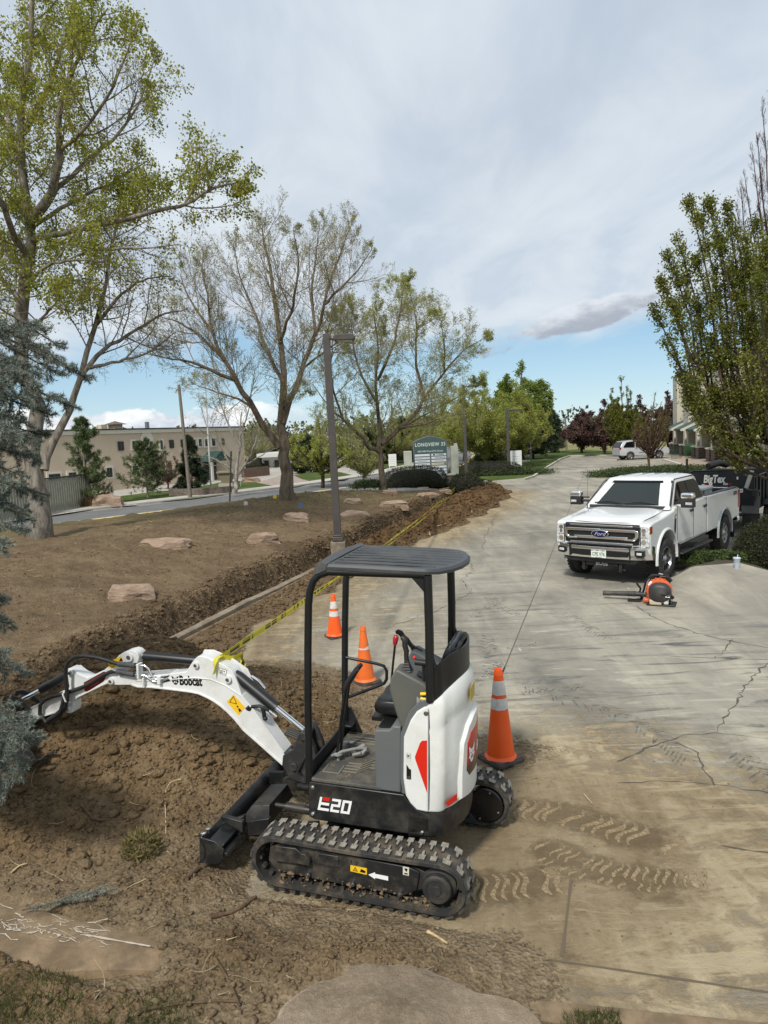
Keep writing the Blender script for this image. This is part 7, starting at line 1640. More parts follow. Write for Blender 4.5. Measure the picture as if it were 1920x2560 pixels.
 for x in (-1.7, -2.5):
  for sg in (1, -1): wheel(root, x, sg * 1.15, .38, .22, rim=.20, spokes=6, out=sg)
 for sg in (1, -1): m_ = MB(); m_.prism([(-2.95, .75), (-1.25, .75), (-1.40, .86), (-2.80, .86)], 1, sg * 1.04, sg * 1.28); link('fender', m_, mk, root, fix=True)
build_trailer()
def build_suv():
 a, b = at(1566, 1149), at(1631, 1146); ang = math.atan2(b.y - a.y, b.x - a.x); ang = R(4)
 root = thing('silver_suv', 'silver sport utility car parked beyond the bare vase-shaped tree', 'car', a + Vector((math.cos(ang) * 1.35, math.sin(ang) * 1.35, 0)), ang)
 ms = mat('silver_paint', (.52, .54, .56), .25, coat=.5, metal=.3); W = .90
 P = [(2.25, .42), (2.30, .75), (2.15, .98), (1.15, 1.10), (.55, 1.66), (.0, 1.76), (-1.3, 1.76), (-1.95, 1.66), (-2.28, 1.12), (-2.33, .60), (-2.25, .42)] + arc(-1.35, .36, .40, 175, 5, 8) + arc(1.35, .36, .40, 175, 5, 8)
 mb = MB(); n = len(P)
 rings = []
 for y, k in ((-W, 0), (-W * .97, 1), (W * .97, 1), (W, 0)): rings.append([(x * (1 if k else .985), (y if z < 1.1 else y * (1 - .22 * (z - 1.1) / .66)), z if k or z < 1.1 else z - .02) for x, z in P])
 mb.loft(rings); bo = link('body', mb, ms, root, smooth=30, fix=True, bevel=.02)
 def sy(z): return W * (1 - .22 * max(0, z - 1.1) / .66)
 for sg in (1, -1):
  for q in ([(1.0, 1.14), (.55, 1.56), (.12, 1.64), (.10, 1.14)], [(.0, 1.14), (.0, 1.64), (-.80, 1.64), (-.85, 1.14)], [(-.95, 1.14), (-.90, 1.64), (-1.65, 1.60), (-2.0, 1.16)]):
   m_ = MB(); v = [(x, sg * (sy(z) + .008), z) for x, z in q]; m_.add(v, [(0, 1, 2, 3)]); link('side_window', m_, M_GLASSD, bo, fix=True, solid=.006)
  m_ = MB(); m_.box(-2.30, -2.2, sg * .72, sg * .90, .95, 1.15); link('tail_lamp', m_, M_TAIL, bo)
  m_ = MB(); m_.box(-.55, .25, sg * W, sg * (W + .01), .60, .64); m_.box(-.9, -.7, sg * W, sg * (W + .02), 1.0, 1.03); link('door_trim', m_, M_TRIM, bo)
 m_ = MB(); m_.add([(-2.02, -.70, 1.62), (-2.02, .70, 1.62), (-2.31, .80, 1.16), (-2.31, -.80, 1.16)], [(0, 1, 2, 3)]); link('rear_window', m_, M_GLASSD, bo, fix=True, solid=.005)
 m_ = MB(); m_.add([(1.14, -.76, 1.13), (1.14, .76, 1.13), (.60, .66, 1.62), (.60, -.66, 1.62)], [(0, 1, 2, 3)]); link('windshield', m_, M_GLASSD, bo, fix=True, solid=.005)
 for x in (-1.35, 1.35):
  for sg in (1, -1): wheel(root, x, sg * .82, .35, .22, rim=.24, spokes=5, out=sg)
build_suv()
def far_truck():
 b = at(684, 1172, 0);
 for (u, v, lb, name, cat, col, ang) in ((1008, 1158, 'small black car parked left of the monument sign in the distance', 'parked_car', 'car', (.012, .012, .014), .3),):
  r = thing(name, lb, cat, at(u, v, 0), ang); P = [(2.1, .35), (2.15, .8), (1.2, .95), (.7, 1.38), (-.9, 1.40), (-1.7, 1.0), (-2.15, .9), (-2.1, .35)] + arc(-1.3, .33, .36, 175, 5, 6) + arc(1.3, .33, .36, 175, 5, 6)
  mb = MB(); mb.prism(P, 1, -.85, .85); link('body', mb, mat('dark_paint', col, .25, coat=.5), r, bevel=.05, fix=True)
  m_ = MB(); m_.prism([(1.05, .98), (.68, 1.30), (-.85, 1.32), (-1.5, 1.0)], 1, -.858, .858); link('side_window', m_, M_GLASSD, r, fix=True)
  for x in (-1.3, 1.3):
   for sg in (1, -1): wheel(r, x, sg * .78, .33, .2, rim=.2, spokes=5, out=sg)
far_truck()
# ================================================================ SMALL THINGS
M_CONE = mat('cone_orange', (.88, .105, .010), .42, var=.06, dust=.25, dustcol=(.42, .12, .04), dscale=6)
M_CONEO = mat('cone_faded', (.78, .145, .018), .5, var=.1, dust=.5, dustcol=(.42, .16, .06), dscale=7)
M_CWHITE = mat('cone_collar', (.62, .61, .58), .5, var=.08, dust=.6, dustcol=(.40, .37, .32), dscale=14)
M_CBASE = mat('cone_base', (.045, .043, .040), .8, dust=.9, dustcol=(.13, .11, .085), dscale=6)
def cone(label, u, v, h, rz, bands, b, r0, m=M_CONE, z=None, torn=False):
 p = at(u, v, 0); p.z = max(0, ground_z(p.x, p.y)) if z is None else z
 root = thing('traffic_cone', label, 'traffic cone', p, R(rz), group='orange traffic cones')
 mb = MB(); pts = []
 for cx, cy, a0 in ((1, 1, 0), (-1, 1, 90), (-1, -1, 180), (1, -1, 270)):
  for i in range(4): a = R(a0 + 30 * i); pts.append((cx * (b - .03) + .03 * math.cos(a), cy * (b - .03) + .03 * math.sin(a)))
 mb.prism(pts, 2, 0.0, .035); mb.prism([(x * .93, y * .93) for x, y in pts], 2, .035, .045); link('base', mb, M_CBASE, root, bevel=.006, fix=True)
 r1 = .030 * h / .72
 def rad(z): return r0 + (r1 - r0) * (z - .04) / (h - .04)
 c = MB(); c.lathe([(r0 + .022, .040), (r0 + .010, .055), (rad(.07), .07), (rad(h * .5), h * .5), (rad(h * .93), h * .93), (rad(h * .93) + .004, h * .935), (rad(h * .96) + .003, h * .96), (rad(h), h), (rad(h) - .006, h), (rad(h) - .008, h - .02), (.002, h - .05)], 36); body = link('cone_body', c, m, root, smooth=35)
 for k, (a, d) in enumerate(bands):
  cl = MB(); g = random.Random(k + int(h * 100)); n = 36; vs = []
  for j in range(n + 1):
   t = 2 * math.pi * j / n; wa = g.uniform(-.003, .003); wb = g.uniform(-.002, .002)
   if torn: wb += .03 * max(0, math.sin(t * 1.0 + 2.2)); wa += .004
   for z_, w_ in ((a * h, wa), (d * h, wb)): zz = z_ + w_; rr = rad(zz) + .0028; vs.append((rr * math.cos(t), rr * math.sin(t), zz))
  cl.add(vs, [(2 * j, 2 * j + 2, 2 * j + 3, 2 * j + 1) for j in range(n)]); link('reflective_collar', cl, M_CWHITE, body, smooth=60)
 return root
cone('tall orange cone with two white collars right behind the excavator', 1252, 1903, .905, 33, [(.58, .70), (.735, .885)], .168, .138)
cone('faded orange cone with torn white collar, seen through the excavator canopy, dirt on its base', 914, 1708, .745, 40, [(.60, .635)], .160, .125, M_CONEO, torn=True)
cone('small bright orange cone with two white collars near the yellow tape, farthest of the three', 838, 1592, .70, 28, [(.50, .62), (.68, .84)], .140, .125)
# ---- pale sandstone blocks set on the bank
M_ROCK = bpy.data.materials.new('sandstone'); M_ROCK.use_nodes = True
def _rk():
 T = NT(M_ROCK.node_tree); tc = T.n('ShaderNodeNewGeometry').outputs['Position']; st = T.n('ShaderNodeMapping', {'Vector': tc, 'Scale': (1, 1, 5)}).outputs[0]
 a = T.noise(tc, 3., 6, .65); b = T.noise(st, 5., 6, .7); c = T.noise(tc, 40., 4, .7)
 col = T.ramp(T.math('ADD', T.math('MULTIPLY', a, .4), T.math('MULTIPLY', b, .6)), [(.34, (.19, .125, .088)), (.5, (.34, .245, .18)), (.66, (.47, .37, .28))])
 col = T.mix(T.math('MULTIPLY', T.smooth(c, .45, .7), .5), col, (.27, .19, .12))
 bn = T.n('ShaderNodeBump', {'Height': T.math('ADD', b, T.math('MULTIPLY', c, .3)), 'Strength': 1., 'Distance': .05})
 T.n('ShaderNodeOutputMaterial', {'Surface': T.n('ShaderNodeBsdfPrincipled', {'Base Color': col, 'Roughness': .9, 'Specular IOR Level': .2, 'Normal': bn.outputs[0]}).outputs[0]})
_rk()
def rock(label, u, v, sx, sy, sz, rz, tilt, seed, sink=.3):
 g = np.random.default_rng(seed)
 p = at(u, v, .5)
 for _ in range(12): p = at(u, v, ground_z(p.x, p.y))
 bm = bmesh.new(); bmesh.ops.create_cube(bm, size=2)
 bmesh.ops.subdivide_edges(bm, edges=bm.edges, cuts=3, use_grid_fill=True)
 for vv in bm.verts:
  q = vv.co;
  q.x *= 1 - .16 * max(0, q.z) * abs(q.x) - .12 * abs(q.y) * float(vnoise(q.y * 2 + 5, seed, seed)); q.y *= 1 - .2 * float(vnoise(q.x * 2 + 9, seed, seed)) * abs(q.x)
  q.z *= 1 - .22 * float(vnoise(q.x * 1.7 + 3, q.y * 1.7 + 3, seed)) ; q.x += g.normal(0, .055); q.y += g.normal(0, .07); q.z += g.normal(0, .085) * (q.z > 0)
 # chip some corners
 for k in range(9):
  n = Vector((g.normal(), g.normal(), abs(g.normal()) * .7)).normalized(); bmesh.ops.bisect_plane(bm, geom=bm.verts[:] + bm.edges[:] + bm.faces[:], plane_co=n * g.uniform(.92, 1.22), plane_no=n, clear_outer=True)
  es = [e for e in bm.edges if e.is_boundary]
  if es: bmesh.ops.holes_fill(bm, edges=es)
 for vv in bm.verts: vv.co.x *= sx / 2; vv.co.y *= sy / 2; vv.co.z *= sz
 bmesh.ops.recalc_face_normals(bm, faces=bm.faces)
 me = bpy.data.meshes.new('sandstone_block'); bm.to_mesh(me); bm.free(); me.materials.append(M_ROCK); o = bpy.data.objects.new('sandstone_block', me); COL.objects.link(o)
 o.location = (p.x, p.y, p.z + sz * (.5 - sink)); o.rotation_euler = (R(tilt), R(tilt * .4), R(rz)); tag(o, label, 'boulder', 'sandstone blocks on the soil bank'); return o
for a in [('nearest sandstone block, alone on bare soil above the excavator arm', 330, 1490, .80, .50, .17, 20, 3, 1), ('long low slab of sandstone near the maple trunk', 412, 1368, 1.25, .6, .17, -6, 4, 2), ('reddish sandstone block tilted in the soil between the slab and the lamp post', 656, 1354, .85, .5, .18, 28, 6, 3),
   ('squarish pale sandstone block below the near ash trunk', 741, 1301, .85, .55, .22, 0, -3, 4), ('flat sandstone block just right of the lamp post', 885, 1290, 1.05, .6, .13, 8, 4, 5), ('small flat stone farther back right of the lamp post', 882, 1258, .7, .5, .15, -15, 5, 6),
   ('pale sandstone block nearest the yellow tape on the right of the bank', 985, 1266, 1.1, .6, .18, 12, 4, 7), ('narrow pale stone near the end of the bank', 1070, 1240, 1.0, .5, .12, 16, 3, 8), ('dark-edged stone in front of the second ash', 975, 1234, .7, .5, .14, 0, 3, 9),
   ('small pale stone by the clipped hedge', 1058, 1221, .65, .4, .09, 0, 3, 10), ('small pale stone at the end of the bank, touching the yellow tape', 1113, 1230, .65, .4, .10, 0, 3, 11)]: rock(*a)
def fg_boulder():
 P = [at(u, v, .30) for u, v in ((560, 2640), (640, 2590), (690, 2545), (712, 2505), (745, 2480), (800, 2455), (850, 2442), (870, 2418), (915, 2408), (925, 2412), (1000, 2415), (1070, 2422), (1120, 2445), (1180, 2475), (1230, 2490), (1290, 2505), (1330, 2525), (1350, 2552))] + [Vector((.66, 2.9, .3)), Vector((.2, 2.6, .3)), Vector((-.5, 2.7, .3))]
 c = sum(P, Vector()) / len(P); rs = []; g = np.random.default_rng(5)
 Q = resample(P + [P[0]], .05)[:-1]; J = [Vector((g.normal(0, .006), g.normal(0, .006), 0)) for _ in Q]
 for k, z in ((1.06, -.15), (1.05, .02), (1.035, .12), (1.02, .22), (1.0, .285)): rs.append([tuple(c + (p - c) * (k + g.normal(0, .006)) + j + Vector((0, 0, z - .30))) for p, j in zip(Q, J)])
 for k in (.985, .9, .75, .6, .45, .3, .15, .02):
  rs.append([tuple(c + (p + j - c) * k + Vector((0, 0, .004 + .05 * (1 - k) * (1 - k) + .06 * float(fbm((c + (p - c) * k).x * 1., (c + (p - c) * k).y, 3.2, 4, 3)) * (k < .98)))) for p, j in zip(Q, J)])
 mb = MB(); mb.loft(rs)
 m = bpy.data.materials.new('foreground_stone'); m.use_nodes = True; T = NT(m.node_tree); tc = T.n('ShaderNodeNewGeometry').outputs['Position']; a = T.noise(tc, 2.2, 7, .7, .3); b = T.noise(tc, 22., 6, .75); e = T.noise(tc, 110., 3, .7)
 col = T.ramp(T.math('ADD', T.math('MULTIPLY', a, .6), T.math('MULTIPLY', b, .4)), [(.36, (.15, .115, .076)), (.5, (.26, .205, .142)), (.64, (.38, .31, .225))])
 z = T.n('ShaderNodeSeparateXYZ', {'Vector': T.n('ShaderNodeNewGeometry').outputs['Normal']}).outputs['Z']
 col = T.mix(T.smooth(T.math('ADD', z, T.math('MULTIPLY', T.math('SUBTRACT', b, .5), .6)), .965, .70), col, (.56, .43, .34)); col = T.mix(T.math('MULTIPLY', T.smooth(e, .5, .75), .5), col, (.08, .055, .035))
 bn = T.n('ShaderNodeBump', {'Height': T.math('ADD', T.math('MULTIPLY', b, .7), T.math('MULTIPLY', e, .25)), 'Strength': 1., 'Distance': .03})
 T.n('ShaderNodeOutputMaterial', {'Surface': T.n('ShaderNodeBsdfPrincipled', {'Base Color': col, 'Roughness': .92, 'Specular IOR Level': .2, 'Normal': bn.outputs[0]}).outputs[0]})
 o = link('flat_boulder', mb, m, smooth=50, fix=True); tag(o, 'large flat-topped dusty boulder with pale chipped rim at the bottom edge', 'boulder')
fg_boulder()
# ---- lamp posts and poles
M_POLE = mat('pole_bronze', (.060, .052, .048), .5, var=.1, dust=.2, dustcol=(.10, .09, .08)); M_CONC = mat('concrete_base', (.34, .32, .28), .9, var=.2, bump=.004, bscale=30)
def lamp_post(label, u, v, z, topu, topv, w, head, seed=0, foot=True, arm=.35):
 b = at(u, v, z); t = aty(topu, topv, b.y); r = thing('lamp_post', label, 'lamp post', b, group='square lamp posts'); off = t - b; H = off.z
 mb = MB(); mb.add([(sx * w / 2, sy * w / 2, 0) for sx, sy in ((-1, -1), (1, -1), (1, 1), (-1, 1))] + [(off.x * .4 + sx * w / 2 * .92, sy * w / 2 * .92, H) for sx, sy in ((-1, -1), (1, -1), (1, 1), (-1, 1))], [(0, 1, 5, 4), (1, 2, 6, 5), (2, 3, 7, 6), (3, 0, 4, 7), (4, 5, 6, 7)]); link('pole', mb, M_POLE, r, bevel=.01)
 x0 = off.x * .4
 mb = MB(); mb.box(x0, x0 + arm, -.03, .03, H - .16, H - .10); link('arm', mb, M_POLE, r, bevel=.008)
 mb = MB(); mb.prism([(x0 + arm * .55, H - .19), (x0 + arm * .55, H - .08), (x0 + arm * .7, H - .04), (x0 + arm + head, H - .05), (x0 + arm + head + .05, H - .12), (x0 + arm + head, H - .19)], 1, -.20, .20); hd = link('lamp_head', mb, M_POLE, r, bevel=.015, fix=True)
 mb = MB(); mb.box(x0 + arm * .75, x0 + arm + head - .03, -.15, .15, H - .196, H - .19); link('lens', mb, mat('lamp_lens', (.5, .5, .48), .2), hd)
 if foot:
  mb = MB(); mb.box(-w * .75, w * .75, -w * .75, w * .75, 0, .12); mb.box(-w * .62, w * .62, -w * .62, w * .62, .12, .17); link('base_cover', mb, M_POLE, r, bevel=.015)
  mb = MB(); mb.box(-.19, .19, -.19, .19, -.5, -.01); link('footing', mb, mat('dirty_footing', (.20, .165, .12), .9, var=.3), r, bevel=.02)
_p = at(845, 1352, .4)
for _ in range(10): _p = at(845, 1352, ground_z(_p.x, _p.y) + .03)
lamp_post('near dark square lamp post standing in the soil bank', 845, 1352, _p.z, 812, 835, .19, .34)
lamp_post('second lamp post, the one the yellow tape is tied to', 1166, 1192, .20, 1157, 962, .19, .5, foot=False, arm=.5)
lamp_post('third lamp post, by the white sign beyond the clipped hedge', 1272, 1178, .15, 1267, 1022, .19, .5, foot=False, arm=.5)
lamp_post('farthest lamp post, half hidden in front of the dark pine', 1328, 1152, .1, 1325, 1094, .16, .4, foot=False, arm=.4)
def pole(name, label, cat, u, v, z, tu, tv, r0, r1, m, dy=0., extra=None, gz=None):
 b = at(u, v, z); t = aty(tu, tv, b.y + dy); mb = MB(); mb.tube([(0, 0, -.1), tuple((t - b) * .5), tuple(t - b)], [r0, (r0 + r1) / 2, r1], 10); o = link(name, mb, m, smooth=60); o.location = b; tag(o, label, cat); return o
M_WOODP = mat('weathered_wood', (.17, .145, .115), .9, var=.25, vscale=12)
pole('utility_pole', 'leaning grey wooden utility pole in front of the tan building', 'pole', 476, 1246, .05, 447, 962, .115, .08, M_WOODP)
pole('utility_pole', 'far utility pole standing beyond the end of the lot against the sky', 'pole', 1416, 1126, 0, 1413, 1042, .16, .12, M_WOODP)
pole('flagpole', 'bare white flagpole in front of the green awning', 'flagpole', 528, 1228, .1, 508, 870, .06, .04, mat('flagpole_white', (.5, .5, .48), .4))
pole('steel_post', 'thin grey post leaning slightly at the street edge of the bank', 'post', 573, 1281, .62, 578, 1128, .032, .030, M_POLE)
pole('white_stake', 'short white stake on the lawn beside the pale birch', 'stake', 602, 1214, .1, 600, 1170, .035, .03, mat('flagpole_white', ()))
b = at(540, 1285, .62); mb = MB(); mb.box(-1.0, 1.0, -.06, .06, -.04, .05); o = link('timber', mb, M_WOODP, bevel=.01); o.location = b; o.rotation_euler = (0, R(-2), R(12)); tag(o, 'dark timber lying at the foot of the thin grey post', 'timber')
# ---- monument sign
def monument():
 y = 43.; M_GR = mat('sign_green', (.045, .085, .082), .5, var=.08); M_ST = mat('sign_stucco', (.40, .42, .35), .9, var=.12, vscale=3); M_FR = mat('sign_frame', (.10, .125, .13), .5)
 b = aty(1080, 1200, y); b.z = .2; r = thing('monument_sign', 'green and white tenant directory sign between two pale pylons behind the hedge', 'sign', b, R(3))
 def lx(u): return (u - 1080) / FPX * y
 def lz(v): return 3.2 - .2 + (1096 - v) / FPX * y * 1.0     # height above the base near this column
 x0, x1 = lx(1036), lx(1120); z1, z0 = lz(1116), lz(1199); zt = lz(1104)
 mb = MB(); n = 10; pts = [(x0, z0), (x1, z0), (x1, z1)] + [(x1 + (x0 - x1) * i / n, z1 + (zt - z1) * math.sin(math.pi * i / n)) for i in range(1, n)] + [(x0, z1)]; mb.prism(pts, 1, -.12, .25); pn = link('sign_panel', mb, M_FR, r, fix=True, bevel=.01)
 zs = z1 - .72; mb = MB(); pts = [(x0 + .05, zs), (x1 - .05, zs), (x1 - .05, z1 - .02)] + [(x1 - .05 + (x0 - x1 + .1) * i / n, z1 - .03 + (zt - z1) * math.sin(math.pi * i / n)) for i in range(1, n)] + [(x0 + .05, z1 - .02)]; mb.prism(pts, 1, -.135, -.12); hdp = link('header', mb, M_GR, pn, fix=True)
 cx = (x0 + x1) / 2; Wd = x1 - x0
 text_on('lettering', 'LONGVIEW 33', .30, (cx, -.140, z1 - .20), (1, 0, 0), (0, 0, 1), mat('sign_letter', (.62, .66, .62), .5), hdp, bold=.003, sx=.86, ch=1.12)
 text_on('lettering', '400-448 West 67th Street', .15, (cx, -.140, zs + .13), (1, 0, 0), (0, 0, 1), mat('sign_letter', ()), hdp, sx=.95)
 M_TP = mat('tenant_panel', (.56, .60, .63), .45); rows = 7; rh = (zs - z0) / rows; names = [('', 'DUBBER'), ('BURNETT INC', 'Rocky Mountain'), ('Construction Services', ''), ('', ''), ('', ''), ('', ''), ('', '')]
 for i in range(rows):
  for j in range(2):
   a = x0 + .07 + j * (Wd / 2 - .02); w = Wd / 2 - .12; z = zs - (i + 1) * rh + .03
   mb = MB(); mb.box(a, a + w, -.135, -.12, z, z + rh - .06); tp = link('tenant_panel', mb, M_TP if not (i == 3 and j == 1) else mat('tenant_panel_tan', (.50, .46, .34), .5), pn)
   s = names[i][j]
   if s: text_on('tenant_name', s, min(.13, 1.5 * w / max(6, len(s))), (a + w / 2 + (.08 if j else 0), -.138, z + rh / 2 - .03), (1, 0, 0), (0, 0, 1), M_INK if (i < 2 and j) else mat('tenant_grey', (.20, .21, .22), .5), tp, bold=.002 if j else 0)
   if i == 0 and j: k = MB(); k.box(a + .10, a + .22, -.1385, -.136, z + .02, z + rh - .08); link('tenant_mark', k, M_INK, tp)
   if i == 3 and j: k = MB(); k.tube([(a + w - .08, -.136, z + rh / 2 - .03), (a + w - .08, -.139, z + rh / 2 - .03)], .05, 10); link('tenant_mark', k, M_INK, tp)
   if i in (2, 3): k = MB(); k.box(a + .15, a + w - .15, -.1375, -.136, z + .05, z + .075); link('tenant_line', k, mat('tenant_grey', ()), tp)
 for (u0, u1, v0, v1) in ((1012, 1031, 1138, 1186), (1129, 1147, 1131, 1198)):
  mb = MB(); mb.box(lx(u0), lx(u1), -.25, .25, lz(v1) - .2, lz(v0)); link('pylon', mb, M_ST, r, bevel=.02)
 mb = MB(); mb.box(lx(1138), lx(1146), -.1, .1, lz(1131), lz(1124)); link('pylon_cap', mb, M_ST, r)
 mb = MB(); mb.box(lx(1116), lx(1136), -.5, .1, -.1, lz(1202)); bs = link('stone_plinth', mb, mat('plinth_brick', (.10, .085, .07), .9, var=.3, vscale=4), r); mb = MB(); mb.box(lx(1114), lx(1138), -.55, .12, lz(1202), lz(1199)); link('plinth_cap', mb, M_ST, bs)
monument()
for (u, v, h, lb) in ((982, 1172, 1.35, 'white board sign left of the monument sign pylon'), (1291, 1176, 1.5, 'white board sign behind the third lamp post')):
 b = at(u, v, .1); r = thing('board_sign', lb, 'sign', b); mb = MB(); w = .36 if u < 1000 else .42
 mb.box(-w, w, -.03, .03, .25, h); s_ = link('board', mb, mat('board_white', (.62, .63, .62), .5), r); mb = MB(); mb.box(-w + .05, -w + .1, -.02, .02, 0, .25); mb.box(w - .1, w - .05, -.02, .02, 0, .25); link('leg', mb, mat('board_white', ()), r)
 mb = MB();
 for k in range(4): mb.box(-w * .7, w * .6, -.033, -.031, .45 + k * .2, .47 + k * .2)
 link('print', mb, mat('tenant_grey', ()), s_)
# ---- yellow caution tape from the boom to the second lamp post
def tape():
 m = bpy.data.materials.new('caution_tape'); m.use_nodes = True; T = NT(m.node_tree); uv = T.n('ShaderNodeAttribute', attribute_name='along').outputs['Fac']
 ac = T.n('ShaderNodeAttribute', attribute_name='across').outputs['Fac']; n = T.n('ShaderNodeTexWhiteNoise', {'W': T.math('FLOOR', T.math('MULTIPLY', uv, 26.))}, noise_dimensions='1D').outputs['Value']
 ink = T.math('MULTIPLY', T.math('LESS_THAN', T.math('ABSOLUTE', T.math('SUBTRACT', ac, .5)), .27), T.math('GREATER_THAN', n, .42)); gap = T.math('GREATER_THAN', T.math('FRACT', T.math('MULTIPLY', uv, 1.1)), .22)
 col = T.mix(T.math('MULTIPLY', ink, gap), (.72, .64, .03), (.03, .03, .02))
 d = T.n('ShaderNodeBsdfPrincipled', {'Base Color': col, 'Roughness': .35}); t = T.n('ShaderNodeBsdfTranslucent', {'Color': col}); T.n('ShaderNodeOutputMaterial', {'Surface': T.n('ShaderNodeMixShader', {0: .25, 1: d.outputs[0], 2: t.outputs[0]}).outputs[0]})
 K = EXC_M @ Vector((1.36, .0, 1.395)); E_ = at(1166, 1192, .2) + Vector((0, -.1, .18))
 root = thing('caution_tape', 'yellow caution tape stretched from the excavator boom to the second lamp post', 'tape', K)
 def strip(P, wid, tw, name, nrm0=0., rs=0.):
  V = []; al = []; acr = []; L = 0
  for i, p in enumerate(P):
   t_ = (P[min(i + 1, len(P) - 1)] - P[max(i - 1, 0)]).normalized(); a = tw(L) + nrm0; s = t_.cross(Vector((0, 0, 1))).normalized(); q = s.cross(t_)
   if i: L += (p - P[i - 1]).length
   w = s * math.cos(a) + q * math.sin(a)
   for k in (-.5, 0, .5): V.append(tuple(p - K + w * wid * k)); al.append(L); acr.append(k + .5)
  F = [(3 * i + j, 3 * i + 3 + j, 3 * i + 4 + j, 3 * i + 1 + j) for i in range(len(P) - 1) for j in (0, 1)]
  o = big_mesh(name, V, F, m, root); a_ = o.data.attributes.new('along', 'FLOAT', 'POINT'); a_.data.foreach_set('value', np.array(al, np.float32)); a_ = o.data.attributes.new('across', 'FLOAT', 'POINT'); a_.data.foreach_set('value', np.array(acr, np.float32))
 def span(a, b, sag, n): return [a.lerp(b, i / n) - Vector((0, 0, sag * 4 * (i / n) * (1 - i / n))) for i in range(n + 1)]
 strip(span(K, E_, .28, 420), .050, lambda L: 1.15 + .35 * math.sin(L * .7) + .25 * math.sin(L * 2.9), 'tape_strand'); strip(span(K + Vector((.0, 0, -.01)), E_ + Vector((0, 0, -.05)), .36, 420), .044, lambda L: 1.0 + .5 * math.sin(L * .9 + 1), 'tape_strand')
 B0 = EXC_M @ Vector((1.34, .085, 1.36)); B1 = EXC_M @ Vector((1.34, .085, 1.28));
 strip([EXC_M @ Vector(p) for p in ((1.375, .088, 1.28), (1.37, .088, 1.36), (1.365, .06, 1.400), (1.36, -.06, 1.405), (1.35, -.09, 1.33))], .045, lambda L: .1, 'tape_knot')
 T0 = EXC_M @ Vector((1.24, -.12, 1.38)); strip([K, K.lerp(T0, .5) + Vector((0, 0, -.02)), T0, T0 + Vector((.01, 0, -.07)), T0 + Vector((-.02, 0, -.15)), T0 + Vector((-.03, .01, -.24))], .055, lambda L: 1.2 + L, 'tape_tail')
 # turn round the post
 c = at(1166, 1192, .2) + Vector((0, 0, .15)); strip([c + Vector((.12 * math.cos(t), .12 * math.sin(t), 0)) for t in np.linspace(0, 6.3, 14)], .075, lambda L: 1.57, 'tape_wrap')
tape()
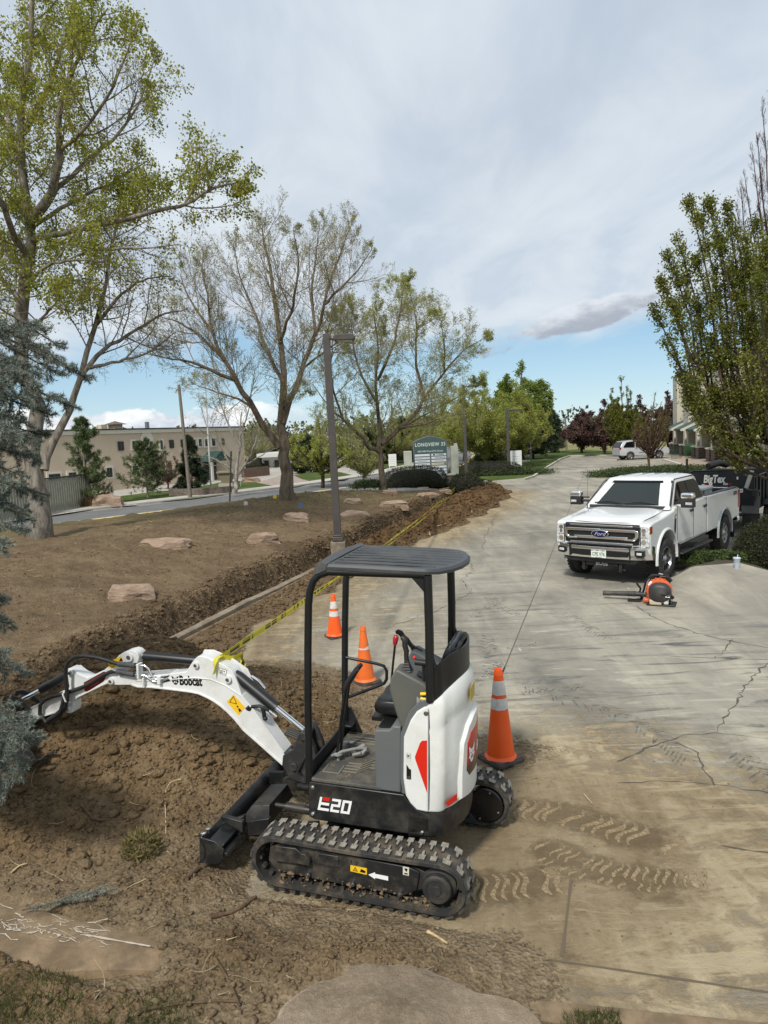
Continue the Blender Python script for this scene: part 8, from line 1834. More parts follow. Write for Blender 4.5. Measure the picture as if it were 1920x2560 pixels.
# ---- backpack blower
def blower():
 MO = mat('blower_orange', (.62, .115, .03), .45, var=.1); MG = mat('blower_grey', (.025, .026, .027), .5, dust=.3)
 o = aty(1650, 1498, 12.55); o.z = 0; r = thing('backpack_blower', 'orange and black backpack leaf blower lying in front of the pickup', 'leaf blower', o, R(-28))
 S = 12.55 / FPX
 mb = MB()
 for x, s in ((-.155, .80), (-.14, .95), (-.09, 1.0), (-.05, .97), (-.03, .85)): pass
 rings = [[(x, .215 * s * math.cos(a), .245 + .225 * s * math.sin(a)) for a in [2 * math.pi * i / 28 for i in range(28)]] for x, s in ((-.17, .75), (-.16, .93), (-.12, 1.0), (-.06, 1.0), (-.04, .9))]
 # the round fan case faces the camera: rotate rings so their axis is Y
 rings = [[(p[1], p[0], p[2]) for p in rr] for rr in rings]
 mb.loft(rings); link('fan_case', mb, MO, r, smooth=40, fix=True)
 mb = MB(); rings = [[(.195 * s * math.copysign(abs(math.cos(a)) ** .8, math.cos(a)) + .02, y, .235 + .185 * s * math.copysign(abs(math.sin(a)) ** .8, math.sin(a))) for a in [2 * math.pi * i / 24 for i in range(24)]] for y, s in ((-.10, .95), (-.20, .97), (-.27, .86), (-.30, .62))]
 mb.loft(rings); link('engine_shroud', mb, MG, r, smooth=45, fix=True)
 for k in range(9): mb = MB(); a = R(65 + k * 20); mb.tube([(.218 * math.cos(a), -.07, .245 + .228 * math.sin(a)), (.218 * math.cos(a), -.15, .245 + .228 * math.sin(a))], .012, 6); link('clip', mb, MO, r)
 mb = MB(); mb.tube([(.15, -.31, .20), (.20, -.31, .22), (.24, -.27, .17)], .035, 8); mb.tube([(.05, -.305, .23), (.16, -.33, .225)], .012, 6); link('starter', mb, M_INK, r, smooth=40)
 mb = MB(); mb.box(.13, .20, -.34, -.325, .185, .205); link('plate', mb, M_WINK, r)
 mb = MB(); mb.box(-.15, .06, -.27, -.13, .015, .12); link('fuel_tank', mb, mat('tank_cream', (.48, .42, .32), .4, trans=.0), r, bevel=.03, seg=3)
 mb = MB(); mb.tube([(-.02, -.22, .12), (-.02, -.22, .155)], .032, 12); link('fuel_cap', mb, M_RED, r, smooth=30)
 mb = MB(); mb.box(.09, .17, -.27, -.19, .04, .15); link('air_filter', mb, mat('filter_white', (.55, .55, .52), .5), r, bevel=.015)
 mb = MB(); mb.prism([(-.20, .0), (.28, .0), (.28, .03), (-.20, .03)], 1, -.25, .08); mb.prism([(-.18, .0), (-.17, .48), (-.13, .50), (.13, .50), (.17, .46), (.18, .0)], 1, -.02, .02); link('back_frame', mb, M_INK, r, fix=True, bevel=.01)
 mb = MB(); mb.tube([(.0, .0, .50), (-.14, .03, .49), (-.23, .05, .38), (-.27, .05, .22), (-.31, .04, .08), (-.33, .02, .03)], .026, 6, flat=1.8); mb.tube([(-.33, .02, .03), (-.45, .0, .02), (-.55, -.02, .03)], .028, 6, flat=2); mb.tube([(.05, .02, .51), (.12, .03, .49), (.19, .03, .40)], .028, 6, flat=1.8); link('shoulder_strap', mb, M_INK, r, smooth=60)
 mb = MB(); mb.tube([(-.12, .02, .51), (-.215, .02, .37), (-.25, .02, .22), (-.285, .0, .10)], .009, 5, flat=2.); mb.tube([(-.02, .0, .535), (.05, .0, .52)], .014, 6); link('strap_piping', mb, mat('strap_grey', (.32, .31, .30), .7), r)
 mb = MB(); mb.tube([(-.05, .0, .13), (-.35, .03, .135), (-.42, .035, .135), (-.43, .035, .135), (-.52, .04, .13), (-.80, .06, .115), (-.88, .065, .11), (-.90, .07, .11), (-1.0, .075, .105)], [.045, .045, .045, .052, .048, .044, .044, .050, .046], 16); link('blower_tube', mb, MG, r, smooth=35)
 mb = MB(); mb.tube([(-.35, .03, .17), (-.33, .02, .24), (-.40, .02, .335)], .019, 8); link('handle', mb, M_INK, r, smooth=50)
 mb = MB(); mb.ico((-.22, -.12, .06), .055, 2, sc=(1.1, .5, .8)); link('hip_pad', mb, MO, r, smooth=60)
 mb = MB(); a = R(140); q = [(.225 * math.cos(R(t)), -.135, .245 + .232 * math.sin(R(t))) for t in (125, 150)] + [(.19 * math.cos(R(t)), -.172, .245 + .195 * math.sin(R(t))) for t in (150, 125)]; mb.add(q, [(0, 1, 2, 3)]); link('sticker', mb, M_WINK, r, solid=.003)
blower()
def cup():
 b = at(1842, 1422, .30); r = thing('plastic_cup', 'clear plastic cup with lid and straw standing on the concrete rim', 'cup', b)
 mb = MB(); mb.lathe([(.0, .002), (.033, .002), (.036, .02), (.048, .15), (.050, .155)], 20); link('cup_body', mb, mat('clear_plastic', (.55, .62, .70), .15, alpha=.55), r, smooth=50)
 mb = MB(); mb.lathe([(0, .004), (.034, .004), (.042, .085), (0, .085)], 16); link('drink', mb, mat('drink', (.42, .50, .60), .2), r, smooth=40)
 mb = MB(); mb.lathe([(.052, .150), (.053, .162), (.045, .168), (0, .169)], 20); link('lid', mb, mat('cup_lid', (.50, .56, .66), .3), r, smooth=40)
 mb = MB(); mb.tube([(.0, 0, .10), (.012, 0, .21)], .005, 6); link('straw', mb, mat('straw', (.6, .65, .7), .4), r); r.scale = (1.35, 1.35, 1.35)
cup()
# ---- marker flags
for u, v, z, c, lb in ((684, 1262, .95, (.75, .55, .02), 'yellow utility marker flag left of the near ash trunk'), (748, 1283, .85, (.02, .18, .55), 'blue utility marker flag just right of the near ash trunk'), (611, 1280, .8, (.62, .64, .58), 'tiny white marker flag at the street edge of the bank'), (949, 1224, .9, (.02, .2, .55), 'blue utility marker flag at the foot of the second ash')):
 p = at(u, v, z)
 for _ in range(8): p = at(u, v, ground_z(p.x, p.y))
 r = thing('marker_flag', lb, 'flag', p, group='utility marker flags'); mb = MB(); mb.tube([(0, 0, 0), (0, 0, .32)], .004, 4); link('wire', mb, M_STEEL, r); mb = MB(); mb.add([(0, 0, .22), (.06, .01, .225), (.12, -.01, .22), (.12, -.01, .33), (.06, .01, .335), (0, 0, .33)], [(0, 1, 4, 5), (1, 2, 3, 4)]); link('flag', mb, mat('flag_%d' % u, c, .6), r, solid=.002)
# ---- roots, twigs and cuttings lying about
M_ROOT = mat('root_bark', (.10, .062, .035), .9, var=.35, vscale=20, bump=.004, bscale=60); M_PALE = mat('peeled_root', (.42, .31, .17), .8, var=.3, vscale=25); M_STRAW = mat('twig_pale', (.36, .29, .18), .85, var=.3)
def lay(u, v, lift=0.):
 p = at(u, v, .2)
 for _ in range(14): p = at(u, v, .5 * p.z + .5 * (max(0, ground_z(p.x, p.y)) + lift))
 return p
def stick(name, label, cat, px, r, m, lift=.012, g=None):
 P = [lay(u, v, lift) for u, v in px]; Q = [Vector(q) for q in limb_path(P, max(6, 4 * len(P)))[0]]; c = Q[0].copy(); random.seed(len(px) + px[0][0])
 rr = [r * (1 - .45 * i / len(Q)) * random.uniform(.8, 1.2) for i in range(len(Q))]; mb = MB(); mb.tube([q - c for q in Q], rr, 8); o = link(name, mb, m, smooth=70); o.location = c; tag(o, label, cat, g); return o
G_ = 'loose roots on the soil'
stick('root', 'long pale peeled root hanging down the middle of the heap', 'root', [(452, 1948), (425, 1958), (412, 1990), (414, 2030), (415, 2085)], .0075, M_PALE, g=G_)
stick('root', 'dark curved root like a smile in the middle of the heap', 'root', [(203, 2010), (228, 2040), (258, 2050), (290, 2035), (302, 2015)], .013, M_ROOT, g=G_)
stick('root', 'thick brown root lying on the spread soil left of the track', 'root', [(525, 2292), (560, 2285), (600, 2270), (640, 2242)], .018, M_ROOT, g=G_)
stick('root', 'thick cut root with a pale end below the dozer blade', 'root', [(466, 2196), (482, 2182), (500, 2170)], .020, M_ROOT, g=G_)
stick('root', 'long thin root running across the soil left of the flat boulder', 'root', [(355, 2525), (430, 2512), (500, 2505), (560, 2502), (605, 2505)], .010, M_ROOT, g=G_)
stick('root', 'thin root bending down towards the flat boulder', 'root', [(536, 2395), (560, 2430), (580, 2470), (600, 2515)], .010, M_ROOT, g=G_)
stick('root', 'pale forked root at the left edge of the heap', 'root', [(28, 2182), (48, 2165), (68, 2158)], .009, M_PALE, g=G_)
stick('root', 'bent white root on the dark ridge near the lamp post', 'root', [(1075, 1338), (1073, 1320), (1095, 1315), (1115, 1308)], .022, M_PALE, .03, g=G_)
stick('root', 'small white root standing out of the ridge end', 'root', [(1172, 1278), (1178, 1272), (1180, 1282)], .022, M_PALE, .05, g=G_)
stick('twig', 'pale twig on the slab among the track prints', 'twig', [(1460, 1985), (1468, 1994), (1480, 2008)], .006, M_STRAW); stick('bone_stick', 'splintered pale stick on the soil in front of the track', 'stick', [(1068, 2328), (1090, 2340), (1118, 2358)], .012, M_PALE)
def sod():
 p = lay(352, 2130); g = np.random.default_rng(4); r = thing('sod_clump', 'upturned clump of dry sod in the heap', 'sod', p); mb = MB(); mb.ico((0, 0, 0), .13, 3, .08, (1., .9, .9)); link('soil_core', mb, M_SOIL, r, smooth=60)
 n = 1500; u = nrm(g.normal(0, 1, (n, 3))); A = Acc(); A.add(*leaves(u * .12, u + np.array([0, 0, .3]), .065, g, .0, 7, -.2, .01)); A.obj('grass', leafmat('dry_grass', [(.10, .10, .03), (.19, .16, .06), (.26, .2, .1)], .2), r)
 p = lay(160, 2258, .02); r = thing('spruce_cutting', 'cut blue-green spruce sprig lying at the foot of the heap', 'sprig', p, R(15)); A = Acc(); B = MB()
 for k in range(9):
  a = g.uniform(-.5, .5); x0 = -.22 + k * .05; e = np.array([x0 + .16 * math.cos(a), .16 * math.sin(a) * (1 if k % 2 else -1), .03]); s0 = np.array([x0, 0, .01]); B.tube([tuple(s0), tuple(e)], .004, 4)
  m_ = 260; t = g.random(m_)[:, None]; q = s0 + (e - s0) * t; ax = nrm(g.normal(0, 1, (m_, 3)) + nrm(e - s0) * .8); w = nrm(np.cross(ax, g.normal(0, 1, (m_, 3)))) * .0014; V = np.stack([q - w, q + w, q + ax * .026], 1).reshape(-1, 3); A.add(V, np.arange(m_ * 3).reshape(m_, 3))
 B.tube([(-.26, 0, .01), (.24, 0, .015)], .006, 5); link('stem', B, M_ROOT, r); A.obj('needles', L_SPRUCE, r)
sod()
def clods():
 """nobody could count them: soil lumps over heap, spread and ridge, and fine litter"""
 g = np.random.default_rng(9)
 def scatter(name, label, m, pts, sizes, flat=.75, sub=1, jit=.28):
  vs0, fs0 = ICO[sub]; vs0 = np.array(vs0); fs0 = np.array(fs0); N = len(pts); k = len(vs0)
  V = vs0[None] * (1 + g.uniform(-jit, jit, (N, k, 1))) * sizes[:, None, None] * np.stack([g.uniform(.75, 1.25, N), g.uniform(.75, 1.25, N), np.full(N, flat)], 1)[:, None]
  a = g.random(N) * 6.283; c, s = np.cos(a)[:, None], np.sin(a)[:, None]; X = V[..., 0] * c - V[..., 1] * s; Y = V[..., 0] * s + V[..., 1] * c; V[..., 0] = X; V[..., 1] = Y
  V = V + pts[:, None]; F = (fs0[None] + (np.arange(N) * k)[:, None, None]).reshape(-1, 3); o = big_mesh(name, V.reshape(-1, 3), F, m);
  a_ = o.data.attributes.new('thick', 'FLOAT', 'POINT'); a_.data.foreach_set('value', np.repeat(np.clip(pts[:, 2], .03, .4), k).astype(np.float32)); tag(o, label, 'soil', kind='stuff'); return o
 def region(n, x0, x1, y0, y1, fn, dens):
  x = g.uniform(x0, x1, n); y = g.uniform(y0, y1, n); z = fn(x, y); k = g.random(n) < dens(x, y, z); return x[k], y[k], z[k]
 x, y, z = region(90000, -4.8, 1.6, 3.2, 10.2, soil_h, lambda x, y, z: np.clip((z - .006) * 9, 0, 1) * (.25 + .9 * vnoise(x * 1.6, y * 1.6, 7)) * np.clip(1.6 - (y - 4) * .13, .3, 1) * .62)
 s = .0045 + .016 * g.random(len(x)) ** 5 + .008 * g.random(len(x)) ** 2; s = s * (1 + 1.6 * (g.random(len(x)) < .006)); scatter('soil_clods', 'countless brown clods covering the heap', M_SOIL, np.stack([x, y, z + s * .2], 1), s, .7, jit=.38)
 x, y, z = region(2600, -3.9, -.9, 5.0, 8.6, soil_h, lambda x, y, z: np.clip(z * 3, 0, 1)); s = .014 + .050 * g.random(len(x)) ** 5; scatter('soil_lumps', 'larger lumps of soil tumbled down the heap', M_SOIL, np.stack([x, y, z + s * .05], 1), s, .6, sub=2, jit=.17)
 ye = g.uniform(9, 39.5, 26000); e = g.uniform(-.15, 3.0, 26000); xx = kx(ye) + e / KL; yy = ye - e * KS / KL; zz = spoil_h(xx, yy); k = (zz > .012) & (g.random(len(xx)) < .75); s = (.012 + .05 * g.random(k.sum()) ** 4) * (1 + (yy[k] - 9) * .02); scatter('ridge_clods', 'clods strewn over the dark ridge and the slab edge', M_SPOIL, np.stack([xx[k], yy[k], zz[k] + s * .2], 1), s)
 ye = g.uniform(7, 40, 16000); d = g.uniform(.0, 5.5, 16000) ** 1.0; d = np.where(g.random(16000) < .82, g.uniform(.1, .8, 16000), d); xx = kx(ye) - d / KL; yy = ye + d * KS / KL; zz = berm_h(xx, yy); s = (.007 + .026 * g.random(16000) ** 5) * np.where(d < .85, 1.2, .8); s = s * (1 + (yy - 9) * .02); scatter('bank_clods', 'clods and crumbs over the soil bank', M_BERM, np.stack([xx, yy, zz + s * .2], 1), s)
 x, y = kx(g.uniform(8, 36, 9000)), None; ye = g.uniform(8, 36, 9000); d = g.uniform(.8, 6.0, 9000); xx = kx(ye) - d / KL; yy = ye + d * KS / KL; zz = berm_h(xx, yy); s = (.004 + .018 * g.random(9000) ** 5) * (1 + (yy - 9) * .03); scatter('bank_crumbs', 'small crumbs over the top of the soil bank', M_BERM, np.stack([xx, yy, zz + s * .1], 1), s)
 # grit on the slab
 x = g.uniform(-.5, 5, 9000); y = g.uniform(3.6, 14, 9000); k = g.random(9000) < (lot_dirt(x, y) * 1.3 - .35) * vnoise(x * 1.7, y * 1.7, 4); s = .002 + .007 * g.random(k.sum()) ** 6; scatter('grit', 'fine grit and crumbs on the dusty slab', M_SOIL, np.stack([x[k], y[k], np.full(k.sum(), .003)], 1), s)
 # litter: thin straw-pale roots
 A = Acc(); N = 520; x = g.uniform(-4.5, 1.2, N); y = g.uniform(3.3, 10, N); z = soil_h(x, y) + .006; k = z > .02; x, y, z = x[k], y[k], z[k]
 ye = g.uniform(9, 36, 1100); e = g.uniform(-5.5, 2.4, 1100); x2 = kx(ye) + e / KL; y2 = ye - e * KS / KL; z2 = np.where(e < 0, berm_h(x2, y2), spoil_h(x2, y2)) + .012; k = z2 > .0
 P = np.stack([np.concatenate([x, x2[k]]), np.concatenate([y, y2[k]]), np.concatenate([z, z2[k]])], 1); n = len(P); a = g.random(n) * 6.283; L = (.04 + .20 * g.random(n) ** 2) * (1 + np.maximum(0, P[:, 1] - 8) * .05)
 Pp, Dd, Rr = extend(P, np.stack([np.cos(a), np.sin(a), .05 * g.normal(0, 1, n)], 1), L, .0016 + .0035 * g.random(n) * (1 + P[:, 1] * .05), np.full(n, .001), 4, .28, .0, g); A.add(*tubes(Pp, Rr, 4)); o = A.obj('root_litter', M_STRAW, None, True); tag(o, 'countless thin roots and twigs scattered over the soil', 'twigs', kind='stuff')
 # grass at the bottom edge
 A = Acc(); gm = leafmat('lawn_grass', [(.035, .05, .012), (.065, .085, .02), (.13, .13, .045)], .25)
 for (x0, x1, y0, y1, n, h) in ((-3.2, -.95, 2.6, 3.95, 26000, .055), (.70, 1.15, 3.1, 3.60, 5000, .038)):
  x = g.uniform(x0, x1, n); y = g.uniform(y0, y1, n); k = g.random(n) < np.clip(vnoise(x * 3, y * 3, 3) * 2.2 - .45 - (y - y1 + .45) * 1.2, 0, 1); x, y = x[k], y[k]; z = np.maximum(soil_h(x, y), bed_h(x, y)) - .004; m_ = len(x)
  ax = nrm(np.stack([g.normal(0, .45, m_), g.normal(0, .45, m_), np.ones(m_)], 1)); w = nrm(np.cross(ax, g.normal(0, 1, (m_, 3)))) * .0022; q = np.stack([x, y, z], 1); hh = h * (.5 + g.random(m_))[:, None]; V = np.stack([q - w, q + w, q + ax * hh], 1).reshape(-1, 3); A.add(V, np.arange(m_ * 3).reshape(m_, 3))
 o = A.obj('grass', gm, None); tag(o, 'short green grass at the bottom edge of the soil', 'grass', kind='stuff')
def bed_h(x, y):
 s = poly_dist(x, y, [(a, b) for a, b in LOT_NEAR]); return .03 + .03 * fbm(x, y, 2., 3, 200) + .10 * sstep(s, .3, 1.2) * 0
def near_bed():
 xs = np.arange(-7, 9, .05); ys = np.arange(1.2, 7.2, .05); Y, X = np.meshgrid(ys, xs, indexing='ij'); s = poly_dist(X, Y, LOT_NEAR)   # >0: camera side
 Z = bed_h(X, Y) * sstep(s, .14, .24) - .03 * (1 - sstep(s, .14, .20)); o = grid_mesh('planting_bed', X, Y, Z, M_SOIL, keep=s > .12); set_thick(o, lambda c: c[:, 2] * 0 + .06); tag(o, kind='structure')
 # flush concrete edging along the slab, standing clear at the left where the soil was scraped away
 mb = MB(); P = resample([Vector((a, b, 0)) for a, b in LOT_NEAR], .1); vs = []
 for i, p in enumerate(P):
  t = (P[min(i + 1, len(P) - 1)] - P[max(i - 1, 0)]).normalized(); n = Vector((t.y, -t.x, 0)); up = .012 + .085 * float(sstep(-p.x, 1.0, 1.9))
  for o_, z in ((.0, -.1), (.0, up - .004), (.012, up), (.15 + .32 * float(sstep(-p.x, 1.2, 2.2)), up * .92), (.165 + .35 * float(sstep(-p.x, 1.2, 2.2)), -.1)): vs.append(p + n * o_ + Vector((0, 0, z)))
 mb.add(vs, [(5 * i + j, 5 * i + 5 + j, 5 * i + 6 + j, 5 * i + 1 + j) for i in range(len(P) - 1) for j in range(4)])
 m = mat('edging_concrete', (.21, .15, .088), .9, var=.3, vscale=7, dust=1., dustcol=(.135, .090, .048), dscale=2.5, bump=.004, bscale=40); tag(link('curb', mb, m, fix=True, smooth=50), kind='structure')
 sc = MB(); g = random.Random(3)
 for k in range(60):
  u, v = g.uniform(-40, 260), 0; base = 2300 + .26 * u * .5; v = base + g.gauss(0, 16) + (18 if k % 3 == 0 else 0); L = g.uniform(10, 55); a = g.choice((.12, .3, .45, -.1))
  pts = [at(u + L * t, v + L * t * a, .099) for t in (0, .35, .7, 1)]; merge(sc, ribbon([(p.x + g.gauss(0, .008), p.y + g.gauss(0, .008)) for p in pts], g.uniform(.002, .008), .100, .9))
 A_, B_ = at(215, 2338, .1), at(375, 2366, .1); merge(sc, ribbon(resample([A_, B_], .03), .012, .102, .7)); tag(link('scrape_marks', sc, mat('scrape_white', (.44, .39, .31), .9)), kind='structure')
near_bed(); clods()
# old kerb coming out of the trench
def old_curb():
 mb = MB(); P = resample([Vector((kx(y), y, 0)) for y in (8.5, 19.)], .25); vs = []
 for p in P:
  n = Vector((-1 / KL, KS / KL, 0)); w = random.uniform(-.006, .006)
  dz = .03 * float(fbm(p.x, p.y, 1.1, 2, 5)) - .05 * float(sstep(p.y, 14.5, 18.))
  for o_, z in ((-.03, -.05), (-.03 + w, .055), (-.005, .070 + w), (.10, .074), (.13, .055 + w), (.13, -.1)): vs.append(p + n * o_ + Vector((0, 0, z + dz)))
 mb.add(vs, [(6 * i + j, 6 * i + 6 + j, 6 * i + 7 + j, 6 * i + 1 + j) for i in range(len(P) - 1) for j in range(5)])
 tag(link('curb', mb, mat('old_curb', (.25, .205, .15), .9, var=.2, vscale=4, dust=1., dustcol=(.13, .092, .055), dscale=1.8, bump=.005, bscale=30), fix=True, smooth=40), kind='structure')
old_curb()
# ================================================================ STREET, RAMP, BUILDINGS
def sheet(name, A, B, z, m, side=0.):
 """strip between two polylines of equal length"""
 n = len(A); mb = MB(); vs = [(p.x, p.y, z) for p in A] + [(p.x, p.y, z) for p in B]
 mb.add(vs, [(i, i + 1, n + i + 1, n + i) for i in range(n - 1)])
 if side:
  k = len(vs); mb.add([(p.x, p.y, z) for p in A] + [(p.x, p.y, z - side) for p in A] + [(p.x, p.y, z) for p in B] + [(p.x, p.y, z - side) for p in B], [(i, i + 1, n + i + 1, n + i) for i in range(n - 1)] + [(2 * n + i, 2 * n + i + 1, 3 * n + i + 1, 3 * n + i) for i in range(n - 1)])
 o = link(name, mb, m); me = o.data
 bm = bmesh.new(); bm.from_mesh(me);
 for f in bm.faces:
  if f.normal.z < -.5: f.normal_flip()
 bm.to_mesh(me); bm.free(); return tag(o, kind='structure')
def street():
 asph = mat('asphalt', (.125, .125, .125), .92, var=.12, vscale=1.2, dust=.35, dustcol=(.19, .18, .165), dscale=.8, bump=.003, bscale=60)
 sw = mat('sidewalk_concrete', (.40, .38, .335), .9, var=.1, vscale=1.5, bump=.002, bscale=40)
 so = lambda o: street_off(o)
 sheet('street', so(7.3), so(-4.0), .0, asph); sheet('road_marking', so(.19), so(-.19), .004, mat('line_yellow', (.55, .43, .18), .8, var=.3, vscale=2))
 sheet('gutter', so(-4.0), so(-4.45), .004, mat('gutter_concrete', (.24, .23, .21), .9)); sheet('curb', so(-4.45), so(-4.62), .12, sw, .14); sheet('sidewalk', so(-4.62), so(-6.1), .125, sw, .14)
 lawn = bpy.data.materials.new('lawn'); lawn.use_nodes = True; T = NT(lawn.node_tree); tc = T.n('ShaderNodeNewGeometry').outputs['Position']; a = T.noise(tc, .5, 4, .6); b = T.noise(tc, 9., 5, .7)
 T.n('ShaderNodeOutputMaterial', {'Surface': T.n('ShaderNodeBsdfPrincipled', {'Base Color': T.ramp(T.math('ADD', T.math('MULTIPLY', a, .6), T.math('MULTIPLY', b, .4)), [(.38, (.035, .062, .014)), (.52, (.070, .100, .024)), (.66, (.17, .155, .06))]), 'Roughness': .95, 'Specular IOR Level': .1, 'Normal': T.n('ShaderNodeBump', {'Height': b, 'Strength': 1., 'Distance': .06}).outputs[0]}).outputs[0]})
 gravel = mat('white_gravel', (.42, .38, .33), .9, var=.45, vscale=7, bump=.05, bscale=9); pinkg = mat('pink_gravel', (.30, .24, .20), .9, var=.3, vscale=6, bump=.05, bscale=9)
 def pad(name, px, z, m, kind='structure', relax=0):
  mb = MB(); P = [at(u, v, z) for u, v in px]; mb.add([tuple(p) for p in P], [tuple(range(len(P)))]); o = link(name, mb, m)
  if o.data.polygons[0].normal.z < 0: o.data.flip_normals()
  return tag(o, kind=kind)
 lot2 = mat('far_concrete', (.36, .335, .29), .9, var=.1, vscale=.7)
 pad('far_parking_lot', [(100, 1300), (560, 1236), (700, 1222), (860, 1208), (1010, 1190), (1010, 1158), (700, 1160), (440, 1186), (250, 1205), (60, 1225)], -.03, lot2)
 pad('lawn', [(180, 1280), (300, 1264), (480, 1247), (703, 1218), (690, 1208), (640, 1200), (560, 1204), (470, 1222), (380, 1230), (300, 1240), (180, 1258)], .06, lawn); pad('lawn', [(735, 1188), (770, 1181), (850, 1180), (890, 1190), (860, 1199), (790, 1206), (755, 1197)], .10, lawn)
 pad('lawn', [(860, 1166), (930, 1152), (1010, 1152), (1060, 1160), (1060, 1168), (960, 1170)], .10, lawn)
 pad('gravel_bed', [(640, 1206), (700, 1190), (745, 1186), (790, 1206), (740, 1216), (705, 1219)], .075, pinkg); pad('gravel_bed', [(-40, 1312), (118, 1290), (250, 1270), (345, 1262), (290, 1252), (180, 1256), (100, 1262), (-40, 1275)], .075, gravel)
 pad('lawn', [(1240, 1203), (1312, 1198), (1335, 1190), (1362, 1172), (1395, 1150), (1365, 1146), (1290, 1155), (1210, 1160), (1180, 1172), (1196, 1196)], .06, lawn)
 pad('lawn', [(1395, 1148), (1425, 1139), (1540, 1137), (1545, 1128), (1440, 1124), (1330, 1134), (1300, 1146)], .03, lawn)
 c2 = mat('curb_pale', (.46, .43, .37), .9, var=.1)
 def rim(px, z=.13, w=.16):
  P = resample([at(u, v, 0) for u, v in px], .6); mb = MB(); vs = []
  for i, p in enumerate(P):
   t = (P[min(i + 1, len(P) - 1)] - P[max(i - 1, 0)]).normalized(); n = Vector((-t.y, t.x, 0))
   for o_, z_ in ((-w / 2, -.02), (-w / 2, z), (w / 2, z), (w / 2, -.02)): vs.append(p + n * o_ + Vector((0, 0, z_)))
  mb.add(vs, [(4 * i + j, 4 * i + 4 + j, 4 * i + 5 + j, 4 * i + 1 + j) for i in range(len(P) - 1) for j in range(3)]); tag(link('curb', mb, c2, fix=True), kind='structure')
 rim([(1195, 1214), (1240, 1207), (1310, 1201), (1335, 1193), (1362, 1174), (1400, 1150), (1425, 1141), (1545, 1139)]); rim([(1535, 1204), (1552, 1212), (1620, 1208), (1720, 1202), (1780, 1200)]); rim([(1535, 1204), (1560, 1190), (1690, 1178)])
 rim([(1545, 1152), (1500, 1150)]); rim([(1660, 1150), (1700, 1162), (1730, 1170), (1760, 1176), (1800, 1186)], .10, .3)
 pad('walkway', [(1660, 1149), (1700, 1136), (1760, 1142), (1860, 1165), (1990, 1195), (1990, 1215), (1800, 1187), (1730, 1168)], .09, mat('paver_tan', (.33, .26, .20), .9, var=.12, vscale=3))
 lw = mat('line_white', (.58, .57, .53), .85, var=.15, vscale=4)
 for a, b in (((1870, 1262), (1990, 1252)), ((1868, 1284), (1990, 1276)), ((1700, 1180), (1760, 1173)), ((1830, 1214), (1960, 1232))):
  P = [at(*a), at(*b)]; tag(link('parking_line', ribbon(resample(P, .5), .10, .0052), lw), kind='structure')
 rim([(1700, 1222), (1840, 1232), (1920, 1240), (1990, 1248)], .12, .2)
street()
def ramp():
 """concrete apron lifting to a rim behind, with a planter beyond"""
 m = bpy.data.materials['concrete_lot']
 A, B, C = at(1690, 1425, .30), at(1855, 1412, .33), at(1990, 1448, .30)
 n, k = 30, 26; vs = []
 for i in range(n + 1):
  t = i / n; r = A.lerp(B, min(1, t * 2)) if t < .5 else B.lerp(C, t * 2 - 1); d = Vector((-.30 + .12 * t, -1, 0)).normalized()
  for j in range(k + 1):
   f = j / k; L = 2.9 - .6 * abs(t - .4); p = r + d * L * f; e = float(sstep(np.float64(t), -.02, .16)); z = r.z * (1 - float(sstep(np.float64(f), -.05, .95))) * (.55 + .45 * e) * (.25 + .75 * e)
   if i == 0: z = .0
   vs.append((p.x - .25 * (1 - e) , p.y, z + .003 - .008 * f))
 mb = MB(); mb.add(vs, [(i * (k + 1) + j, (i + 1) * (k + 1) + j, (i + 1) * (k + 1) + j + 1, i * (k + 1) + j + 1) for i in range(n) for j in range(k)])
 o = link('concrete_apron', mb, m, smooth=180); bm = bmesh.new(); bm.from_mesh(o.data)
 for f in bm.faces:
  if f.normal.z < 0: f.normal_flip()
 bm.to_mesh(o.data); bm.free(); tag(o, kind='structure')
 mb = MB(); P = [Vector(vs[i * (k + 1)]) for i in range(n + 1)]; q = []
 for p in P: q += [p + Vector((0, 0, .0)), p + Vector((0.02, .16, .012)), p + Vector((.02, .18, -.35))]
 mb.add(q, [(3 * i + j, 3 * i + 3 + j, 3 * i + 4 + j, 3 * i + 1 + j) for i in range(n) for j in range(2)]); tag(link('planter_rim', mb, m, fix=True, smooth=40), kind='structure')
 mb = MB(); Q = [p + Vector((.02, .17, -.02)) for p in P]; far = [p + Vector((.5, 2.4, -.18)) * min(1, .05 + 1.2 * (i / n) ** 1.5) for i, p in enumerate(Q)]; mb.add([tuple(p) for p in Q + far], [(i, i + 1, n + 2 + i, n + 1 + i) for i in range(n)]); tag(link('planter_soil', mb, mat('planter_soil', (.06, .045, .03), .95, bump=.02, bscale=12), fix=True), kind='structure')
ramp()
M_TAN = mat('stucco_tan', (.54, .44, .33), .9, var=.05, vscale=.6); M_CREAM = mat('stucco_cream', (.60, .56, .47), .9); M_WIN = mat('window_dark', (.035, .038, .042), .12, spec=.6); M_TEAL = mat('awning_teal', (.018, .055, .045), .6)
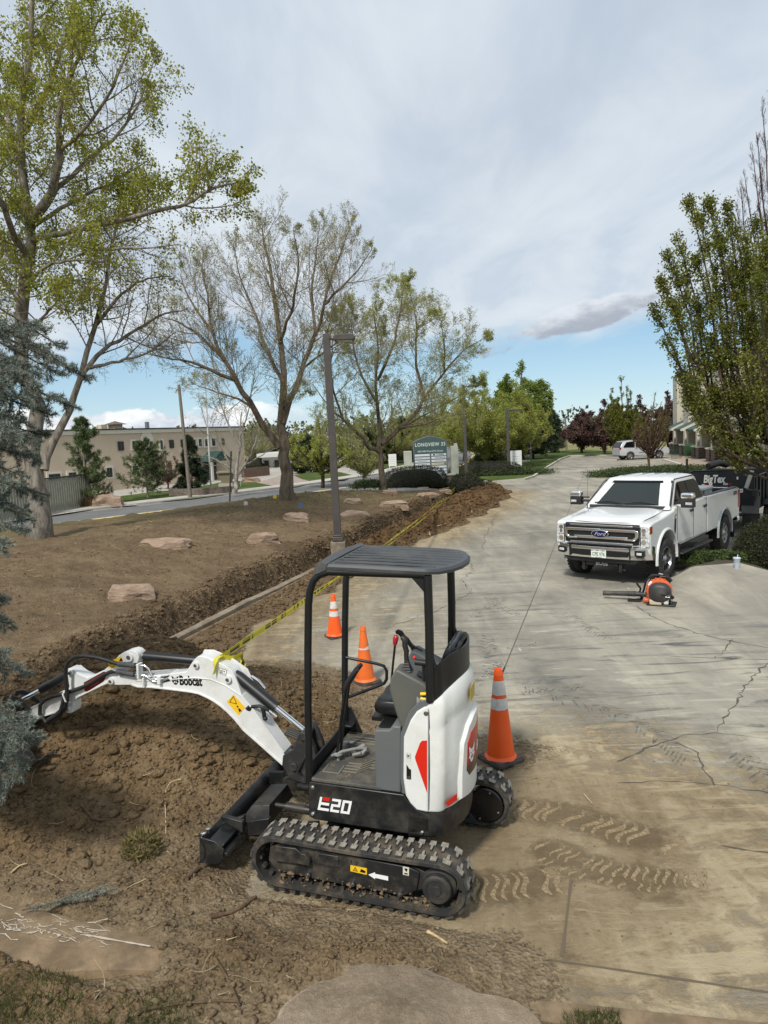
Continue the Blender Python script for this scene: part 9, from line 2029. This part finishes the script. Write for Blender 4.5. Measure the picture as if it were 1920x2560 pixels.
def tan_building():
 A, B = Vector((-25.0, 47.0, 0)), Vector((-12.6, 66.5, 0)); d = (B - A).normalized(); n = Vector((d.y, -d.x, 0)); L = (B - A).length; H = 4.55
 root = thing('tan_building', 'two-storey tan stucco office building with cream cornice across the street', 'building', A, math.atan2(d.y, d.x))
 # local: x along the facade, -y towards the camera
 def hit(u, v):
  r_ = ray(u, v); o = Vector((0, 0, CAM_H)); t = (A - o).dot(n) / r_.dot(n); p = o + r_ * t - A; return p.dot(d), p.z
 mb = MB(); mb.box(-4, L, 0, 14, -.1, H); wall = link('wall', mb, M_TAN, root)
 mb = MB(); mb.box(-4.1, L + .1, -.12, 14.1, H - .32, H - .03); link('cornice', mb, M_CREAM, root); mb = MB(); mb.box(-4.15, L + .15, -.18, 14.1, H - .03, H + .06); link('roof_edge', mb, mat('roof_dark', (.03, .03, .03), .7), root)
 U = [(268, 1075), (560, 1072)]
 def win(u0, u1, v0, v1, frame=True):
  x0, z1 = hit(u0, v0); x1, z0 = hit(u1, v1)
  if frame: mb = MB(); mb.box(x0 - .14, x1 + .14, -.07, .0, z0 - .14, z1 + .14); par = link('window_frame', mb, M_CREAM, root)
  else: par = root
  mb = MB(); mb.box(x0, x1, -.09, -.02, z0, z1); w = link('window', mb, M_WIN, par)
  mb = MB(); mb.box((x0 + x1) / 2 - .02, (x0 + x1) / 2 + .02, -.10, -.09, z0, z1); link('mullion', mb, mat('mullion', (.06, .06, .06), .5), w)
 for a in ((293, 309, 1104, 1126, False), (329, 343, 1103, 1121, True), (399, 406, 1101, 1123, True), (422, 434, 1100, 1120, False), (451, 461, 1099, 1118, False), (479, 488, 1099, 1116, True), (495, 503, 1098, 1115, True), (511, 518, 1098, 1115, True), (528, 537, 1096, 1114, True), (554, 560, 1096, 1112, False), (120, 150, 1186, 1200, True), (170, 190, 1182, 1196, True), (265, 280, 1170, 1192, True), (398, 412, 1160, 1180, True), (330, 345, 1165, 1183, True)): win(*a)
 x0, z1 = hit(354, 1106); x1, z0 = hit(381, 1124); cx = (x0 + x1) / 2; w = (x1 - x0) / 2
 mb = MB(); mb.prism([(cx - w - .1, z0 - .15), (cx + w + .1, z0 - .15)] + [(cx + (w + .1) * math.cos(t), z1 + .25 + .62 * math.sin(t)) for t in np.linspace(0, math.pi, 12)], 1, -.07, 0); ar = link('arch', mb, M_CREAM, root, fix=True)
 for a, b in ((x0, cx - .22), (cx + .22, x1)): mb = MB(); mb.box(a, b, -.09, -.02, z0, z1); link('window', mb, M_WIN, ar)
 for u, v, w_, h, nm in ((287, 1062, .28, .42, 'roof_vent'), (322, 1066, .38, .42, 'roof_cupola'), (396, 1060, .12, .6, 'roof_pipe')):
  x, z = hit(u, 1072); mb = MB(); mb.box(x - w_, x + w_, 1.2, 1.2 + 2 * w_, H, H + h); q = link(nm, mb, M_TAN if w_ > .2 else M_STEEL, root)
  if nm == 'roof_cupola': mb = MB(); mb.add([(x - .65, .9, H + h), (x + .65, .9, H + h), (x + .65, 2.3, H + h), (x - .65, 2.3, H + h), (x, 1.6, H + h + .28)], [(0, 1, 4), (1, 2, 4), (2, 3, 4), (3, 0, 4), (0, 3, 2, 1)]); link('cupola_roof', mb, mat('cupola_brown', (.12, .085, .06), .7), q)
 # entrance gable
 x, z = hit(522, 1150); mb = MB(); mb.add([(x - 1.3, -1.6, z - .1), (x + 1.3, -1.6, z - .1), (x, -1.6, z + .75), (x - 1.3, 0, z - .1), (x + 1.3, 0, z - .1), (x, 0, z + .75)], [(0, 1, 2), (0, 2, 5, 3), (1, 4, 5, 2), (0, 3, 4, 1)]); link('awning', mb, M_TEAL, root)
 for dx in (-1.1, 1.1): mb = MB(); mb.box(x + dx - .12, x + dx + .12, -1.5, -1.26, 0, z - .1); link('column', mb, M_CREAM, root)
 mb = MB(); mb.box(x - .8, x + .8, -.06, 0, 0, 1.9); link('door', mb, M_WIN, root); mb = MB(); mb.box(x + 2.6, x + 6, -1.6, -1.3, 0, .8); link('low_wall', mb, mat('brick_brown', (.14, .09, .065), .9, var=.3, vscale=5), root)
tan_building()
def office_right():
 """stucco block with stone-based pillars and teal canopies at the right"""
 A, B = at(1686, 1126, 0), at(1985, 1208, 0); A = Vector((31.0, 74.0, 0)); B = Vector((23.5, 43.0, 0)); d = (B - A).normalized(); L = (B - A).length
 root = thing('office_building', 'pale stucco office building with teal canopies and stone-based pillars at the right', 'building', A, math.atan2(d.y, d.x))
 # local x runs towards the camera; +y is the back, -y faces the lot
 MS = mat('stucco_pale', (.50, .465, .375), .9, var=.05, vscale=.5); MB_ = bpy.data.materials.new('stone_block'); MB_.use_nodes = True; T = NT(MB_.node_tree)
 oc = T.n('ShaderNodeTexCoord').outputs['Object']; sx = T.n('ShaderNodeSeparateXYZ', {'Vector': oc}).outputs; vv = T.n('ShaderNodeCombineXYZ', {'X': T.math('ADD', sx[0], sx[1]), 'Y': sx[2]}).outputs[0]
 bk = T.n('ShaderNodeTexBrick', {'Vector': vv, 'Scale': 1.0, 'Color1': (.085, .058, .045, 1), 'Color2': (.13, .09, .068, 1), 'Mortar': (.20, .17, .14, 1), 'Mortar Size': .02, 'Brick Width': .42, 'Row Height': .21})
 T.n('ShaderNodeOutputMaterial', {'Surface': T.n('ShaderNodeBsdfPrincipled', {'Base Color': bk.outputs['Color'], 'Roughness': .9}).outputs[0]})
 H = 7.7
 sgn = -1 if Vector((d.y, -d.x, 0)).dot(Vector((-1, 0, 0))) > 0 else 1   # which local y faces the lot
 F = lambda y: y * sgn if sgn < 0 else y
 def bx_(name, x0, x1, y0, y1, z0, z1, m, par=root, bev=0): mb = MB(); mb.box(x0, x1, min(F(y0), F(y1)), max(F(y0), F(y1)), z0, z1); return link(name, mb, m, par, bevel=bev)
 # y>0 here means towards the lot
 bx_('wall', 0, L + 20, -14, -.6, 0, H - .4, MS); bx_('recess', 2, L + 18, -.62, -.55, 0, 2.6, M_WIN)
 for k in range(6):
  x = -.3 + k * 6.2; w = bx_('bay', x, x + 2.6, -.8, .9, 2.6, H, MS, bev=.02); bx_('parapet_cap', x - .06, x + 2.66, -.86, .96, H, H + .12, M_CREAM, w)
  bx_('window', x + 2.9, x + 5.9, -.58, -.52, 3.9, 6.2, M_WIN)
  mb = MB(); x0, x1 = x + 2.3, x + 6.0; v = [(x0, F(2.1), 2.55), (x1, F(2.1), 2.55), (x1, F(-.5), 3.75), (x0, F(-.5), 3.75), (x0, F(2.1), 2.40), (x1, F(2.1), 2.40), (x1, F(-.5), 2.40), (x0, F(-.5), 2.40)]
  mb.add(v, [(0, 1, 2, 3), (0, 4, 5, 1)]); cp = link('canopy', mb, M_TEAL, root, fix=True); mb = MB(); mb.add([v[0], v[3], v[7], v[4]], [(0, 1, 2, 3)]); mb.add([v[1], v[2], v[6], v[5]], [(0, 1, 2, 3)]); link('canopy_end', mb, MS, cp, fix=True)
  for xx in (x + .3, x + 2.2): c_ = bx_('pillar', xx, xx + .75, .2, .95, 1.05, 2.6, MS); bx_('pillar_base', xx - .28, xx + 1.03, -.05, 1.25, 0, .98, MB_, c_); bx_('base_cap', xx - .34, xx + 1.09, -.1, 1.31, .98, 1.08, M_CREAM, c_)
  bx_('door', x + 3.6, x + 5.2, -.55, -.50, 0, 2.3, mat('door_black', (.01, .01, .01), .2))
office_right()
def railing(label, px, z, h, n, m):
 P = [at(u, v, z) for u, v in px]; r = thing('railing', label, 'railing', P[0]); mb = MB(); mb.tube([p - P[0] + Vector((0, 0, h)) for p in P], .03, 6); link('rail', mb, m, r)
 for i in range(n + 1): p = P[0].lerp(P[-1], i / n) - P[0]; mb = MB(); mb.tube([p, p + Vector((0, 0, h))], .022, 5); link('baluster', mb, m, r)
railing('dark green sloping handrail beside the stone pillars', [(1679, 1148), (1704, 1145)], .1, 1.0, 8, mat('rail_green', (.03, .06, .04), .5)); railing('bright green gate railing between the stone pillars', [(1713, 1144), (1736, 1143)], .1, 1.15, 9, mat('rail_bright', (.03, .13, .04), .5))
railing('short dark railing behind the trailer by the parking stalls', [(1872, 1222), (1915, 1228)], .1, .95, 4, mat('rail_green', ()))
def far_buildings():
 for (u0, u1, v0, v1, y, lb, mw, mr, z) in ((655, 705, 1133, 1158, 84, 'low white building with dark openings behind the near ash trunk', M_CREAM, .9, 0), (845, 925, 1120, 1150, 95, 'low white building seen between lamp post and second ash', M_CREAM, .9, 0), (975, 1032, 1125, 1150, 100, 'low pale building with dark roof left of the monument sign', M_CREAM, .2, 0), (1165, 1200, 1118, 1128, 150, 'tiny white building far beyond the third lamp post', M_CREAM, .9, 0)):
  a, b = aty(u0, v1, y), aty(u1, v1, y); H = (v1 - v0) / FPX * y + .2; r = thing('low_building', lb, 'building', (a.x, y, -.1), group='low pale buildings in the distance'); w = b.x - a.x
  mb = MB(); mb.box(0, w, 0, 10, 0, H); link('wall', mb, mat('white_wall', (.60, .60, .57), .8), r); mb = MB(); mb.box(-.4, w + .4, -1.0, 10.4, H, H + .35 + (1 - mr) * .9); link('roof', mb, mat('roof_pale', (.5, .5, .48), .8) if mr > .5 else mat('roof_grey', (.05, .048, .045), .8), r)
  k = max(2, int(w / 3));
  for i in range(k): mb = MB(); mb.box(w * (i + .25) / k, w * (i + .7) / k, -.06, 0, H * .12, H * .72); link('window', mb, M_WIN, r)
far_buildings()
def fence():
 m = mat('fence_slat', (.26, .255, .20), .8, var=.12, vscale=5); A, B = at(-60, 1318, .1), at(232, 1262, .1); r = thing('slat_fence', 'pale grey-green vertical slat fence behind the maple trunk across the street', 'fence', A); n = 46; d = (B - A); H = 1.75; mb = MB()
 u = d.normalized(); w = Vector((-u.y, u.x, 0))
 for i in range(n): p = d * (i / n); M = Matrix((u, w, Vector((0, 0, 1)))).transposed().to_4x4(); M.translation = p; mb.box(0, d.length / n * .72, -.02, .02, 0, H - .10 + .03 * (i % 2), M=M)
 link('slats', mb, m, r); mb = MB(); M = Matrix((u, w, Vector((0, 0, 1)))).transposed().to_4x4(); mb.box(0, d.length, -.05, .05, H - .08, H, M=M); link('top_rail', mb, mat('fence_dark', (.05, .06, .045), .8), r); mb = MB(); mb.box(0, d.length, .03, .06, .3, .4, M=M); link('rear_rail', mb, m, r)
fence()
def oddments():
 b = at(568, 1216, .1); r = thing('stone_planter', 'square flared concrete planter on the lawn across the street', 'planter', b); mb = MB(); mb.loft([[(s * a, t * a, z) for s, t in ((-1, -1), (1, -1), (1, 1), (-1, 1))] for a, z in ((.30, .22), (.48, .95), (.58, .97), (.58, 1.08))]); link('bowl', mb, mat('planter_tan', (.23, .19, .13), .9), r, fix=True); mb = MB(); mb.box(-.5, .5, -.5, .5, 0, .24); link('foot', mb, mat('planter_foot', (.36, .33, .27), .9), r)
 b = at(500, 1236, .1); mb = MB(); mb.add([], []); P = [Vector((-1.9 + 3.8 * t, -.9 * math.sin(t * math.pi), 0)) for t in np.linspace(0, 1, 16)]; vs = []
 for p in P: vs += [p, p + Vector((0, 0, .42)), p + Vector((0, .3, .42)), p + Vector((0, .3, 0))]
 mb.add(vs, [(4 * i + j, 4 * i + 4 + j, 4 * i + 5 + j, 4 * i + 1 + j) for i in range(15) for j in range(3)]); o = link('retaining_wall', mb, mat('wall_block', (.13, .105, .085), .9, var=.35, vscale=5), fix=True); o.location = b; tag(o, 'low curved block wall round the narrow spruce', 'wall')
 o = rock('grey-brown boulder on the white gravel across the street', 271, 1262, 1.6, .9, .45, 5, 0, 30, .2); o['group'] = ''; del o['group']; o.location = at(271, 1262, .15) + Vector((0, 0, .1)); o.name = 'landscape_boulder'
 o = rock('pale block of stone on the lawn left of the gravel bed', 628, 1204, 1.3, .7, .25, 0, 0, 31, .2); del o['group']; o.location = at(628, 1204, .1) + Vector((0, 0, .1)); o.name = 'landscape_boulder'
 g = np.random.default_rng(3)
 for u, v in ((192, 1268),):
  p = at(u, v, .08); r = thing('ornamental_grass', 'dry rusty ornamental grass in front of the pale fence', 'grass clump', p); n = 2600; q = np.stack([g.uniform(-1.9, 1.9, n), g.uniform(-.4, .4, n), np.zeros(n)], 1); ax = nrm(np.stack([g.normal(0, .4, n), g.normal(0, .4, n), np.ones(n)], 1)); w = nrm(np.cross(ax, g.normal(0, 1, (n, 3)))) * .012; V = np.stack([q - w, q + w, q + ax * (.45 + .35 * g.random(n))[:, None]], 1).reshape(-1, 3); A = Acc(); A.add(V, np.arange(n * 3).reshape(n, 3)); A.obj('blades', leafmat('rusty_grass', [(.16, .10, .05), (.26, .16, .08), (.33, .23, .13)], .2), r)
 # far treeline and hills beyond the fields
 A = Acc();
 for k in range(260):
  x = g.uniform(-320, 420); y = g.uniform(230, 420); s = g.uniform(3, 6.5); n = 230; u = nrm(g.normal(0, 1, (n, 3))); P = np.array([x, y, s * .8]) + u * np.array([s * 1.4, s, s]) * (.6 + .4 * g.random((n, 1))); A.add(*leaves(P, u, s * .24, g, .1, 1.3, 0, .3))
 o = A.obj('treeline', leafmat('far_trees', [(.055, .06, .03), (.09, .095, .05), (.13, .12, .07)], .2, gsc=.02), None); tag(o, 'distant treeline along the horizon beyond the fields', 'trees', kind='stuff')
oddments()
